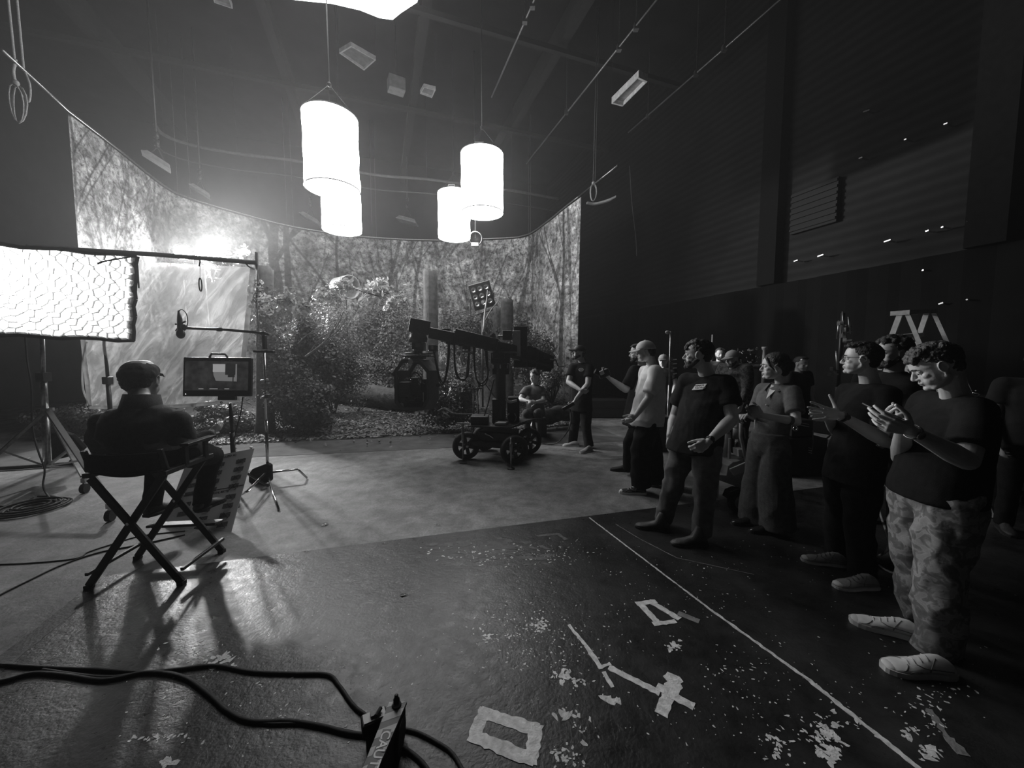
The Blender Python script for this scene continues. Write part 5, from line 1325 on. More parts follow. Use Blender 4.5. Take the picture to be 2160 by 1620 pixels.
mb = MB(); mb.tube([(cc.x - .1, a.y, a.z + .2), (cc.x - .1, a.y, a.z + .3), (cc.x + .12, a.y, a.z + .3), (cc.x + .12, a.y, a.z + .2)], .012, 6); mb.build('top_handle', M_BLK, r2)
q = at(1613, 734, 6.3); mb = MB(); mb.lathe([(.001, .0), (.05, .0), (.05, .02), (.03, .04), (.025, .25), (.04, .27), (.045, .31), (.001, .31)], (q.x, q.y, q.z - .29), n=16)
root = empty('pipe_stand', (q.x, q.y, 0), 'grey post with a flared top just behind the hair of the woman', 'post'); mb.build('flared_top', M_LGREY, root, True)
mb = MB(); mb.tube([(q.x, q.y, .05), (q.x, q.y, q.z - .28)], .03, 10); mb.lathe([(.001, 0), (.22, 0), (.22, .03), (.03, .06)], (q.x, q.y, 0), n=20); mb.build('post_base', M_GREY, root, True)
# low-loader dolly whose handle the woman grips
YL = 4.25
def L3(px, py, dy=0): return at(px, py, YL + dy)
wb = gp(1556, 1080); YL = wb.y + .02
root = empty('hand_dolly', (wb.x, wb.y, 0), 'grey equipment dolly with a round wheel, between the man with the patch and the woman', 'dolly')
M_DOL = mat('dolly_grey', .38, .5, 0, .15, 8)
c = V((wb.x, wb.y, .115))
mb = MB(); mb.lathe([(.06, -.03), (.09, -.035), (.112, -.02), (.115, 0), (.112, .02), (.09, .035), (.06, .03), (.06, -.03)], c, (.15, -1, 0), 32); wl = mb.build('wheel', M_RUB, root, True)
mb = MB(); mb.lathe([(.001, .02), (.02, .04), (.03, .02), (.055, .015), (.066, .036), (.06, .03), (.06, -.03), (.001, -.02)], c, (.15, -1, 0), 28); o = mb.build('wheel_rim', mat('rim_grey', .55, .4), root, True); o.parent = wl
def plate(nm, P_, dy, th, m=M_DOL):
    mb = MB(); mb.prism([L3(x, y, dy) for x, y in P_], (0, 1, 0), th); return mb.build(nm, m, root, bevel=.006)
plate('side_panel', [(1508, 1000), (1532, 1003), (1536, 983), (1546, 975), (1574, 968), (1574, 1032), (1560, 1029), (1508, 1010)], .0, .5)
plate('front_panel', [(1504, 1008), (1518, 1013), (1516, 1052), (1504, 1046)], -.05, .4)
plate('tilted_board', [(1539, 990), (1574, 975), (1576, 994), (1549, 1004)], -.12, .02, M_LGREY)
plate('wheel_guard', [(1534, 1052), (1540, 1038), (1556, 1032), (1580, 1034), (1580, 1042), (1556, 1040), (1544, 1044), (1540, 1054)], -.06, .1, M_BLK)
mb = MB(); mb.tube([L3(1563, 885, -.05), L3(1562, 920, -.05), L3(1569, 950, -.05), L3(1574, 975, -.05)], .016, 8); mb.build('steering_handle', M_LGREY, root, True)
mb = MB(); mb.tube([L3(1552, 888), L3(1556, 890)], .012, 8); mb.tube([L3(1556, 890), L3(1557, 901), L3(1570, 903), L3(1573, 925)], .009, 6); mb.build('bracket_rod', M_STEEL, root, True)
for (x0, y0, x1, y1, r0) in ((1533, 914, 1532, 974, .042), (1553, 903, 1553, 925, .035)):
    mb = MB(); a_, b2 = L3(x0, y0, .2), L3(x1, y1, .2); mb.cyl(a_, b2, r0 * .9, r0, 16); mb.ell(a_, r0 * .9); mb.build('hydraulic_cylinder', M_DOL, root, True)
plate('upright_post', [(1539, 925), (1543, 925), (1542, 978), (1537, 978)], .1, .03)
plate('small_box', [(1557, 948), (1573, 948), (1573, 964), (1558, 964)], -.02, .1)
plate('white_edge', [(1557, 948), (1559, 948), (1560, 963), (1558, 963)], -.04, .02, M_WHITE)
# step ladder
YS = 4.6
def S3(px, py, dy=0): return at(px, py, YS + dy)
f0 = S3(1858, 800); root = empty('step_ladder', (S3(1930, 900).x, YS, 0), 'aluminium step ladder standing behind the front right man', 'ladder')
tl_, tr2 = S3(1900, 660, -.22), S3(1956, 657, .22)
M_ALU = mat('ladder_aluminium', .62, .4, .35, .15, 20)
wd_ = (tr2 - tl_).normalized(); fn_ = V((-wd_.y, wd_.x, 0)).normalized()      # fn_ points to the set side
def rail_end(p, out, side): e = p + fn_ * out + wd_ * side; return V((e.x, e.y, .012))
mb = MB(); mb.bar(tl_ - wd_ * .03, tr2 + wd_ * .05, .16, .05); mb.build('top_cap', M_ALU, root)
bl_ = rail_end(tl_, .42, -.16); br_ = rail_end(tr2, .42, .10)
for a_, b2 in ((tl_, bl_), (tr2, br_)):
    mb = MB(); mb.bar(a_, b2, .03, .05, up=fn_); mb.build('side_rail', M_ALU, root)
for kk_ in range(1, 7):
    k = .28 * kk_ / tl_.z; p = tl_.lerp(bl_, k); q = tr2.lerp(br_, k); mb = MB(); mb.bar(p, q, .09, .05)
    for e, s1 in ((p, 1), (q, -1)): mb.prism([e + fn_ * .04 + wd_ * (s1 * .01), e + fn_ * .04 + wd_ * (s1 * .10), e + fn_ * .04 + wd_ * (s1 * .01) - V((0, 0, .09))], fn_, .01)
    mb.build('step', M_ALU, root)
for a_, sd_ in ((tl_ - fn_ * .05, -.12), (tr2 - fn_ * .05, .12)):
    mb = MB(); mb.bar(a_, rail_end(a_, -.75, sd_), .025, .04, up=fn_); mb.build('rear_leg', M_ALU, root)
# dark case cart at the far right with glinting gear and a wheel
YR = 3.9
def R3(px, py, dy=0): return at(px, py, YR + dy)
p = R3(2120, 1050); root = empty('gear_cart', (p.x, YR, 0), 'black gear cart crowded with cables at the right edge behind the front man', 'cart')
for (nm, x0, y0, x1, y1, dep, m_) in (('upper_shelf', 2075, 890, 2200, 896, .5, M_BLK), ('lower_shelf', 2060, 985, 2200, 992, .5, M_BLK), ('black_case', 2085, 840, 2150, 888, .3, M_BLKP), ('monitor_back', 2096, 852, 2135, 884, .05, M_BLK), ('drawer_case', 2075, 930, 2130, 984, .35, M_BLKP)):
    a_, b2 = R3(x0, y0), R3(x1, y1); mb = MB(); mb.box(((a_.x + b2.x) / 2, YR + .2, (a_.z + b2.z) / 2), (b2.x - a_.x, dep, abs(a_.z - b2.z))); mb.build(nm, m_, root, bevel=.006)
for x in (2078, 2195):
    a_ = R3(x, 885); mb = MB(); mb.tube([(a_.x, YR + .05, a_.z), (a_.x, YR + .05, .12)], .016, 8); mb.build('cart_post', M_BLK, root)
    mb = MB(); mb.cyl((a_.x, YR + .03, .075), (a_.x, YR + .08, .075), .075, n=18); mb.build('caster', M_RUB, root)
mb = MB(); a_, b2 = R3(2128, 930), R3(2157, 965); mb.box(((a_.x + b2.x) / 2, YR - .08, (a_.z + b2.z) / 2), (b2.x - a_.x, .03, abs(a_.z - b2.z))); mb.build('grey_plate', M_GREY, root)
mb = MB(); mb.tube(spline([R3(2115, 838, -.1), R3(2098, 850, -.1), R3(2092, 880, -.1), R3(2090, 900, -.1), R3(2085, 912, -.1)], 5), .008, 6); mb.build('loose_cable', M_LGREY, root, True)
mb = MB(); mb.tube(spline([R3(2113, 985, -.1), R3(2130, 990, -.1), R3(2134, 1000, -.1), R3(2126, 1012, -.1), R3(2118, 1020, -.1)], 5), .016, 8); mb.build('loose_cable', M_GREY, root, True)
for (x, y, L_) in ((2122, 848, 12), (2105, 869, 10), (2134, 900, 8), (2100, 845, 3), (2085, 845, 3), (2060, 824, 4), (2125, 826, 8), (2097, 877, 3), (2151, 876, 3)):
    mb = MB(); mb.bar(R3(x - L_ / 2, y, -.09), R3(x + L_ / 2, y, -.09), .012, .010); mb.build('bright_fitting', M_STEEL, root)
# dark cases and coils behind the woman and the man with glasses
YQ = 4.9
root = empty('lens_case', (at(1690, 950, YQ).x, YQ, 0), 'dark equipment case with a chrome lens on top, behind the woman', 'case')
def Q3(px, py, dy=0): return at(px, py, YQ + dy)
for (nm, x0, y0, x1, y1, m_) in (('case_shell', 1655, 925, 1745, 965, M_BLK), ('upper_box', 1672, 886, 1715, 922, M_BLKP)):
    a_, b2 = Q3(x0, y0), Q3(x1, y1); z0 = .02 if nm == 'case_shell' else b2.z; mb = MB(); mb.box(((a_.x + b2.x) / 2, YQ + .2, (a_.z + z0) / 2), (b2.x - a_.x, .4, abs(a_.z - z0))); mb.build(nm, m_, root, bevel=.015)
mb = MB(); mb.lathe([(.022, -.02), (.032, 0), (.034, .015), (.026, .02), (.022, .01)], Q3(1677, 904, -.02), (0, -1, 0), 22); mb.build('lens_ring', M_CHR, root, True)
for k in (0, 5):
    mb = MB(); mb.bar(Q3(1685, 891 + k, -.03), Q3(1706, 895 + k, -.03), .012, .010); mb.build('chrome_rod', M_CHR, root)
mb = MB(); mb.tube([Q3(1715, 908, -.02), Q3(1715, 930, -.02), Q3(1713, 950, -.02)], .006, 6); mb.build('coiled_lead', M_STEEL, root)
for k in range(3):
    mb = MB(); mb.bar(Q3(1704, 944 + 5 * k, -.02), Q3(1712, 946 + 5 * k, -.02), .01, .008); mb.build('chrome_rod', M_CHR, root)
cp = at(1865, 1000, 3.6)
root = empty('cable_coil', (cp.x, cp.y, cp.z - .2), 'coil of cable hanging behind the front right man', 'cable')
for k in range(5):
    mb = MB(); R_ = .13 + .012 * k; mb.tube([cp + V((R_ * .55 * math.cos(t * PI / 12), .02 * k, R_ * math.sin(t * PI / 12) - .02 * k)) for t in range(24)], .007, 6, closed=True); mb.build('cable_loop', M_GREY, root, True)
mb = MB(); mb.tube([cp + V((0, .05, .12)), (cp.x, cp.y + .05, 1.25)], .008, 6); mb.build('hanging_hook', M_STEEL, root)
mb = MB(); mb.tube([(cp.x, cp.y + .07, .02), (cp.x, cp.y + .07, 1.3)], .018, 8); mb.box((cp.x, cp.y + .07, .02), (.35, .35, .03)); mb.build('coil_post', M_BLK, root)
mb = MB(); mb.tube(spline([at(1852, 1040, 3.3), at(1856, 1080, 3.3), gp(1875, 1150, .3), gp(1847, 1178, .012), gp(1862, 1198, .012), gp(1895, 1212, .012), gp(1960, 1225, .012)], 6), .008, 6)
tag(mb.build('white_cable', M_LGREY, None, True), 'thin pale cable drooping to the floor behind the front right man', 'cable')
# dark low cases behind the cap man
for (x0, x1, y0, Y, lab) in ((1385, 1420, 880, 6.2, 'dark flight case behind the man in the white shirt'), (1240, 1330, 845, 9.6, 'dark low case beyond the crane operator against the backdrop edge')):
    a_, b2 = at(x0, y0, Y), at(x1, y0, Y); mb = MB(); mb.box(((a_.x + b2.x) / 2, Y + .3, a_.z / 2 + .01), (b2.x - a_.x, .6, a_.z - .02)); root = empty('flight_case', ((a_.x + b2.x) / 2, Y + .3, 0), lab, 'case'); mb.build('case_shell', M_BLKP, root, bevel=.01)
    mb = MB(); mb.box(((a_.x + b2.x) / 2, Y + .3, a_.z * .62), (b2.x - a_.x + .02, .62, .03)); mb.build('trim_band', M_BLK, root)
# ------------------------------------------------------------------ tape marks, paint flakes and cables on the floor
M_TAPE = mat('white_cloth_tape', .62, .8, 0, .3, 30, .3, 120)
M_TAPEG = mat('grey_cloth_tape', .17, .8, 0, .35, 12, .3, 80)
M_TAPED = mat('worn_dark_tape', .085, .7, 0, .3, 12, .3, 60)
def strip(mb, p0, p1, w_, jag=.25, z=FZ, seed=0, th=.0012):
    a = gp(*p0, z); b_ = gp(*p1, z); d = b_ - a; L = d.length; d.normalize(); n = V((-d.y, d.x, 0)); rr = random.Random(seed + int(p0[0]))
    k = max(2, int(L / .018)); Lf, Rt = [], []
    for i in range(k + 1):
        q = a + d * (L * i / k); e = .5 * w_
        Lf.append(q + n * (e * (1 + rr.uniform(-jag, jag * .4)))); Rt.append(q - n * (e * (1 + rr.uniform(-jag, jag * .4))))
    for i in range(k): mb.prism([Rt[i], Rt[i + 1], Lf[i + 1], Lf[i]], (0, 0, 1), th)
def mark(label, strips, m=M_TAPE, cat='floor tape', dz=0):
    mb = MB()
    for i, s in enumerate(strips): strip(mb, *s[:3], jag=s[3] if len(s) > 3 else .25, seed=i, th=.0012 + .0004 * i)
    return tag(mb.build('floor_tape', m), label, cat)
mark('big white D-shaped tape outline on the black floor at the bottom edge', [((1024, 1493), (996, 1566), .056), ((1012, 1503), (1136, 1541), .062), ((1132, 1528), (1118, 1612), .060), ((994, 1552), (1128, 1604), .062)])
mark('smaller white tape outline of a letter nearer the row of people', [((1342, 1274), (1384, 1268), .04), ((1348, 1272), (1392, 1318), .045), ((1368, 1267), (1434, 1306), .045), ((1378, 1317), (1426, 1311), .035)])
mark('short grey strip of tape beside the small letter outline', [((1430, 1293), (1475, 1311), .045, .05)], M_TAPEG)
mark('long thin white tape line running from the floor edge to the bottom right', [((1243, 1092), (1500, 1287), .016, .5), ((1500, 1287), (1700, 1430), .022, .5), ((1700, 1430), (1940, 1622), .026, .5)])
mark('thin faint tape line beside the boots of the man with the patch', [((1298, 1105), (1350, 1137), .010, .6), ((1350, 1137), (1428, 1177), .010, .6), ((1428, 1177), (1590, 1212), .008, .7)], M_TAPEG)
mark('white tape cross made of thick strips', [((1424, 1424), (1414, 1462), .085, .5), ((1416, 1450), (1394, 1508), .055), ((1284, 1408), (1392, 1462), .040), ((1385, 1448), (1464, 1492), .050)])
mark('narrow ragged white tape line leading down to the tape cross', [((1199, 1318), (1236, 1362), .022, .5), ((1236, 1362), (1268, 1409), .030, .4), ((1262, 1410), (1288, 1400), .02, .4)])
mark('short torn white tape tail below the bend of the ragged line', [((1273, 1417), (1292, 1450), .022, .4)])
mark('faint grey angled tape mark near the edge of the pale floor', [((1134, 1131), (1178, 1126), .040, .4), ((1176, 1125), (1194, 1139), .036, .4)], M_TAPED)
mark('wide worn grey tape strip edging the pale floor at the left', [((-40, 1434), (172, 1264), .11, .12)], M_TAPED)
mark('torn white tape line at the bottom right corner', [((1958, 1495), (2000, 1555), .030, .7), ((2000, 1555), (2034, 1594), .045, .5)], M_TAPEG)
# flakes
def flake(mb, p, s, rr, stretch=1.0, ang=0):
    n = rr.randint(5, 8); pts = []
    for k in range(n):
        t = 2 * PI * k / n; r_ = s * rr.uniform(.35, 1.0); x, y = r_ * math.cos(t) * stretch, r_ * math.sin(t)
        pts.append(V((p.x + x * math.cos(ang) - y * math.sin(ang), p.y + x * math.sin(ang) + y * math.cos(ang), FZ)))
    mb.prism(pts, (0, 0, 1), rr.uniform(.0004, .0016))
rr = random.Random(21); mb = MB()
CL = [(1680, 1180, 200, 60, 90, .007), (1180, 1360, 150, 90, 200, .007), (1450, 1250, 160, 50, 90, .007), (1090, 1330, 90, 60, 120, .009), (1140, 1322, 18, 12, 40, .017), (1030, 1345, 14, 14, 12, .015), (1190, 1425, 16, 14, 30, .018),
      (1215, 1440, 14, 8, 14, .014), (1420, 1365, 14, 10, 26, .017), (1290, 1475, 30, 10, 8, .03), (1195, 1503, 20, 8, 10, .028), (1230, 1535, 26, 12, 10, .012), (430, 1385, 60, 25, 70, .013), (470, 1390, 30, 10, 22, .024),
      (345, 1555, 60, 8, 30, .013), (350, 1610, 12, 8, 12, .02), (1745, 1545, 22, 18, 40, .019), (1755, 1585, 26, 14, 40, .019), (1735, 1530, 60, 40, 60, .010), (1640, 1570, 30, 30, 36, .012), (1190, 1600, 30, 22, 40, .014), (1925, 1545, 16, 8, 14, .017),
      (1955, 1585, 20, 10, 20, .02), (1960, 1500, 60, 60, 60, .009), (1580, 1400, 120, 60, 70, .007), (1040, 1170, 120, 24, 120, .013), (1200, 1165, 60, 24, 60, .009), (830, 1360, 300, 120, 110, .006), (1850, 1400, 250, 130, 90, .007), (1500, 1500, 200, 90, 100, .006), (560, 1500, 250, 90, 70, .008), (1330, 1170, 260, 60, 120, .005)]
for (cx_, cy_, sx_, sy_, n_, s_) in CL:
    for _ in range(n_):
        x, y = rr.gauss(cx_, sx_ * .6), rr.gauss(cy_, sy_ * .6)
        if y < 1135 or y > 1660 or x < 30: continue
        p = gp(x, y, FZ)
        if (p - q0).dot(V((-ed.y, ed.x, 0))) > -.03: continue
        flake(mb, p, s_ * rr.uniform(.15, .9), rr, rr.uniform(1, 2.4), rr.uniform(0, PI))
tag(mb.build('paint_flakes', M_TAPE), 'white specks and torn tape flakes scattered over the black floor', 'flakes', kind='stuff')
mb = MB()
for k in range(60): 
    p = gp(rr.gauss(1060, 70), rr.gauss(1160, 14), FZ + .0004); flake(mb, p, rr.uniform(.01, .05), rr, rr.uniform(1, 3), rr.uniform(-.6, .6))
tag(mb.build('scuffed_patch', M_TAPED), 'dull grey scuffed patches near the edge of the pale floor', 'scuff marks', kind='stuff')
# litter: small leaves and scraps
for lab, px, py, s in (('small crumpled scrap lying on the pale floor near the floor edge, left of centre', 690, 1106, .03), ('tiny scrap on the pale floor, centre', 922, 1107, .02), ('white scrap lying by the edge of the leaf litter', 778, 932, .04),
                       ('curled leaf scrap on the black floor right of the director chair', 850, 1255, .022), ('pale scrap on the dark ground at the far left', 60, 967, .035)):
    mb = MB(); p = gp(px, py, .006); rr2 = random.Random(px)
    for k in range(3): q = p + V((rr2.uniform(-s, s), rr2.uniform(-s, s), 0)); mb.prism([q + V((s * .9, 0, .0)), q + V((0, s * .35, s * .3)), q + V((-s * .8, .0, .0)), q + V((0, -s * .35, s * .15))], (0, 0, 1), .002)
    tag(mb.build('paper_scrap', M_LGREY), lab, 'scrap')
def cable(label, px, r0=.011, z=FZ, m=M_RUB, name='floor_cable'):
    pts = spline([gp(x, y, z + r0) for x, y in px], 8); mb = MB(); mb.tube(pts, r0, 8); return tag(mb.build(name, m, None, True), label, 'cable')
cable('thick black cable snaking across the foreground floor, the upper one reaching the caution box', [(-120, 1395), (0, 1402), (100, 1408), (200, 1412), (300, 1418), (380, 1411), (455, 1404), (530, 1417), (620, 1421), (690, 1423), (715, 1445), (748, 1490), (790, 1520)], .0085)
cable('thick black cable in the foreground, the lower one dipping towards the caution box', [(-120, 1452), (0, 1437), (70, 1420), (140, 1424), (220, 1434), (310, 1418), (385, 1428), (440, 1465), (480, 1500), (530, 1521), (610, 1521), (680, 1532), (730, 1545), (790, 1552)], .0092)
cable('second strand of cable running beside the lower foreground cable', [(90, 1412), (150, 1421), (230, 1428), (330, 1416), (400, 1432), (450, 1472), (505, 1513), (560, 1526), (640, 1527), (720, 1540), (790, 1557)], .007)
cable('black cable leaving the caution box to the right, curving down to the bottom edge', [(840, 1535), (880, 1545), (920, 1565), (955, 1590), (985, 1640)], .0075)
cable('black cable leaving the underside of the caution box at the bottom edge', [(835, 1570), (870, 1590), (900, 1620), (920, 1660)], .0088)
cable('thin black cable crossing the pale floor behind the director chair to the left edge', [(-60, 1192), (60, 1188), (160, 1178), (185, 1165), (230, 1150), (300, 1130), (390, 1120)], .005, 0)
cable('thin black cable running from the left edge under the director chair', [(-60, 1290), (0, 1255), (60, 1225), (130, 1192), (210, 1165), (290, 1150), (390, 1128)], .006, 0)
cable('black cable running from the coil to the left edge', [(-60, 1068), (0, 1068), (40, 1067), (70, 1050)], .008, 0)
cable('thick black hose along the front edge of the dark ground cloth at the left', [(-120, 992), (0, 988), (80, 983), (190, 975)], .028, .004)
# coil
c = gp(68, 1070, .02); root = empty('cable_coil', V((c.x, c.y, 0)), 'flat coil of black cable on the floor under the softbox stand', 'cable')
for k in range(7):
    mb = MB(); R_ = .27 - .028 * k; mb.tube([c + V((R_ * math.cos(t * PI / 16) + .012 * math.sin(k * 2), R_ * 1.0 * math.sin(t * PI / 16), .012 * (k % 3))) for t in range(32)], .010, 6, closed=True); mb.build('cable_loop', M_RUB, root, True)
mb = MB(); mb.tube(spline([at(52, 700, 4.7), at(57, 760, 4.7), at(66, 820, 4.7), at(68, 900, 4.7), at(80, 950, 4.6), at(94, 990, 4.5), at(91, 1025, 4.35), gp(105, 1050, .03), gp(125, 1063, .02), gp(118, 1048, .02), gp(80, 1047, .02)], 6), .009, 8)
tag(mb.build('power_cable', M_RUB, None, True), 'black power cable hanging from the softbox down to the floor coil', 'cable')
# ------------------------------------------------------------------ cable box with CAUTION strip
zt_ = .15
T = [gp(821, 1481, zt_), gp(858, 1480, zt_), gp(800, 1640, zt_), gp(757, 1640, zt_)]
T[2] = T[1] + (gp(798, 1620, zt_) - T[1]) * 1.35; T[3] = T[0] + (gp(765, 1620, zt_) - T[0]) * 1.35
ctr_ = (T[0] + T[1] + T[2] + T[3]) / 4
root = empty('caution_box', V((ctr_.x, ctr_.y, 0)), 'black cable box with a striped CAUTION strip standing on the foreground floor', 'cable box')
mb = MB(); mb.prism([p - V((0, 0, .012)) for p in T], (0, 0, 1), .012); mb.build('striped_strip', M_BLKP, root)
up_ = (T[0] - T[3]).normalized(); rt_ = (T[1] - T[0]).normalized(); Ls = (T[0] - T[3]).length; Ws = (T[1] - T[0]).length
M_STR = mat('stripe_yellow_grey', .26, .45, 0, .15, 30)
def sp_(a, b_, z=.0006): return T[3].lerp(T[0], b_) + (T[2].lerp(T[1], b_) - T[3].lerp(T[0], b_)) * a + V((0, 0, z))
k = 0; b0_ = -.02
while b0_ < 1.0:
    lo, hi = b0_, b0_ + .10; sl = .085
    q = [sp_(0, max(0, min(1, lo))), sp_(1, max(0, min(1, lo + sl))), sp_(1, max(0, min(1, hi + sl))), sp_(0, max(0, min(1, hi)))]
    mb = MB(); mb.add(q, [(0, 1, 2, 3)]); mb.build('stripe', M_STR, root); b0_ += .19
mb = MB(); mb.add([sp_(.22, .0, .0012), sp_(.74, .0, .0012), sp_(.80, .66, .0012), sp_(.30, .66, .0012)], [(0, 1, 2, 3)]); mb.build('label_plate', M_BLKP, root)
xd_ = (T[3] - T[0]).normalized(); tz = V((0, 0, 1)); yd_ = tz.cross(xd_)
textmesh('caution_lettering', 'CAUTION', M_WHITE, root, sp_(.34, .645, .0018), xd_, yd_, .050, .0004, bold=.0008, xs=1.0)
mb = MB(); kp = sp_(.5, .955, 0); mb.lathe([(.016, 0), (.020, .002), (.016, .012), (.001, .012)], kp, n=20); mb.build('knob_washer', M_STEEL, root, True)
mb = MB(); mb.lathe([(.013, .010), (.013, .028), (.008, .032), (.008, .045), (.001, .046)], kp, n=18); mb.build('knob', M_BLK, root, True)
# black body under the strip
mb = MB(); bb = [T[0] + rt_ * .004, T[1] - rt_ * .002, T[2], T[3]]
body = [V((p.x, p.y, .0)) for p in bb]; body[1] += rt_ * .0
vs = [p + V((0, 0, .02)) for p in body] + [V((p.x, p.y, zt_ - .012)) for p in bb]
mb.add(vs, [(0, 3, 2, 1), (4, 5, 6, 7), (0, 1, 5, 4), (1, 2, 6, 5), (2, 3, 7, 6), (3, 0, 4, 7)])
mb.build('box_body', M_RUB, root, bevel=.01)
mb = MB(); c = gp(822, 1552, .07); mb.cyl(c - rt_ * .035, c + rt_ * .05, .062, n=28); mb.build('round_housing', M_RUB, root)
mb = MB(); c = gp(790, 1522, .10); mb.box(c, (.10, .06, .05), Matrix.Rotation(.5, 3, 'Z')); mb.box(c - V((0, 0, .06)), (.06, .05, .08)); mb.build('latch_block', M_BLK, root, bevel=.006)
mb = MB(); mb.box(c + V((0, 0, .027)), (.085, .045, .004), Matrix.Rotation(.5, 3, 'Z')); mb.build('latch_plate', M_LGREY, root)
mb = MB(); mb.box(c + V((.0, 0, .034)), (.03, .025, .012), Matrix.Rotation(.5, 3, 'Z')); mb.cyl(c + V((.012, -.015, .04)), c + V((.02, .02, .04)), .008, n=8); mb.build('latch_clip', M_BLK, root)
# ------------------------------------------------------------------ people
M_SKIN = mat('skin', .50, .48, 0, .10, 14, .12, 180)
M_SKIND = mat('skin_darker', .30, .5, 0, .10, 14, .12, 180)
M_HAIR = mat('dark_hair', .013, .5, 0, .5, 70, .9, 130)
M_HAIRB = mat('brown_hair', .05, .5, 0, .5, 70, .9, 130)
M_TEE = mat('black_tee', .012, .9, 0, .25, 25, .25, 300, spec=.15)
M_TEE2 = mat('washed_black_tee', .022, .9, 0, .25, 25, .25, 300, spec=.15)
M_WTEE = mat('white_tee', .62, .85, 0, .06, 25, .2, 300)
M_BPANT = mat('black_trousers', .012, .9, 0, .3, 20, .3, 200, spec=.15)
M_GPANT = mat('grey_trousers', .12, .85, 0, .2, 20, .3, 200)
M_LINEN = mat('linen', .09, .85, 0, .25, 30, .5, 250)
M_DENIM = mat('dark_denim', .030, .85, 0, .35, 30, .6, 260)
M_EYE = mat('eye_white', .7, .2, 0, .02)
M_PUP = mat('pupil', .01, .1, 0, .02)
def remesh(mb, voxel, name, m, parent, smooth=2, disp=None):
    me = bpy.data.meshes.new('tmp'); me.from_pydata(mb.v, [], mb.f); me.update()
    bm = bmesh.new(); bm.from_mesh(me); bmesh.ops.recalc_face_normals(bm, faces=bm.faces[:]); bm.to_mesh(me); bm.free()
    t = bpy.data.objects.new('tmp', me); COL.objects.link(t)
    r_ = t.modifiers.new('r', 'REMESH'); r_.mode = 'VOXEL'; r_.voxel_size = voxel
    if smooth: s_ = t.modifiers.new('s', 'SMOOTH'); s_.iterations = smooth; s_.factor = .5
    dg = bpy.context.evaluated_depsgraph_get(); out = bpy.data.meshes.new_from_object(t.evaluated_get(dg))
    bpy.data.objects.remove(t); bpy.data.meshes.remove(me)
    out.name = name; off = wloc(parent)
    if disp:
        nv = [v.normal.copy() for v in out.vertices]
        for v, n_ in zip(out.vertices, nv): v.co = v.co + n_ * disp(v.co)
    out.transform(Matrix.Translation(-off))
    out.polygons.foreach_set('use_smooth', [True] * len(out.polygons)); out.materials.clear(); out.materials.append(m)
    o = bpy.data.objects.new(name, out); COL.objects.link(o); o.parent = parent
    return o
def ring_loft(mb, rings, n=28, pw=2.3):
    """rings: (centre, side vector, front vector) closed volume"""
    vs = []; fs = []
    for c, a, b_ in rings:
        for k in range(n):
            t = 2 * PI * k / n; ct, st = math.cos(t), math.sin(t)
            x = math.copysign(abs(ct) ** (2 / pw), ct); y = math.copysign(abs(st) ** (2 / pw), st); vs.append(V(c) + V(a) * x + V(b_) * y)
    R_ = len(rings)
    for i in range(R_ - 1):
        for k in range(n): fs.append((i * n + k, i * n + (k + 1) % n, (i + 1) * n + (k + 1) % n, (i + 1) * n + k))
    fs.append(tuple(range(n - 1, -1, -1))); fs.append(tuple(range((R_ - 1) * n, R_ * n))); mb.add(vs, fs)
HP = [(.115, .008, -.02, .02), (.110, .035, -.045, .042), (.098, .058, -.068, .056), (.080, .076, -.086, .067), (.058, .087, -.097, .074), (.036, .092, -.102, .0765), (.018, .0935, -.102, .077), (.004, .086, -.100, .0755),
      (-.012, .084, -.095, .073), (-.030, .086, -.087, .070), (-.046, .088, -.077, .0665), (-.056, .089, -.068, .064), (-.066, .087, -.058, .061), (-.076, .083, -.046, .057), (-.088, .084, -.030, .050), (-.100, .080, -.012, .040), (-.110, .068, .010, .026)]
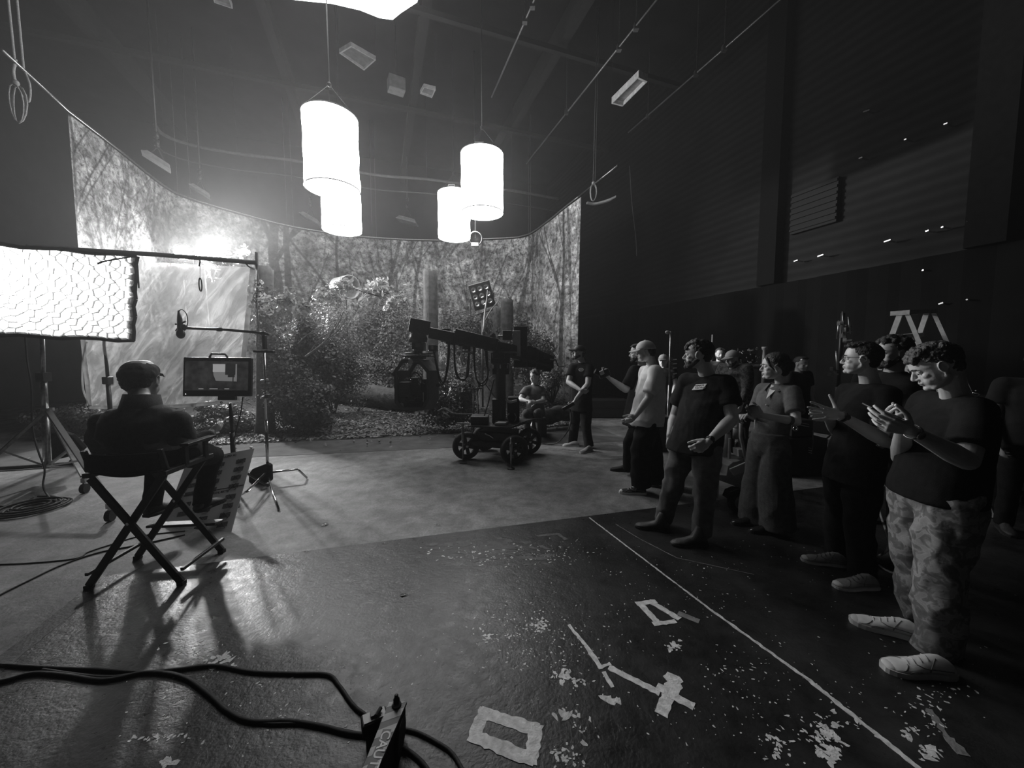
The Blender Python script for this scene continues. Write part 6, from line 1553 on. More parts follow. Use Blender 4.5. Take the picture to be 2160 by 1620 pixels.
class Head:
    def __init__(s, c, fwd, pitch=0.0, roll=0.0, k=1.0):
        f = V(fwd); f.z = 0; f.normalize(); l = V((-f.y, f.x, 0)); u = V((0, 0, 1))
        f2 = f * math.cos(pitch) - u * math.sin(pitch); u2 = u * math.cos(pitch) + f * math.sin(pitch)
        l2 = l * math.cos(roll) + u2 * math.sin(roll); u3 = u2 * math.cos(roll) - l * math.sin(roll)
        s.c = V(c); s.f, s.l, s.u, s.k = f2, l2, u3, k; s.R = Matrix((f2, l2, u3)).transposed()
    def P(s, x, y, z): return s.c + (s.f * x + s.l * y + s.u * z) * s.k
    def skull(s, mb):
        n = 40; vs = []; fs = []
        for z, xf, xb, w_ in HP:
            for i in range(n):
                t = 2 * PI * i / n; ct, st = math.cos(t), math.sin(t); cx_ = (xf + xb) / 2; rx = (xf - xb) / 2
                x = cx_ + rx * math.copysign(abs(ct) ** .88, ct); y = w_ * math.copysign(abs(st) ** .88, st)
                if ct > 0: x -= .010 * math.exp(-((z - .002) / .014) ** 2 - ((abs(y) - .033) / .015) ** 2)
                vs.append(s.P(x, y, z))
        m_ = len(HP)
        for i in range(m_ - 1):
            for q in range(n): fs.append((i * n + q, (i + 1) * n + q, (i + 1) * n + (q + 1) % n, i * n + (q + 1) % n))
        fs.append(tuple(range(n))); fs.append(tuple(range((m_ - 1) * n + n - 1, (m_ - 1) * n - 1, -1))); mb.add(vs, fs)
        k = s.k; P = s.P
        mb.cap(P(.088, 0, .006), P(.107, 0, -.028), .0065 * k, .0095 * k, 12)
        mb.ell(P(.104, 0, -.032), (.011 * k, .012 * k, .009 * k), s.R, 12, 8)
        for q in (-1, 1):
            mb.ell(P(.093, q * .012, -.036), (.011 * k, .007 * k, .0075 * k), s.R, 10, 7)
            mb.cap(P(.090, q * .014, .019), P(.070, q * .050, .020), .0065 * k, .005 * k, 8)
            mb.ell(P(.060, q * .043, -.024), (.021 * k, .020 * k, .018 * k), s.R, 12, 8); mb.ell(P(.056, q * .040, -.052), (.026 * k, .022 * k, .026 * k), s.R, 12, 8); mb.ell(P(.034, q * .046, -.046), (.036 * k, .0225 * k, .040 * k), s.R, 14, 9)
            mb.cap(P(-.002, q * .060, -.050), P(.055, q * .030, -.094), .017 * k, .017 * k, 10)
            mb.ell(P(.074, q * .032, .006), (.012 * k, .017 * k, .006 * k), s.R, 10, 6)
            # ear
            mb.ell(P(-.004, q * .076, -.008), (.017 * k, .006 * k, .028 * k), s.R, 12, 8)
            mb.tube([P(-.004 + .018 * math.cos(a_), q * (.083 + .003 * math.sin(a_)), -.004 + .029 * math.sin(a_)) for a_ in [-.9 + 4.6 * j / 12 for j in range(13)]], .0042 * k, 6)
            mb.ell(P(.000, q * .080, -.034), (.009 * k, .005 * k, .009 * k), s.R, 8, 6)
        mb.cap(P(.088, -.020, -.057), P(.088, .020, -.057), .0045 * k, .0045 * k, 8); mb.ell(P(.092, 0, -.0565), (.006 * k, .016 * k, .0045 * k), s.R, 10, 6)
        mb.ell(P(.088, 0, -.068), (.0075 * k, .019 * k, .0052 * k), s.R, 10, 6)
        mb.ell(P(.074, 0, -.094), (.019 * k, .022 * k, .016 * k), s.R, 12, 8)
    def face_bits(s, parent, hairm=None, lids=0):
        for q in (-1, 1):
            mb = MB(); mb.ell(s.P(.0735, q * .0325, .0015), .0118 * s.k, None, 14, 10); mb.build('eye', M_EYE, parent, True)
            mb = MB(); mb.ell(s.P(.0825, q * .0325, -.001 - .004 * lids), (.004 * s.k, .0048 * s.k, .0048 * s.k), s.R, 10, 8); mb.build('iris', M_PUP, parent, True)
            mb = MB(); mb.tube([s.P(.096, q * .013, .019), s.P(.0945, q * .028, .0245), s.P(.083, q * .048, .020)], [.0030 * s.k, .0036 * s.k, .0018 * s.k], 6); mb.build('eyebrow', hairm or M_HAIR, parent, True)
        mb = MB(); mb.tube([s.P(.091, -.020, -.0625), s.P(.0955, -.008, -.0615), s.P(.0955, .008, -.0615), s.P(.091, .020, -.0625)], .0016 * s.k, 5); mb.build('mouth_line', mat('lip_dark', .06, .6) if 'lip_dark' not in bpy.data.materials else bpy.data.materials['lip_dark'], parent, True)
    def hair(s, parent, style, m, voxel=.006, seed=1):
        mb = MB(); k = s.k; rr = random.Random(seed); P = s.P
        Rt = s.R @ Matrix.Rotation(-.28, 3, 'Y')
        mb.ell(P(-.020, 0, .040), (.106 * k, .084 * k, .088 * k), Rt, 26, 16)
        if style == 'under': mb = MB(); mb.ell(P(-.035, 0, .005), (.078 * k, .080 * k, .05 * k), s.R, 20, 12)
        if style != 'fringe': mb.ell(P(-.050, 0, -.010), (.058 * k, .070 * k, .066 * k), s.R, 20, 12)
        amp = .006
        if style == 'quiff':
            for i in range(60):
                x = rr.uniform(-.06, .092); y = rr.uniform(-.062, .062) * (1 - .2 * (x > .06)); z = .088 + .030 * (1 - (x - .01) ** 2 / .012) - abs(y) * .35 + rr.uniform(-.006, .008) - max(0, x - .045) * .9
                mb.ell(P(x, y, z), rr.uniform(.012, .019) * k, None, 10, 7)
            amp = .005
        if style == 'swept':
            for i in range(44):
                x = rr.uniform(-.04, .085); y = rr.uniform(-.06, .06); z = .100 + .016 * (x > .03) - abs(y) * .3 - max(0, x - .05) * .4
                mb.cap(P(x, y, z), P(x - .04, y * 1.05, z + .004), .012 * k, .010 * k, 8)
            amp = .003
        if style == 'bun':
            mb.ell(P(-.105, 0, .005), (.045 * k, .052 * k, .048 * k), None, 16, 10)
            for q in (-1, 1):
                mb.cap(P(.070, q * .045, .070), P(.055, q * .074, .015), .012 * k, .009 * k, 8); mb.cap(P(.055, q * .074, .015), P(.020, q * .082, -.030), .009 * k, .006 * k, 8)
                mb.cap(P(.02, q * .07, .05), P(-.04, q * .078, .0), .020 * k, .022 * k, 10)
            mb.ell(P(-.06, 0, -.04), (.05 * k, .06 * k, .05 * k), None, 14, 9); amp = .003
        if style == 'curly':
            for i in range(70):
                a_ = rr.uniform(0, 2 * PI); b2 = rr.uniform(-.1, 1.4); x = -.01 + .105 * math.cos(a_) * math.cos(b2); y = .088 * math.sin(a_) * math.cos(b2); z = .045 + .085 * math.sin(b2)
                if x > .05 and z < .085: continue
                mb.ell(P(x, y, z), rr.uniform(.016, .024) * k, None, 9, 6)
            amp = .009
        o_ = V((seed * 3.1, 0, 0))
        return remesh(mb, voxel, 'hair', m, parent, 1, lambda p: amp * noise.noise(p * 60 + o_) + amp * .6 * noise.noise(p * 130 + o_))
    def beard(s, parent, m, voxel=.006, full=1.0):
        mb = MB(); k = s.k * 1.0; P = s.P
        for q in (-1, 1):
            mb.cap(P(.004, q * .070, -.012), P(.006, q * .068, -.045), .009 * k, .014 * k, 10)
            mb.cap(P(.006, q * .066, -.045), P(.058, q * .036, -.092), .021 * k, .024 * k * full, 10); mb.ell(P(.054, q * .042, -.062), (.026 * k, .024 * k, .024 * k), s.R, 12, 8)
            mb.cap(P(.088, q * .020, -.048), P(.082, q * .028, -.075), .007 * k, .010 * k, 8)
        mb.ell(P(.074, 0, -.098), (.027 * k * full, .032 * k, .024 * k * full), s.R, 14, 9); mb.cap(P(.092, -.018, -.047), P(.092, .018, -.047), .0055 * k, .0055 * k, 8)
        return remesh(mb, voxel, 'beard', m, parent, 1, lambda p: .003 * noise.noise(p * 90))
    def cap(s, parent, m, brimm=None, back=False):
        mb = MB(); k = s.k; P = s.P; n = 32; vs = []; fs = []; sg = -1 if back else 1
        R0, H0 = 1, 9
        for j in range(H0 + 1):
            ph = (PI / 2) * j / H0
            for i in range(n):
                t = 2 * PI * i / n; rx, ry, rz = .112, .092, .098
                x = -.006 + rx * math.cos(t) * math.cos(ph) ** .85; y = ry * math.sin(t) * math.cos(ph) ** .85; z = .034 + rz * math.sin(ph) - .014 * (math.cos(t) < 0) * (-math.cos(t)) * math.cos(ph)
                vs.append(P(x, y, z))
        for j in range(H0):
            for i in range(n): fs.append((j * n + i, j * n + (i + 1) % n, (j + 1) * n + (i + 1) % n, (j + 1) * n + i))
        mb.add(vs, fs); c = mb.build('cap', m, parent, True); c.modifiers.new('t', 'SOLIDIFY').thickness = .004
        mb = MB(); vs = []; a0 = 1.05; m_ = 14
        for j in range(5):
            for i in range(m_ + 1):
                t = -a0 + 2 * a0 * i / m_; q = j / 4; ext = .080 * math.cos(t * 1.35) ** .6 if abs(t * 1.35) < PI / 2 else 0
                x = sg * (-.006 * sg + .112 * math.cos(t) + ext * q); y = .092 * math.sin(t) * (1 - .08 * q); z = .036 - .018 * q - .020 * (math.sin(t) ** 2) * q
                vs.append(P(x, y, z))
        mb.add(vs, [(j * (m_ + 1) + i, j * (m_ + 1) + i + 1, (j + 1) * (m_ + 1) + i + 1, (j + 1) * (m_ + 1) + i) for j in range(4) for i in range(m_)])
        b_ = mb.build('cap_brim', brimm or m, parent, True); b_.parent = c; b_.modifiers.new('t', 'SOLIDIFY').thickness = .004
        mb = MB(); mb.ell(P(-.006, 0, .133), .007 * k); b_ = mb.build('cap_button', m, parent, True); b_.parent = c
        return c
    def glasses(s, parent):
        root = None; P = s.P
        for q in (-1, 1):
            mb = MB(); mb.tube([P(.101, q * (.034 + .022 * math.cos(a_)), .000 + .018 * math.sin(a_)) for a_ in [2 * PI * j / 20 for j in range(20)]], .0016, 6, closed=True)
            if root is None:
                mb.tube([P(.101, -.012, .003), P(.104, 0, .006), P(.101, .012, .003)], .0016, 6); root = mb.build('glasses', M_BLKP, parent, True)
            else: o = mb.build('lens_rim', M_BLKP, parent, True); o.parent = root
            mb = MB(); mb.tube([P(.099, q * .056, .006), P(.070, q * .077, .008), P(.000, q * .082, .010), P(-.018, q * .082, -.004)], .0016, 6); o = mb.build('temple_arm', M_BLKP, parent, True); o.parent = root
def limbs(mb, pts, radii, n=16):
    for a, b_, r0, r1 in zip(pts, pts[1:], radii, radii[1:]): mb.cap(a, b_, r0, r1, n)
def hand(mb, W, d, n, side, curls=(.5, .5, .55, .6), thumb=(.6, .65, .35), tb=.3, k=1.0, spread=.0):
    """d finger direction, n palm normal, side +1/-1 thumb side (along d x n)"""
    d = V(d).normalized(); n = V(n); n = (n - d * n.dot(d)).normalized(); t = d.cross(n).normalized() * side
    Rp = Matrix((t, d, n)).transposed(); mb.ell(W + d * .046 * k + n * .002, (.040 * k, .052 * k, .0145 * k), Rp, 16, 10)
    offs = (.032, .011, -.011, -.031); Lk = (.086, .090, .084, .076)
    PH = ((.044, .026, .021), (.048, .030, .022), (.044, .028, .021), (.034, .021, .019)); RR_ = (.0092, .0094, .0088, .0078)
    for i in range(4):
        K_ = W + d * Lk[i] * k + t * offs[i] * k; mb.cap(W + d * .012 * k + t * offs[i] * .55 * k, K_, .0125 * k, .0108 * k, 10)
        a_ = 0; p = K_; c = curls[i]; sp = spread * (offs[i] / .03)
        dd = (d + t * sp).normalized()
        for j, L_ in enumerate(PH[i]):
            a_ += c * (.9, 1.1, .7)[j]; e = p + (dd * math.cos(a_) + n * math.sin(a_)) * L_ * k; r0 = RR_[i] * k * (1, .93, .86)[j]; mb.cap(p, e, r0, r0 * .93, 10); p = e
    T0 = W + d * .018 * k + t * .026 * k + n * .004; dv = (d * thumb[0] + t * thumb[1] + n * thumb[2]).normalized(); T1 = T0 + dv * .045 * k; mb.cap(T0, T1, .0145 * k, .0115 * k, 12)
    d2 = (dv * (1 - tb) + d * tb).normalized(); T2 = T1 + d2 * .033 * k; mb.cap(T1, T2, .0108 * k, .0098 * k, 10); d3 = (d2 * (1 - tb * .6) + d * tb * .6 + n * tb * .2).normalized(); mb.cap(T2, T2 + d3 * .026 * k, .0098 * k, .0082 * k, 10)
def shoe(parent, heel, toe, m, solem, L=.29, high=False, name='shoe', w=1.0, solh=.022, laces=None, z0=0.0):
    heel = V((heel.x, heel.y, z0)); toe = V((toe.x, toe.y, z0)); d = (toe - heel).normalized(); s_ = V((-d.y, d.x, 0)); u = V((0, 0, 1))
    toe = heel + d * L
    S = [(0, .026, .060), (.06, .034, .078), (.18, .038 if not high else .050, .098 if not high else .16), (.30, .037 if not high else .050, .100 if not high else .17), (.42, .037, .088), (.55, .042, .070), (.68, .047, .058), (.80, .046, .052), (.90, .038, .046), (.97, .024, .036), (1.0, .012, .026)]
    mb = MB(); n = 18; vs = []
    for t_, hw, ht in S:
        c = heel + d * (t_ * L)
        for i in range(n):
            a_ = 2 * PI * i / n; x = math.cos(a_); y = math.sin(a_); zz_ = solh * .6 + (ht - solh * .6) * (.5 + .5 * y); nar = 1 - .30 * max(0, y)
            vs.append(c + s_ * (hw * w * nar * math.copysign(abs(x) ** .75, x)) + u * zz_)
    R_ = len(S); fs = [(i * n + k, i * n + (k + 1) % n, (i + 1) * n + (k + 1) % n, (i + 1) * n + k) for i in range(R_ - 1) for k in range(n)]
    fs += [tuple(range(n - 1, -1, -1)), tuple(range((R_ - 1) * n, R_ * n))]; mb.add(vs, fs); o = mb.build(name, m, parent, True)
    mb = MB(); L1 = [heel + d * (t_ * L * 1.02 - .003) + s_ * ((hw + .004) * w) for t_, hw, _ in S]; L2 = [heel + d * (t_ * L * 1.02 - .003) - s_ * ((hw + .004) * w) for t_, hw, _ in reversed(S)]
    mb.prism(L2 + L1 if False else [p for p in (L1 + L2)][::-1], u, solh); so = mb.build('sole', solem, parent); so.parent = o
    if laces:
        for k in range(4):
            t_ = .40 + .09 * k; ht = np.interp(t_, [q[0] for q in S], [q[2] for q in S]) + .002; c = heel + d * (t_ * L)
            mb = MB(); mb.tube([c - s_ * .022 + u * (ht - .008), c + u * (ht + .003), c + s_ * .022 + u * (ht - .008)], .0035, 6); q = mb.build('lace', laces, parent, True); q.parent = o
        lat = lambda t_, fr, sd: heel + d * (t_ * L) + s_ * (sd * (np.interp(t_, [q[0] for q in S], [q[1] for q in S]) * w * (1 - .30 * max(0, 2 * fr - 1)) * (1 - max(0, 2 * fr - 1) ** 2) ** .37 + .001)) + u * (solh * .6 + (np.interp(t_, [q[0] for q in S], [q[2] for q in S]) - solh * .6) * fr)
        for sd in (-1, 1):
            for P_ in (((.92, .30), (.80, .62), (.72, .86), (.70, .96)), ((.08, .45), (.30, .42), (.48, .62), (.58, .90)), ((.30, .95), (.40, .60), (.42, .30)), ((.55, .40), (.66, .55), (.74, .40))):
                mb = MB(); mb.tube(spline([lat(a_, b2, sd) for a_, b2 in P_], 4), .0022 * w, 5); q = mb.build('seam', M_GREY, parent, True); q.parent = o
        mb = MB(); c = heel + d * (.90 * L); mb.ell(c + u * .028, (.036 * w, .030, .018), Matrix((s_, d, u)).transposed(), 14, 8)
        if solem != m: q = mb.build('toe_cap', solem, parent, True); q.parent = o
    return o
def folds(amp, fr=(5, 5, 9), seed=0.0, zlo=None, hem=0.0):
    s0 = V((seed, seed * 1.7, 0))
    def f(p):
        q = V((p.x * fr[0], p.y * fr[1], p.z * fr[2])) + s0
        a = noise.noise(q); b_ = noise.noise(q * 2.3 + V((4, 1, 2)))
        return amp * (1 - 2.2 * abs(a)) * .8 + amp * .45 * b_
    return f
def pt(q): return q if isinstance(q, Vector) else at(*q)
def person(label, J, cat='person', group=None, w=1.0, vox=.006, head_k=1.0, hair=('quiff', None), skin=None, top=None, pants=None, topname='t_shirt', pantname='trousers',
           tfold=.006, pfold=.008, hair_m=None, beard=None, cap=None, cap_m=None, lids=0, sleeve=.62, seed=1, leg_r=(.098, .088, .068, .062, .058), hem_z=None, long_sleeve=False, female=False, face=True, tor=(1, 1)):
    """J holds world joints: head, hf, hp, nb, ch, pv, shL/R, elL/R, wrL/R, kL/R, aL/R; bf = facing of the trunk"""
    skin = skin or M_SKIN; top = top or M_TEE; pants = pants or M_BPANT; hair_m = hair_m or M_HAIR
    for k in list(J):
        if isinstance(J[k], tuple) and k not in ('hf', 'bf', 'pf', 'handL', 'handR'): J[k] = pt(J[k])
    pv, chs, nb = J['pv'], J['ch'], J['nb']; bf = V(J['bf']).normalized(); bl = V((-bf.y, bf.x, 0)).normalized(); pf = V(J.get('pf', J['bf'])).normalized(); pl = V((-pf.y, pf.x, 0)).normalized()
    root = empty('person', V((pv.x, pv.y, 0)), label, cat, group)
    hd = Head(J['head'], J['hf'], J.get('hp', 0), J.get('hr', 0), head_k)
    mb = MB(); hd.skull(mb)
    sk = hd.P(-.030, 0, -.045); rN = (.056 if not female else .046) * w ** .5
    limbs(mb, [sk, sk.lerp(nb, .6), nb + V((0, 0, .0))], [rN, rN * .98, rN * 1.12])
    up = (nb - chs).normalized()
    ring_loft(mb, [(pv, pl * .12, pf * .08), (pv.lerp(chs, .5), bl * .10, bf * .07), (chs, bl * .13 * w, bf * .085), (chs.lerp(nb, .72), bl * .13 * w, bf * .07), (nb - up * .01, bl * .075, bf * .05)], 20)
    for S in 'LR':
        sh, el, wr = J['sh' + S], J['el' + S], J['wr' + S]; q = .92 if female else 1.0
        mid_ = el.lerp(wr, .28)
        limbs(mb, [chs.lerp(nb, .6), sh, sh.lerp(el, .5), el, mid_, el.lerp(wr, .72), wr], [.05, .055 * w * q, .050 * w * q, .042 * w * q, .044 * w * q, .033 * w ** .5 * q, .026 * q])
        h = J.get('hand' + S)
        if h: hand(mb, wr, h[0], h[1], h[2], *(h[3:]))
        else:
            dd = (wr - el).normalized(); hand(mb, wr, dd, V((-bl.x, -bl.y, 0)) * (1 if S == 'L' else -1), 1 if S == 'L' else -1, (.45, .5, .55, .6))
        # legs inside the clothes
        hp_ = pv + pl * (.085 if S == 'L' else -.085) - V((0, 0, .03)); limbs(mb, [hp_, J['k' + S], J['a' + S]], [.075, .05, .036], 10)
    remesh(mb, vox, 'body', skin, root, 2)
    if face: hd.face_bits(root, hair_m, lids)
    if hair[0]: hd.hair(root, hair[0], hair_m, vox * 1.1, seed)
    if beard: hd.beard(root, beard, vox, 1.05)
    if cap: hd.cap(root, cap_m or M_WTEE, back=(cap == 'back'))
    # upper garment
    mb = MB(); hem = pv + (chs - pv) * (-.22 if hem_z is None else hem_z); wv = pv.lerp(chs, .5); a_, b_ = tor
    rings = [(hem, pl * .190 * w * a_, pf * .135 * w * b_), (pv.lerp(chs, .1), pl * .185 * w * a_, pf * .135 * w * b_), (wv, bl * .175 * w * a_, bf * .125 * w * b_), (chs, bl * .190 * w, bf * .128 * w), (chs.lerp(nb, .45), bl * .195 * w, bf * .115 * w), (chs.lerp(nb, .80), bl * .155 * w, bf * .088), (nb - up * .012, bl * .088, bf * .068), (nb + up * .006, bl * .072, bf * .064)]
    ring_loft(mb, rings, 30, 2.35)
    for S in 'LR':
        sh, el, wr = J['sh' + S], J['el' + S], J['wr' + S]; e = sh.lerp(el, sleeve)
        mb.cap(chs.lerp(nb, .62), sh, .075 * w, .070 * w)
        if long_sleeve: mb.tube([sh, sh.lerp(el, .5), el, el.lerp(wr, .5), el.lerp(wr, .93)], [.074 * w, .070 * w, .060 * w, .052, .042], 18); mb.ell(sh, .074 * w)
        else: mb.tube([sh, sh.lerp(e, .5), e], [.072 * w, .074 * w, .078 * w], 20); mb.ell(sh, .072 * w)
    remesh(mb, max(.008, vox * 1.5), topname, top, root, 2, folds(tfold, (6, 6, 5), seed))
    mb = MB(); lr = leg_r
    ring_loft(mb, [(pv + V((0, 0, .10)), pl * .165 * w, pf * .115 * w), (pv + V((0, 0, .02)), pl * .18 * w, pf * .125 * w), (pv - V((0, 0, .07)), pl * .175 * w, pf * .12 * w), (pv - V((0, 0, .12)), pl * .12 * w, pf * .09 * w)], 24) if not J.get('sit') else mb.ell(pv, (.18, .16, .13), None, 20, 12)
    for S in 'LR':
        hp_ = pv + pl * (.090 * w if S == 'L' else -.090 * w) - V((0, 0, .03)); k_, a2 = J['k' + S], J['a' + S]
        P_ = [hp_, hp_.lerp(k_, .5), k_, k_.lerp(a2, .5), a2 + (a2 - k_).normalized() * .035]
        mb.tube(P_, [lr[0] * w, lr[1] * w, lr[2] * w ** .5, lr[3], lr[4]], 22); mb.ell(hp_, lr[0] * w); mb.ell(k_, lr[2] * w ** .5)
    remesh(mb, max(.009, vox * 1.6), pantname, pants, root, 2, folds(pfold, (7, 7, 5), seed + 5))
    J['topobj'] = [c_ for c_ in bpy.data.objects if c_.parent == root and c_.name.startswith(topname)][0]
    return root, hd
M_SHOEB = mat('dark_boot_leather', .04, .55, 0, .3, 14, .3, 60)
M_SOLED = mat('dark_sole', .02, .8)
M_SOLEW = mat('white_sole', .62, .6, 0, .1, 20)
M_SUEDE = mat('grey_suede', .26, .9, 0, .2, 30, .4, 200)
M_SNEAK = mat('white_leather', .74, .45, 0, .12, 18, .1, 60)
# --- man with the chest patch
J = dict(head=(1472, 748, 3.28), hf=(-.90, .42, 0), hp=.0, nb=(1492, 795, 3.28), ch=(1491, 838, 3.28), pv=(1466, 930, 3.27), bf=(-.90, -.36, 0), pf=(-.84, -.5, 0),
         shL=(1530, 812, 3.14), elL=(1545, 884, 3.02), wrL=(1494, 932, 2.88), shR=(1450, 806, 3.42), elR=(1424, 878, 3.55), wrR=(1412, 918, 3.40),
         kL=(1488, 1016, 3.14), aL=(1480, 1117, 3.16), kR=(1424, 1010, 3.36), aR=(1400, 1090, 3.46),
         handL=((-.8, .15, -.62), (-.3, .8, -.45), -1, (.75, .85, .95, 1.0), (.7, .4, .3), .4, 1.08), handR=((-.05, -.1, -1), (1, .1, 0), -1, (.35, .4, .4, .5), (.8, .4, .3), .4, 1.08))
root, hd = person('person in black t-shirt with white chest patch, grey trousers and boots, looking left', J, w=1.16, vox=.0055, head_k=1.06, hair=('quiff',), beard=mat('short_beard', .05, .8, 0, .4, 90, .6, 160), top=M_TEE2, pants=M_GPANT, tfold=.009, pfold=.018, seed=2, leg_r=(.100, .094, .082, .074, .068), tor=(1.0, 1.12))
shoe(root, gp(1490, 1150), gp(1420, 1150), M_SHOEB, M_SOLED, .30, True, 'boot', 1.1); shoe(root, gp(1412, 1120), gp(1338, 1112), M_SHOEB, M_SOLED, .30, True, 'boot', 1.1)
def patch_on(root, centre, nrm, up_, W_, H_, lines, skew=.18, m=M_WTEE, size=.02):
    n = V(nrm).normalized(); x = V(up_).cross(n).normalized(); y = n.cross(x); mb = MB()
    q = [centre - x * (W_ / 2 + skew * H_ / 2) - y * H_ / 2, centre + x * (W_ / 2 - skew * H_ / 2) - y * H_ / 2, centre + x * (W_ / 2 + skew * H_ / 2) + y * H_ / 2, centre - x * (W_ / 2 - skew * H_ / 2) + y * H_ / 2]
    mb.prism(q, n, .003); p = mb.build('chest_patch', m, root)
    for i, t_ in enumerate(lines):
        o = textmesh('patch_lettering', t_, M_BLKP, root, centre - x * (W_ * .40 - .004 * i) + y * (H_ * (.10 - .44 * i)) + n * .0035, x, y, size, .0004, bold=.0010); o.parent = p
    return p
bfp = V((-.80, -.60, 0)).normalized(); xl = V((.6, -.8, 0)); pc = at(1474, 817, 3.12)
sp0, sn0 = surf(J['topobj'], 1476, 817)
patch_on(root, sp0 + sn0 * .005, sn0, (-.25, .0, 1), .098, .056, ['REMATE', 'TACTBAU'], .35, M_WHITE, .021)
def watch(root, wr, el, r_, m_, face=True, nface=None):
    d = (wr - el).normalized(); c = wr - d * .022; mb = MB(); mb.lathe([(r_, -.010), (r_ + .004, -.009), (r_ + .004, .009), (r_, .010), (r_, -.010)], c, d, 24); o = mb.build('wrist_watch', m_, root, True)
    if face:
        n_ = V(nface); n_ = (n_ - d * n_.dot(d)).normalized(); mb = MB(); mb.lathe([(.001, .0), (.019, .0), (.020, .004), (.016, .009), (.001, .009)], c + n_ * (r_ + .001), n_, 22); q = mb.build('watch_face', M_STEEL if m_ != M_BLKP else M_BLKP, root, True); q.parent = o
    return o
watch(root, J['wrL'], J['elL'], .031, M_BLKP, True, (.3, -.6, .7)); mb = MB()
# --- front right man with phone
J = dict(head=(1972, 772, 2.06), hf=(-.84, .48, 0), hp=.50, nb=(2018, 842, 2.12), ch=(2000, 905, 2.10), pv=(1972, 1035, 2.08), bf=(-.90, .18, 0), pf=(-.9, .2, 0),
         shL=(2060, 870, 1.95), elL=(2040, 972, 1.86), wrL=(1920, 908, 1.72), shR=(1955, 850, 2.30), elR=(1900, 965, 2.35), wrR=(1906, 893, 1.93),
         kL=(1984, 1190, 1.97), aL=(1976, 1378, 1.95), kR=(1934, 1190, 2.18), aR=(1943, 1322, 2.22),
         handL=((-1, .18, .34), (.25, .9, .55), -1, (.42, .48, .55, .6), (.5, .62, .45), .5, 1.02, .05), handR=((-.97, -.22, .28), (.2, -.75, .62), 1, (.5, .55, .6, .6), (.6, .5, .5), .5, 1.0, .05))
def camo():
    m, nt, b = newmat('mottled_camouflage'); N = nt.nodes; L = nt.links; tc = N.new('ShaderNodeTexCoord')
    n1 = N.new('ShaderNodeTexNoise'); n1.inputs['Scale'].default_value = 19; n1.inputs['Detail'].default_value = 7; n1.inputs['Distortion'].default_value = .9; L.new(tc.outputs['Object'], n1.inputs['Vector'])
    cr = N.new('ShaderNodeValToRGB'); e = cr.color_ramp.elements; e[0].position = .36; e[0].color = g(.12); e[1].position = .62; e[1].color = g(.27); x = cr.color_ramp.elements.new(.48); x.color = g(.17); x = cr.color_ramp.elements.new(.54); x.color = g(.33)
    L.new(n1.outputs[0], cr.inputs[0]); L.new(cr.outputs[0], b.inputs['Base Color']); b.inputs['Roughness'].default_value = .9
    n2 = N.new('ShaderNodeTexNoise'); n2.inputs['Scale'].default_value = 60; L.new(tc.outputs['Object'], n2.inputs['Vector']); bp = N.new('ShaderNodeBump'); bp.inputs['Strength'].default_value = .3; bp.inputs['Distance'].default_value = .004; L.new(n2.outputs[0], bp.inputs['Height']); L.new(bp.outputs[0], b.inputs['Normal'])
    return m
root, hd = person('person in black t-shirt and mottled camouflage trousers, head bowed over a phone', J, w=1.10, vox=.0042, head_k=1.02, hair=('quiff',), hair_m=mat('tousled_hair', .05, .5, 0, .5, 60, .9, 110), pants=camo(), lids=1, tfold=.006, pfold=.022, seed=3, leg_r=(.112, .106, .097, .092, .094), sleeve=.72, tor=(1.05, 1.15), hem_z=-.10)
shoe(root, gp(2006, 1425), gp(1853, 1412), M_SNEAK, M_SOLEW, .31, False, 'sneaker', 1.12, .03, M_WHITE); shoe(root, gp(1945, 1352), gp(1845, 1325), M_SNEAK, M_SOLEW, .31, False, 'sneaker', 1.12, .03, M_WHITE)
watch(root, J['wrL'], J['elL'], .031, M_STEEL, True, (-.35, -.85, -.1))
mb = MB(); nbp = J['nb']; hfv = V((-.98, .2, 0)); lv = V((-.2, -.98, 0))
mb.tube([nbp + hfv * (.077 * math.cos(a_)) + lv * (.083 * math.sin(a_)) + V((0, 0, .014 - .022 * math.cos(a_))) for a_ in [2 * PI * j / 40 for j in range(40)]], .0032, 6, closed=True); mb.build('chain_necklace', M_CHR, root, True)
mb = MB(); c = J['wrR']; mb.tube([c + V((.0, .034 * math.cos(a_), .034 * math.sin(a_))) + V((.02, 0, -.012)) for a_ in [2 * PI * j / 24 for j in range(24)]], .003, 6, closed=True); mb.build('bracelet', M_CHR, root, True)
ph = at(1862, 868, 1.80); a_ = (at(1890, 884, 1.78) - at(1832, 862, 1.80)).normalized(); b_ = V((.15, 1, .25)); b_ = (b_ - a_ * b_.dot(a_)).normalized()
mb = MB(); mb.box(ph, (.150, .074, .009), Matrix((a_, b_, a_.cross(b_))).transposed()); tag(mb.build('mobile_phone', M_BLK, None, bevel=.003), 'dark phone held in both hands by the front right man', 'phone')
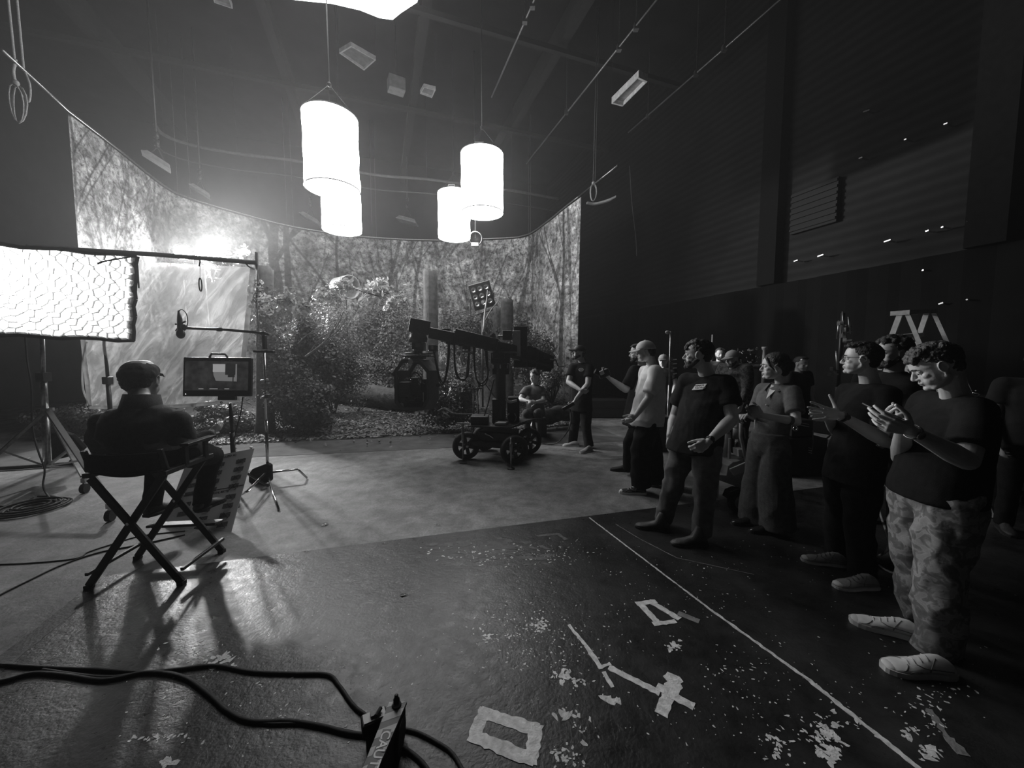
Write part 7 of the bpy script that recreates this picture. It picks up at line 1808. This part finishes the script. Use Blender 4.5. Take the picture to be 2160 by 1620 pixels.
# --- man with glasses
J = dict(head=(1816, 757, 2.80), hf=(-.80, .58, 0), hp=-.03, nb=(1836, 812, 2.80), ch=(1828, 858, 2.78), pv=(1800, 985, 2.76), bf=(-.95, .15, 0), pf=(-.95, .1, 0),
         shL=(1872, 835, 2.64), elL=(1868, 930, 2.50), wrL=(1772, 876, 2.46), shR=(1790, 828, 2.98), elR=(1765, 910, 3.05), wrR=(1745, 880, 2.80),
         kL=(1812, 1095, 2.66), aL=(1818, 1205, 2.66), kR=(1770, 1080, 2.90), aR=(1765, 1160, 2.95),
         handL=((-1, .05, .16), (.1, .95, -.2), -1, (.10, .08, .12, .22), (.25, .9, .2), .1, 1.05, .26), handR=((-1, .1, .1), (0, -1, .2), 1, (.4, .5, .5, .5)))
root, hd = person('person in black clothes and dark-rimmed glasses gesturing with an open hand', J, w=1.04, vox=.0048, head_k=1.02, hair=('swept',), tfold=.009, pfold=.014, seed=4, leg_r=(.105, .100, .082, .080, .078), sleeve=.75)
hd.glasses(root)
shoe(root, gp(1848, 1240), gp(1757, 1240), M_SUEDE, M_SOLEW, .29, False, 'shoe', 1.05, .02, M_GREY); shoe(root, gp(1785, 1195), gp(1685, 1182), M_SUEDE, M_SOLEW, .29, False, 'shoe', 1.05, .02, M_GREY)
watch(root, J['wrL'], J['elL'], .030, M_BLKP, True, (-.1, -1, .2))
# --- woman in jumpsuit
J = dict(head=(1634, 773, 3.42), hf=(-.90, .36, 0), hp=.02, nb=(1648, 812, 3.44), ch=(1640, 846, 3.42), pv=(1622, 935, 3.40), bf=(-.92, -.28, 0), pf=(-.92, -.28, 0),
         shL=(1672, 828, 3.28), elL=(1680, 890, 3.14), wrL=(1608, 876, 3.04), shR=(1610, 822, 3.58), elR=(1592, 878, 3.62), wrR=(1580, 876, 3.42),
         kL=(1634, 1010, 3.34), aL=(1640, 1106, 3.32), kR=(1600, 1005, 3.50), aR=(1592, 1088, 3.54),
         handL=((-1, .25, .25), (.2, .9, .3), -1, (.7, .8, .9, .9), (.5, .6, .5), .4, .92), handR=((-.9, -.3, .0), (.2, .1, -1), -1, (1.0, 1.0, 1.0, 1.0), (.6, .6, .2), .4, .92))
root, hd = person('person in a dark linen short-sleeved jumpsuit, hair tied back, holding a cup', J, w=.90, vox=.005, head_k=1.02, hair=('bun',), female=True, top=M_LINEN, pants=M_LINEN, topname='jumpsuit_bodice', pantname='jumpsuit_trousers', tfold=.006, pfold=.007, seed=5, leg_r=(.115, .125, .130, .135, .140), sleeve=.70, hem_z=-.05, tor=(.86, .88))
for s_, (hx, hy), (tx_, ty_) in ((1, (1640, 1125), (1598, 1124)), (-1, (1600, 1108), (1556, 1107))): shoe(root, gp(hx, hy), gp(tx_, ty_), mat('patent_shoe', .02, .15) if s_ > 0 else bpy.data.materials['patent_shoe'], M_SOLED, .25, False, 'shoe', .9)
# collar and open neck
nbp, chp = J['nb'], J['ch']; bf = V((-.92, -.28, 0)).normalized(); bl = V((-bf.y, bf.x, 0))
mb = MB(); mb.prism([nbp + bf * .062 + bl * .046 + V((0, 0, .0)), nbp + bf * .060 - bl * .046 + V((0, 0, .0)), chp + bf * .136 + V((0, 0, .02))], bf, .006); mb.build('open_neck_skin', M_SKIN, root, bevel=.002)
for q in (-1, 1):
    mb = MB(); mb.prism([nbp - bf * .04 + bl * q * .078 + V((0, 0, .030)), nbp + bf * .055 + bl * q * .060 + V((0, 0, .012)), nbp + bf * .125 + bl * q * .060 - V((0, 0, .060)), nbp + bf * .082 + bl * q * .105 - V((0, 0, .035)), nbp - bf * .03 + bl * q * .100 + V((0, 0, .0))], bf + V((0, 0, 1)), .006); mb.build('collar', M_LINEN, root, bevel=.002)
mb = MB(); mb.ell(chp + bf * .132 - V((0, 0, .03)), .007); mb.build('button', M_LGREY, root, True)
mb = MB(); mb.tube([nbp + bf * (.066) + bl * .04 + V((0, 0, .01)), nbp + bf * .080 - V((0, 0, .030)), nbp + bf * (.066) - bl * .04 + V((0, 0, .01))], .0018, 5); mb.ell(nbp + bf * .084 - V((0, 0, .034)), .005); mb.build('necklace', M_CHR, root, True)
mb = MB(); d = (J['wrL'] - J['elL']).normalized(); c = J['elL'] + d * .09; mb.lathe([(.0400, -.018), (.0415, -.017), (.0400, .017), (.0385, .018)], c, d, 22); mb.build('forearm_tattoo', mat('tattoo_ink', .08, .6, 0, .4, 60), root, True)
cp = at(1592, 862, 3.00); mb = MB(); mb.lathe([(.001, 0), (.030, 0), (.036, .055), (.034, .055), (.030, .006)], cp - V((0, 0, .03)), (-.25, 0, 1), 20); tag(mb.build('paper_cup', mat('cup_grey', .30, .6), None, True), 'small pale cup in the hand of the woman in the jumpsuit', 'cup')
# --- man in white shirt and cap
J = dict(head=(1362, 742, 4.42), hf=(-.95, .28, 0), hp=.12, nb=(1376, 772, 4.44), ch=(1376, 802, 4.44), pv=(1364, 885, 4.40), bf=(-.98, .10, 0), pf=(-.98, .1, 0),
         shL=(1384, 784, 4.26), elL=(1368, 840, 4.20), wrL=(1340, 878, 4.12), shR=(1362, 784, 4.62), elR=(1352, 840, 4.60), wrR=(1342, 880, 4.45),
         kL=(1352, 950, 4.34), aL=(1352, 1020, 4.34), kR=(1376, 945, 4.55), aR=(1380, 1010, 4.60), handL=((-.85, -.1, -.5), (.1, 1, -.1), -1, (.6, .7, .8, .9), (.7, .4, .3), .3, 1.0))
root, hd = person('person in an oversized white t-shirt, pale cap and baggy black trousers', J, w=1.0, vox=.0065, hair=('under',), cap=True, cap_m=mat('pale_cap', .50, .8, 0, .05), top=M_WTEE, tfold=.016, pfold=.012, seed=6, leg_r=(.118, .122, .115, .112, .112), sleeve=.80, tor=(1.12, 1.35), hem_z=-.12)
M_CANV = mat('canvas_shoe', .015, .8)
shoe(root, gp(1362, 1042), gp(1303, 1040), M_CANV, M_SOLEW, .30, False, 'shoe', 1.0, .025, M_WHITE); shoe(root, gp(1400, 1024), gp(1345, 1022), M_CANV, M_SOLEW, .30, False, 'shoe', 1.0, .025, M_WHITE)
mb = MB(); mb.cap(at(1322, 886, 4.08), at(1330, 885, 4.08), .020, .020); tag(mb.build('paper_roll', M_WHITE, None, True), 'small white crumpled paper in the hand of the man in the white shirt', 'paper')
# --- man holding up a camera, half hidden
J = dict(head=(1346, 745, 4.95), hf=(-.95, .3, 0), hp=.05, nb=(1356, 772, 4.97), ch=(1354, 802, 4.97), pv=(1342, 880, 4.95), bf=(-.95, -.3, 0),
         shL=(1338, 782, 4.80), elL=(1320, 822, 4.70), wrL=(1287, 799, 4.60), shR=(1362, 784, 5.15), elR=(1360, 840, 5.2), wrR=(1350, 880, 5.05),
         kL=(1325, 935, 4.95), aL=(1324, 985, 5.0), kR=(1350, 930, 5.1), aR=(1352, 975, 5.2), handL=((-.75, -.15, .6), (.1, .2, 1), 1, (.9, .9, .95, 1.0), (.4, .7, .5), .4, 1.0))
root, hd = person('person in black holding up a small camera, half hidden by the white t-shirt', J, vox=.007, hair=('swept',), beard=M_HAIR, tfold=.006, seed=7, leg_r=(.09, .08, .066, .06, .058), sleeve=.85)
shoe(root, gp(1333, 995), gp(1300, 993), M_CANV, M_SOLED, .29); shoe(root, gp(1365, 985), gp(1330, 983), M_CANV, M_SOLED, .29)
cc = at(1274, 788, 4.58); r2 = empty('handheld_camera', cc, 'small camera held up in the hand of the half hidden man', 'camera')
mb = MB(); mb.box(cc, (.13, .07, .085), Matrix.Rotation(-.4, 3, 'Y')); mb.build('camera_body', M_BLK, r2, bevel=.008)
mb = MB(); mb.box(cc + V((-.035, -.03, .012)), (.05, .04, .05), Matrix.Rotation(-.4, 3, 'Y')); mb.build('camera_grip', M_LGREY, r2, bevel=.006)
mb = MB(); mb.cyl(cc + V((-.01, 0, .04)), cc + V((-.015, 0, .075)), .014); mb.build('microphone_capsule', M_LGREY, r2); mb = MB(); mb.cyl(cc + V((-.05, 0, .0)), cc + V((-.11, 0, .03)), .032, n=18); mb.build('lens', M_BLK, r2)
# --- crane operator
J = dict(head=(1221, 745, 6.55), hf=(-.97, -.2, 0), hp=-.22, nb=(1228, 766, 6.58), ch=(1227, 790, 6.58), pv=(1226, 853, 6.58), bf=(-.62, -.78, 0),
         shL=(1243, 776, 6.48), elL=(1240, 810, 6.36), wrL=(1214, 842, 6.22), shR=(1209, 775, 6.62), elR=(1199, 806, 6.52), wrR=(1226, 824, 6.26),
         kL=(1236, 898, 6.5), aL=(1242, 938, 6.48), kR=(1212, 896, 6.7), aR=(1208, 932, 6.72), handL=((-.5, -.3, -.8), (-.7, .2, .5), 1, (.7, .8, .8, .8)), handR=((.9, .1, -.2), (.1, 1, .1), 1, (.6, .6, .7, .7)))
root, hd = person('person in dark cap and t-shirt with oval logo, standing beside the camera crane', J, w=1.05, vox=.008, head_k=1.08, hair=('under',), beard=M_HAIR, cap=True, cap_m=M_BLKP, tfold=.006, seed=8, leg_r=(.10, .095, .08, .078, .078), sleeve=.6)
shoe(root, gp(1248, 951), gp(1228, 956), M_SUEDE, M_SOLEW, .29); shoe(root, gp(1222, 942), gp(1183, 941), M_SUEDE, M_SOLEW, .29)
c, n = surf(J['topobj'], 1226, 780); n = n.normalized(); c = c + n * .004; x = V((0, 0, 1)).cross(n).normalized(); y = n.cross(x); mb = MB(); mb.prism([c + x * .045 * math.cos(t * PI / 10) + y * .030 * math.sin(t * PI / 10) for t in range(20)], n, .004); p = mb.build('oval_logo', M_LGREY, root)
mb = MB(); mb.tube([c + n * .005 + x * .030 * math.cos(t * PI / 8) + y * .017 * math.sin(t * PI / 8) for t in range(16)], .003, 5, closed=True); mb.bar(c + n * .005 - x * .02, c + n * .005 + x * .02, .004, .006, up=n); q = mb.build('logo_mark', M_BLKP, root); q.parent = p
cc = at(1199, 858, 6.18); r2 = empty('remote_controller', cc, 'black remote controller in the hands of the crane operator', 'controller'); mb = MB(); mb.bar(cc + V((-.10, 0, -.05)), cc + V((.09, 0, .06)), .06, .06); mb.build('controller_body', M_BLK, r2, bevel=.012)
mb = MB(); mb.tube([cc, cc + V((-.02, -.01, .05))], .01, 6); mb.build('joystick', M_STEEL, r2)
mb = MB(); mb.tube(spline([cc + V((.03, 0, -.04)), at(1205, 885, 6.2), at(1196, 912, 6.15), gp(1175, 934, .06), gp(1158, 937, .02), gp(1142, 933, .03)], 8), .009, 6); tag(mb.build('control_cable', M_RUB, None, True), 'thin cable looping from the remote controller to the dolly wheel', 'cable')
# --- person sitting behind the dolly
J = dict(head=(1128, 794, 7.3), hf=(-.7, -.7, 0), hp=.1, nb=(1127, 812, 7.35), ch=(1126, 830, 7.35), pv=(1130, 868, 7.5), bf=(-.5, -.86, 0), sit=True,
         shL=(1142, 822, 7.35), elL=(1146, 845, 7.2), wrL=(1130, 848, 7.0), shR=(1110, 822, 7.3), elR=(1097, 842, 7.15), wrR=(1112, 846, 7.0),
         kL=(1134, 872, 6.98), aL=(1138, 915, 6.95), kR=(1110, 872, 6.95), aR=(1110, 916, 6.9))
root, hd = person('person in grey t-shirt and shorts sitting behind the dolly', J, vox=.009, hair=('curly',), hair_m=M_HAIRB, top=mat('grey_tee', .09, .85), pants=mat('dark_shorts', .03, .9), pantname='shorts', tfold=.006, seed=9, leg_r=(.095, .09, .08, .05, .045))
shoe(root, V((J['aR'].x, J['aR'].y + .05, 0)), V((J['aR'].x - .1, J['aR'].y - .2, 0)), M_SUEDE, M_SOLEW, .28); shoe(root, V((J['aL'].x, J['aL'].y + .05, 0)), V((J['aL'].x - .1, J['aL'].y - .2, 0)), M_SUEDE, M_SOLEW, .28)
pz = J['pv']; mb = MB(); mb.box((pz.x, pz.y + .02, (pz.z - .13) / 2), (.42, .38, pz.z - .15)); tag(mb.build('apple_box', M_BLKP, None, bevel=.01), 'dark box that the person behind the dolly sits on', 'box')
# --- background people
def stander(label, hx, hy, Y, hf, bf, ht=1.78, lean=0.0, **kw):
    f = V((bf[0], bf[1], 0)).normalized(); l = V((-f.y, f.x, 0)); hc = at(hx, hy, Y); base = hc - f * (.03 + lean); s = (hc.z + .13) / 1.78 if lean == 0 else 1.0; b0 = V((base.x, base.y, 0)); B = lambda a, b_, z, k=0: b0 + f * (a * 1) + l * b_ + V((0, 0, z * s))
    aw = kw.pop('arms', None); J = dict(head=hc, hf=hf, hp=kw.pop('hp', 0.0), nb=hc - f * .035 - V((0, 0, .15)), ch=B(lean * .6, 0, 1.32 - lean * .2), pv=B(0, 0, .95), bf=tuple(f),
             shL=B(lean * .8, .185, 1.44 - lean * .25), elL=B(lean, .23, 1.14), wrL=B(lean + .1, .22, .90), shR=B(lean * .8, -.185, 1.44 - lean * .25), elR=B(lean, -.23, 1.14), wrR=B(lean + .1, -.22, .90),
             kL=B(.02, .10, .50), aL=B(0, .11, .09), kR=B(.02, -.10, .50), aR=B(0, -.11, .09))
    if aw: J.update(aw)
    vox = kw.pop('vox', .009); r_, h_ = person(label, J, vox=vox, **kw)
    for q in (.11, -.11): shoe(r_, B(-.07, q, 0), B(.2, q, 0), M_SHOEB, M_SOLED, .29)
    return r_, h_
M_GTEE = mat('olive_tee', .05, .9)
stander('bearded person in a dark grey t-shirt standing far behind, facing the camera', 1519, 747, 7.4, (-.3, -1, 0), (-.3, -1, 0), hair=('swept',), hair_m=M_HAIRB, beard=M_HAIRB, top=M_GTEE, seed=11)
def camo2():
    m = camo(); m.name = 'dark_camouflage'
    for e, c in zip(m.node_tree.nodes['Color Ramp'].color_ramp.elements, (.012, .03, .09, .035)): e.color = g(c)
    m.node_tree.nodes['Noise Texture'].inputs['Scale'].default_value = 26
    return m
stander('person in dark camouflage shirt and pale cap leaning over, behind the patch wearer', 1545, 757, 5.7, (-1, -.25, 0), (-.85, -.4, 0), lean=.16, hp=.15, hair=('under',), beard=M_HAIRB, cap=True, cap_m=mat('cap_tan', .30, .8), top=camo2(), long_sleeve=True, seed=12, w=1.15, tfold=.012)
stander('person with a pale cap standing far behind the white t-shirt', 1399, 761, 7.6, (-.6, -.8, 0), (-.6, -.8, 0), hair=('under',), cap=True, cap_m=mat('cap_grey', .22, .8), seed=13)
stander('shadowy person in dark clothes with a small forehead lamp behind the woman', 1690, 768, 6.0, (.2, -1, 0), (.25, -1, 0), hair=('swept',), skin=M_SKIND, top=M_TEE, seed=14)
c = at(1692, 759, 5.86); mb = MB(); mb.ell(c, (.022, .016, .016)); tag(mb.build('head_lamp', M_WHITE, None, True), 'small pale lamp on the forehead of the shadowy person', 'lamp')
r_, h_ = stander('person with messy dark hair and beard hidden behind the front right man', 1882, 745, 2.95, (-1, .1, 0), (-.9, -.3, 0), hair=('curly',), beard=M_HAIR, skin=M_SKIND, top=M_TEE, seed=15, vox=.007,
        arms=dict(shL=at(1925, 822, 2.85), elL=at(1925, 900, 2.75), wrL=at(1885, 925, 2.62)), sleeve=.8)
p = at(1868, 938, 2.56); mb = MB(); mb.box(p, (.14, .07, .009), Matrix.Rotation(.25, 3, 'Y') @ Matrix.Rotation(.5, 3, 'X')); tag(mb.build('mobile_phone', M_LGREY, None, bevel=.002), 'pale phone held low by the hidden bearded person', 'phone')
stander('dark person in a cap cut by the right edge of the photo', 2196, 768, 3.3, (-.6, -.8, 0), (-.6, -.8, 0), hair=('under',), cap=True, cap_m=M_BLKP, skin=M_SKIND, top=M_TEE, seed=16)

# --- seated man in the director's chair
HC = at(297, 801, 2.92)
J = dict(head=HC, hf=(-.30, .95, 0), hp=.05, nb=at(299, 850, 2.80), ch=at(294, 918, 2.75), pv=ch(.02, .0, .93), bf=(-.2, .98, 0), pf=tuple(CF), sit=True,
         shL=at(222, 896, 2.78), elL=at(212, 955, 2.92), wrL=ch(.42, .16, .98), shR=at(374, 893, 2.82), elR=at(392, 950, 2.98), wrR=ch(.45, -.12, .95),
         kL=at(335, 978, 3.25), aL=at(322, 1058, 3.18), kR=at(447, 962, 3.28), aR=at(425, 1058, 3.28))
root, hd = person("person in dark denim jacket and flat cap sitting in the tall director's chair", J, w=1.26, vox=.007, head_k=1.32, hair=('under',), top=M_DENIM, topname='denim_jacket', long_sleeve=True, tfold=.013, seed=20, leg_r=(.095, .088, .076, .068, .064), hem_z=-.16, tor=(1.05, 1.0))
mb = MB(); P = hd.P; k = 1.24; mb.ell(P(-.008, 0, .052), (.106 * k, .088 * k, .060 * k), hd.R, 28, 14); mb.ell(P(-.02, 0, .030), (.108 * k, .092 * k, .06 * k), hd.R, 24, 12)
fc = remesh(mb, .008, 'flat_cap', M_DENIM, root, 1, folds(.006, (14, 14, 14), 3)); 
mb = MB(); vs = []; m_ = 12
for j in range(4):
    for i in range(m_ + 1):
        t = -.95 + 1.9 * i / m_; q = j / 3; vs.append(P(.100 * math.cos(t) + .045 * q * max(0, math.cos(t * 1.3)), .092 * math.sin(t), .040 - .018 * q - .012 * math.sin(t) ** 2))
mb.add(vs, [(j * (m_ + 1) + i, j * (m_ + 1) + i + 1, (j + 1) * (m_ + 1) + i + 1, (j + 1) * (m_ + 1) + i) for j in range(3) for i in range(m_)]); b_ = mb.build('cap_peak', M_DENIM, root, True); b_.modifiers.new('t', 'SOLIDIFY').thickness = .006; b_.parent = fc
mb = MB(); nbp = J['nb']; mb.lathe([(.112, -.04), (.096, .060), (.103, .064), (.124, -.04)], nbp, (0, .12, 1), 24); mb.build('jacket_collar', M_DENIM, root, True)
mb = MB(); mb.tube([q for q in [surf(J['topobj'], x, 915 - .0006 * (x - 295) ** 2)[0] for x in range(215, 376, 8)] if q is not None], .004, 6); mb.build('yoke_seam', M_DENIM, root, True)
for nm, a2, dz in (('aR', J['aR'], 0), ('aL', J['aL'], 0)):
    shoe(root, V((a2.x, a2.y - .07, 0)), V((a2.x, a2.y + .2, 0)) + CF * .2 + V((.08, 0, 0)), M_SHOEB, M_SOLED, .29, True, 'boot', 1.05, z0=.235)
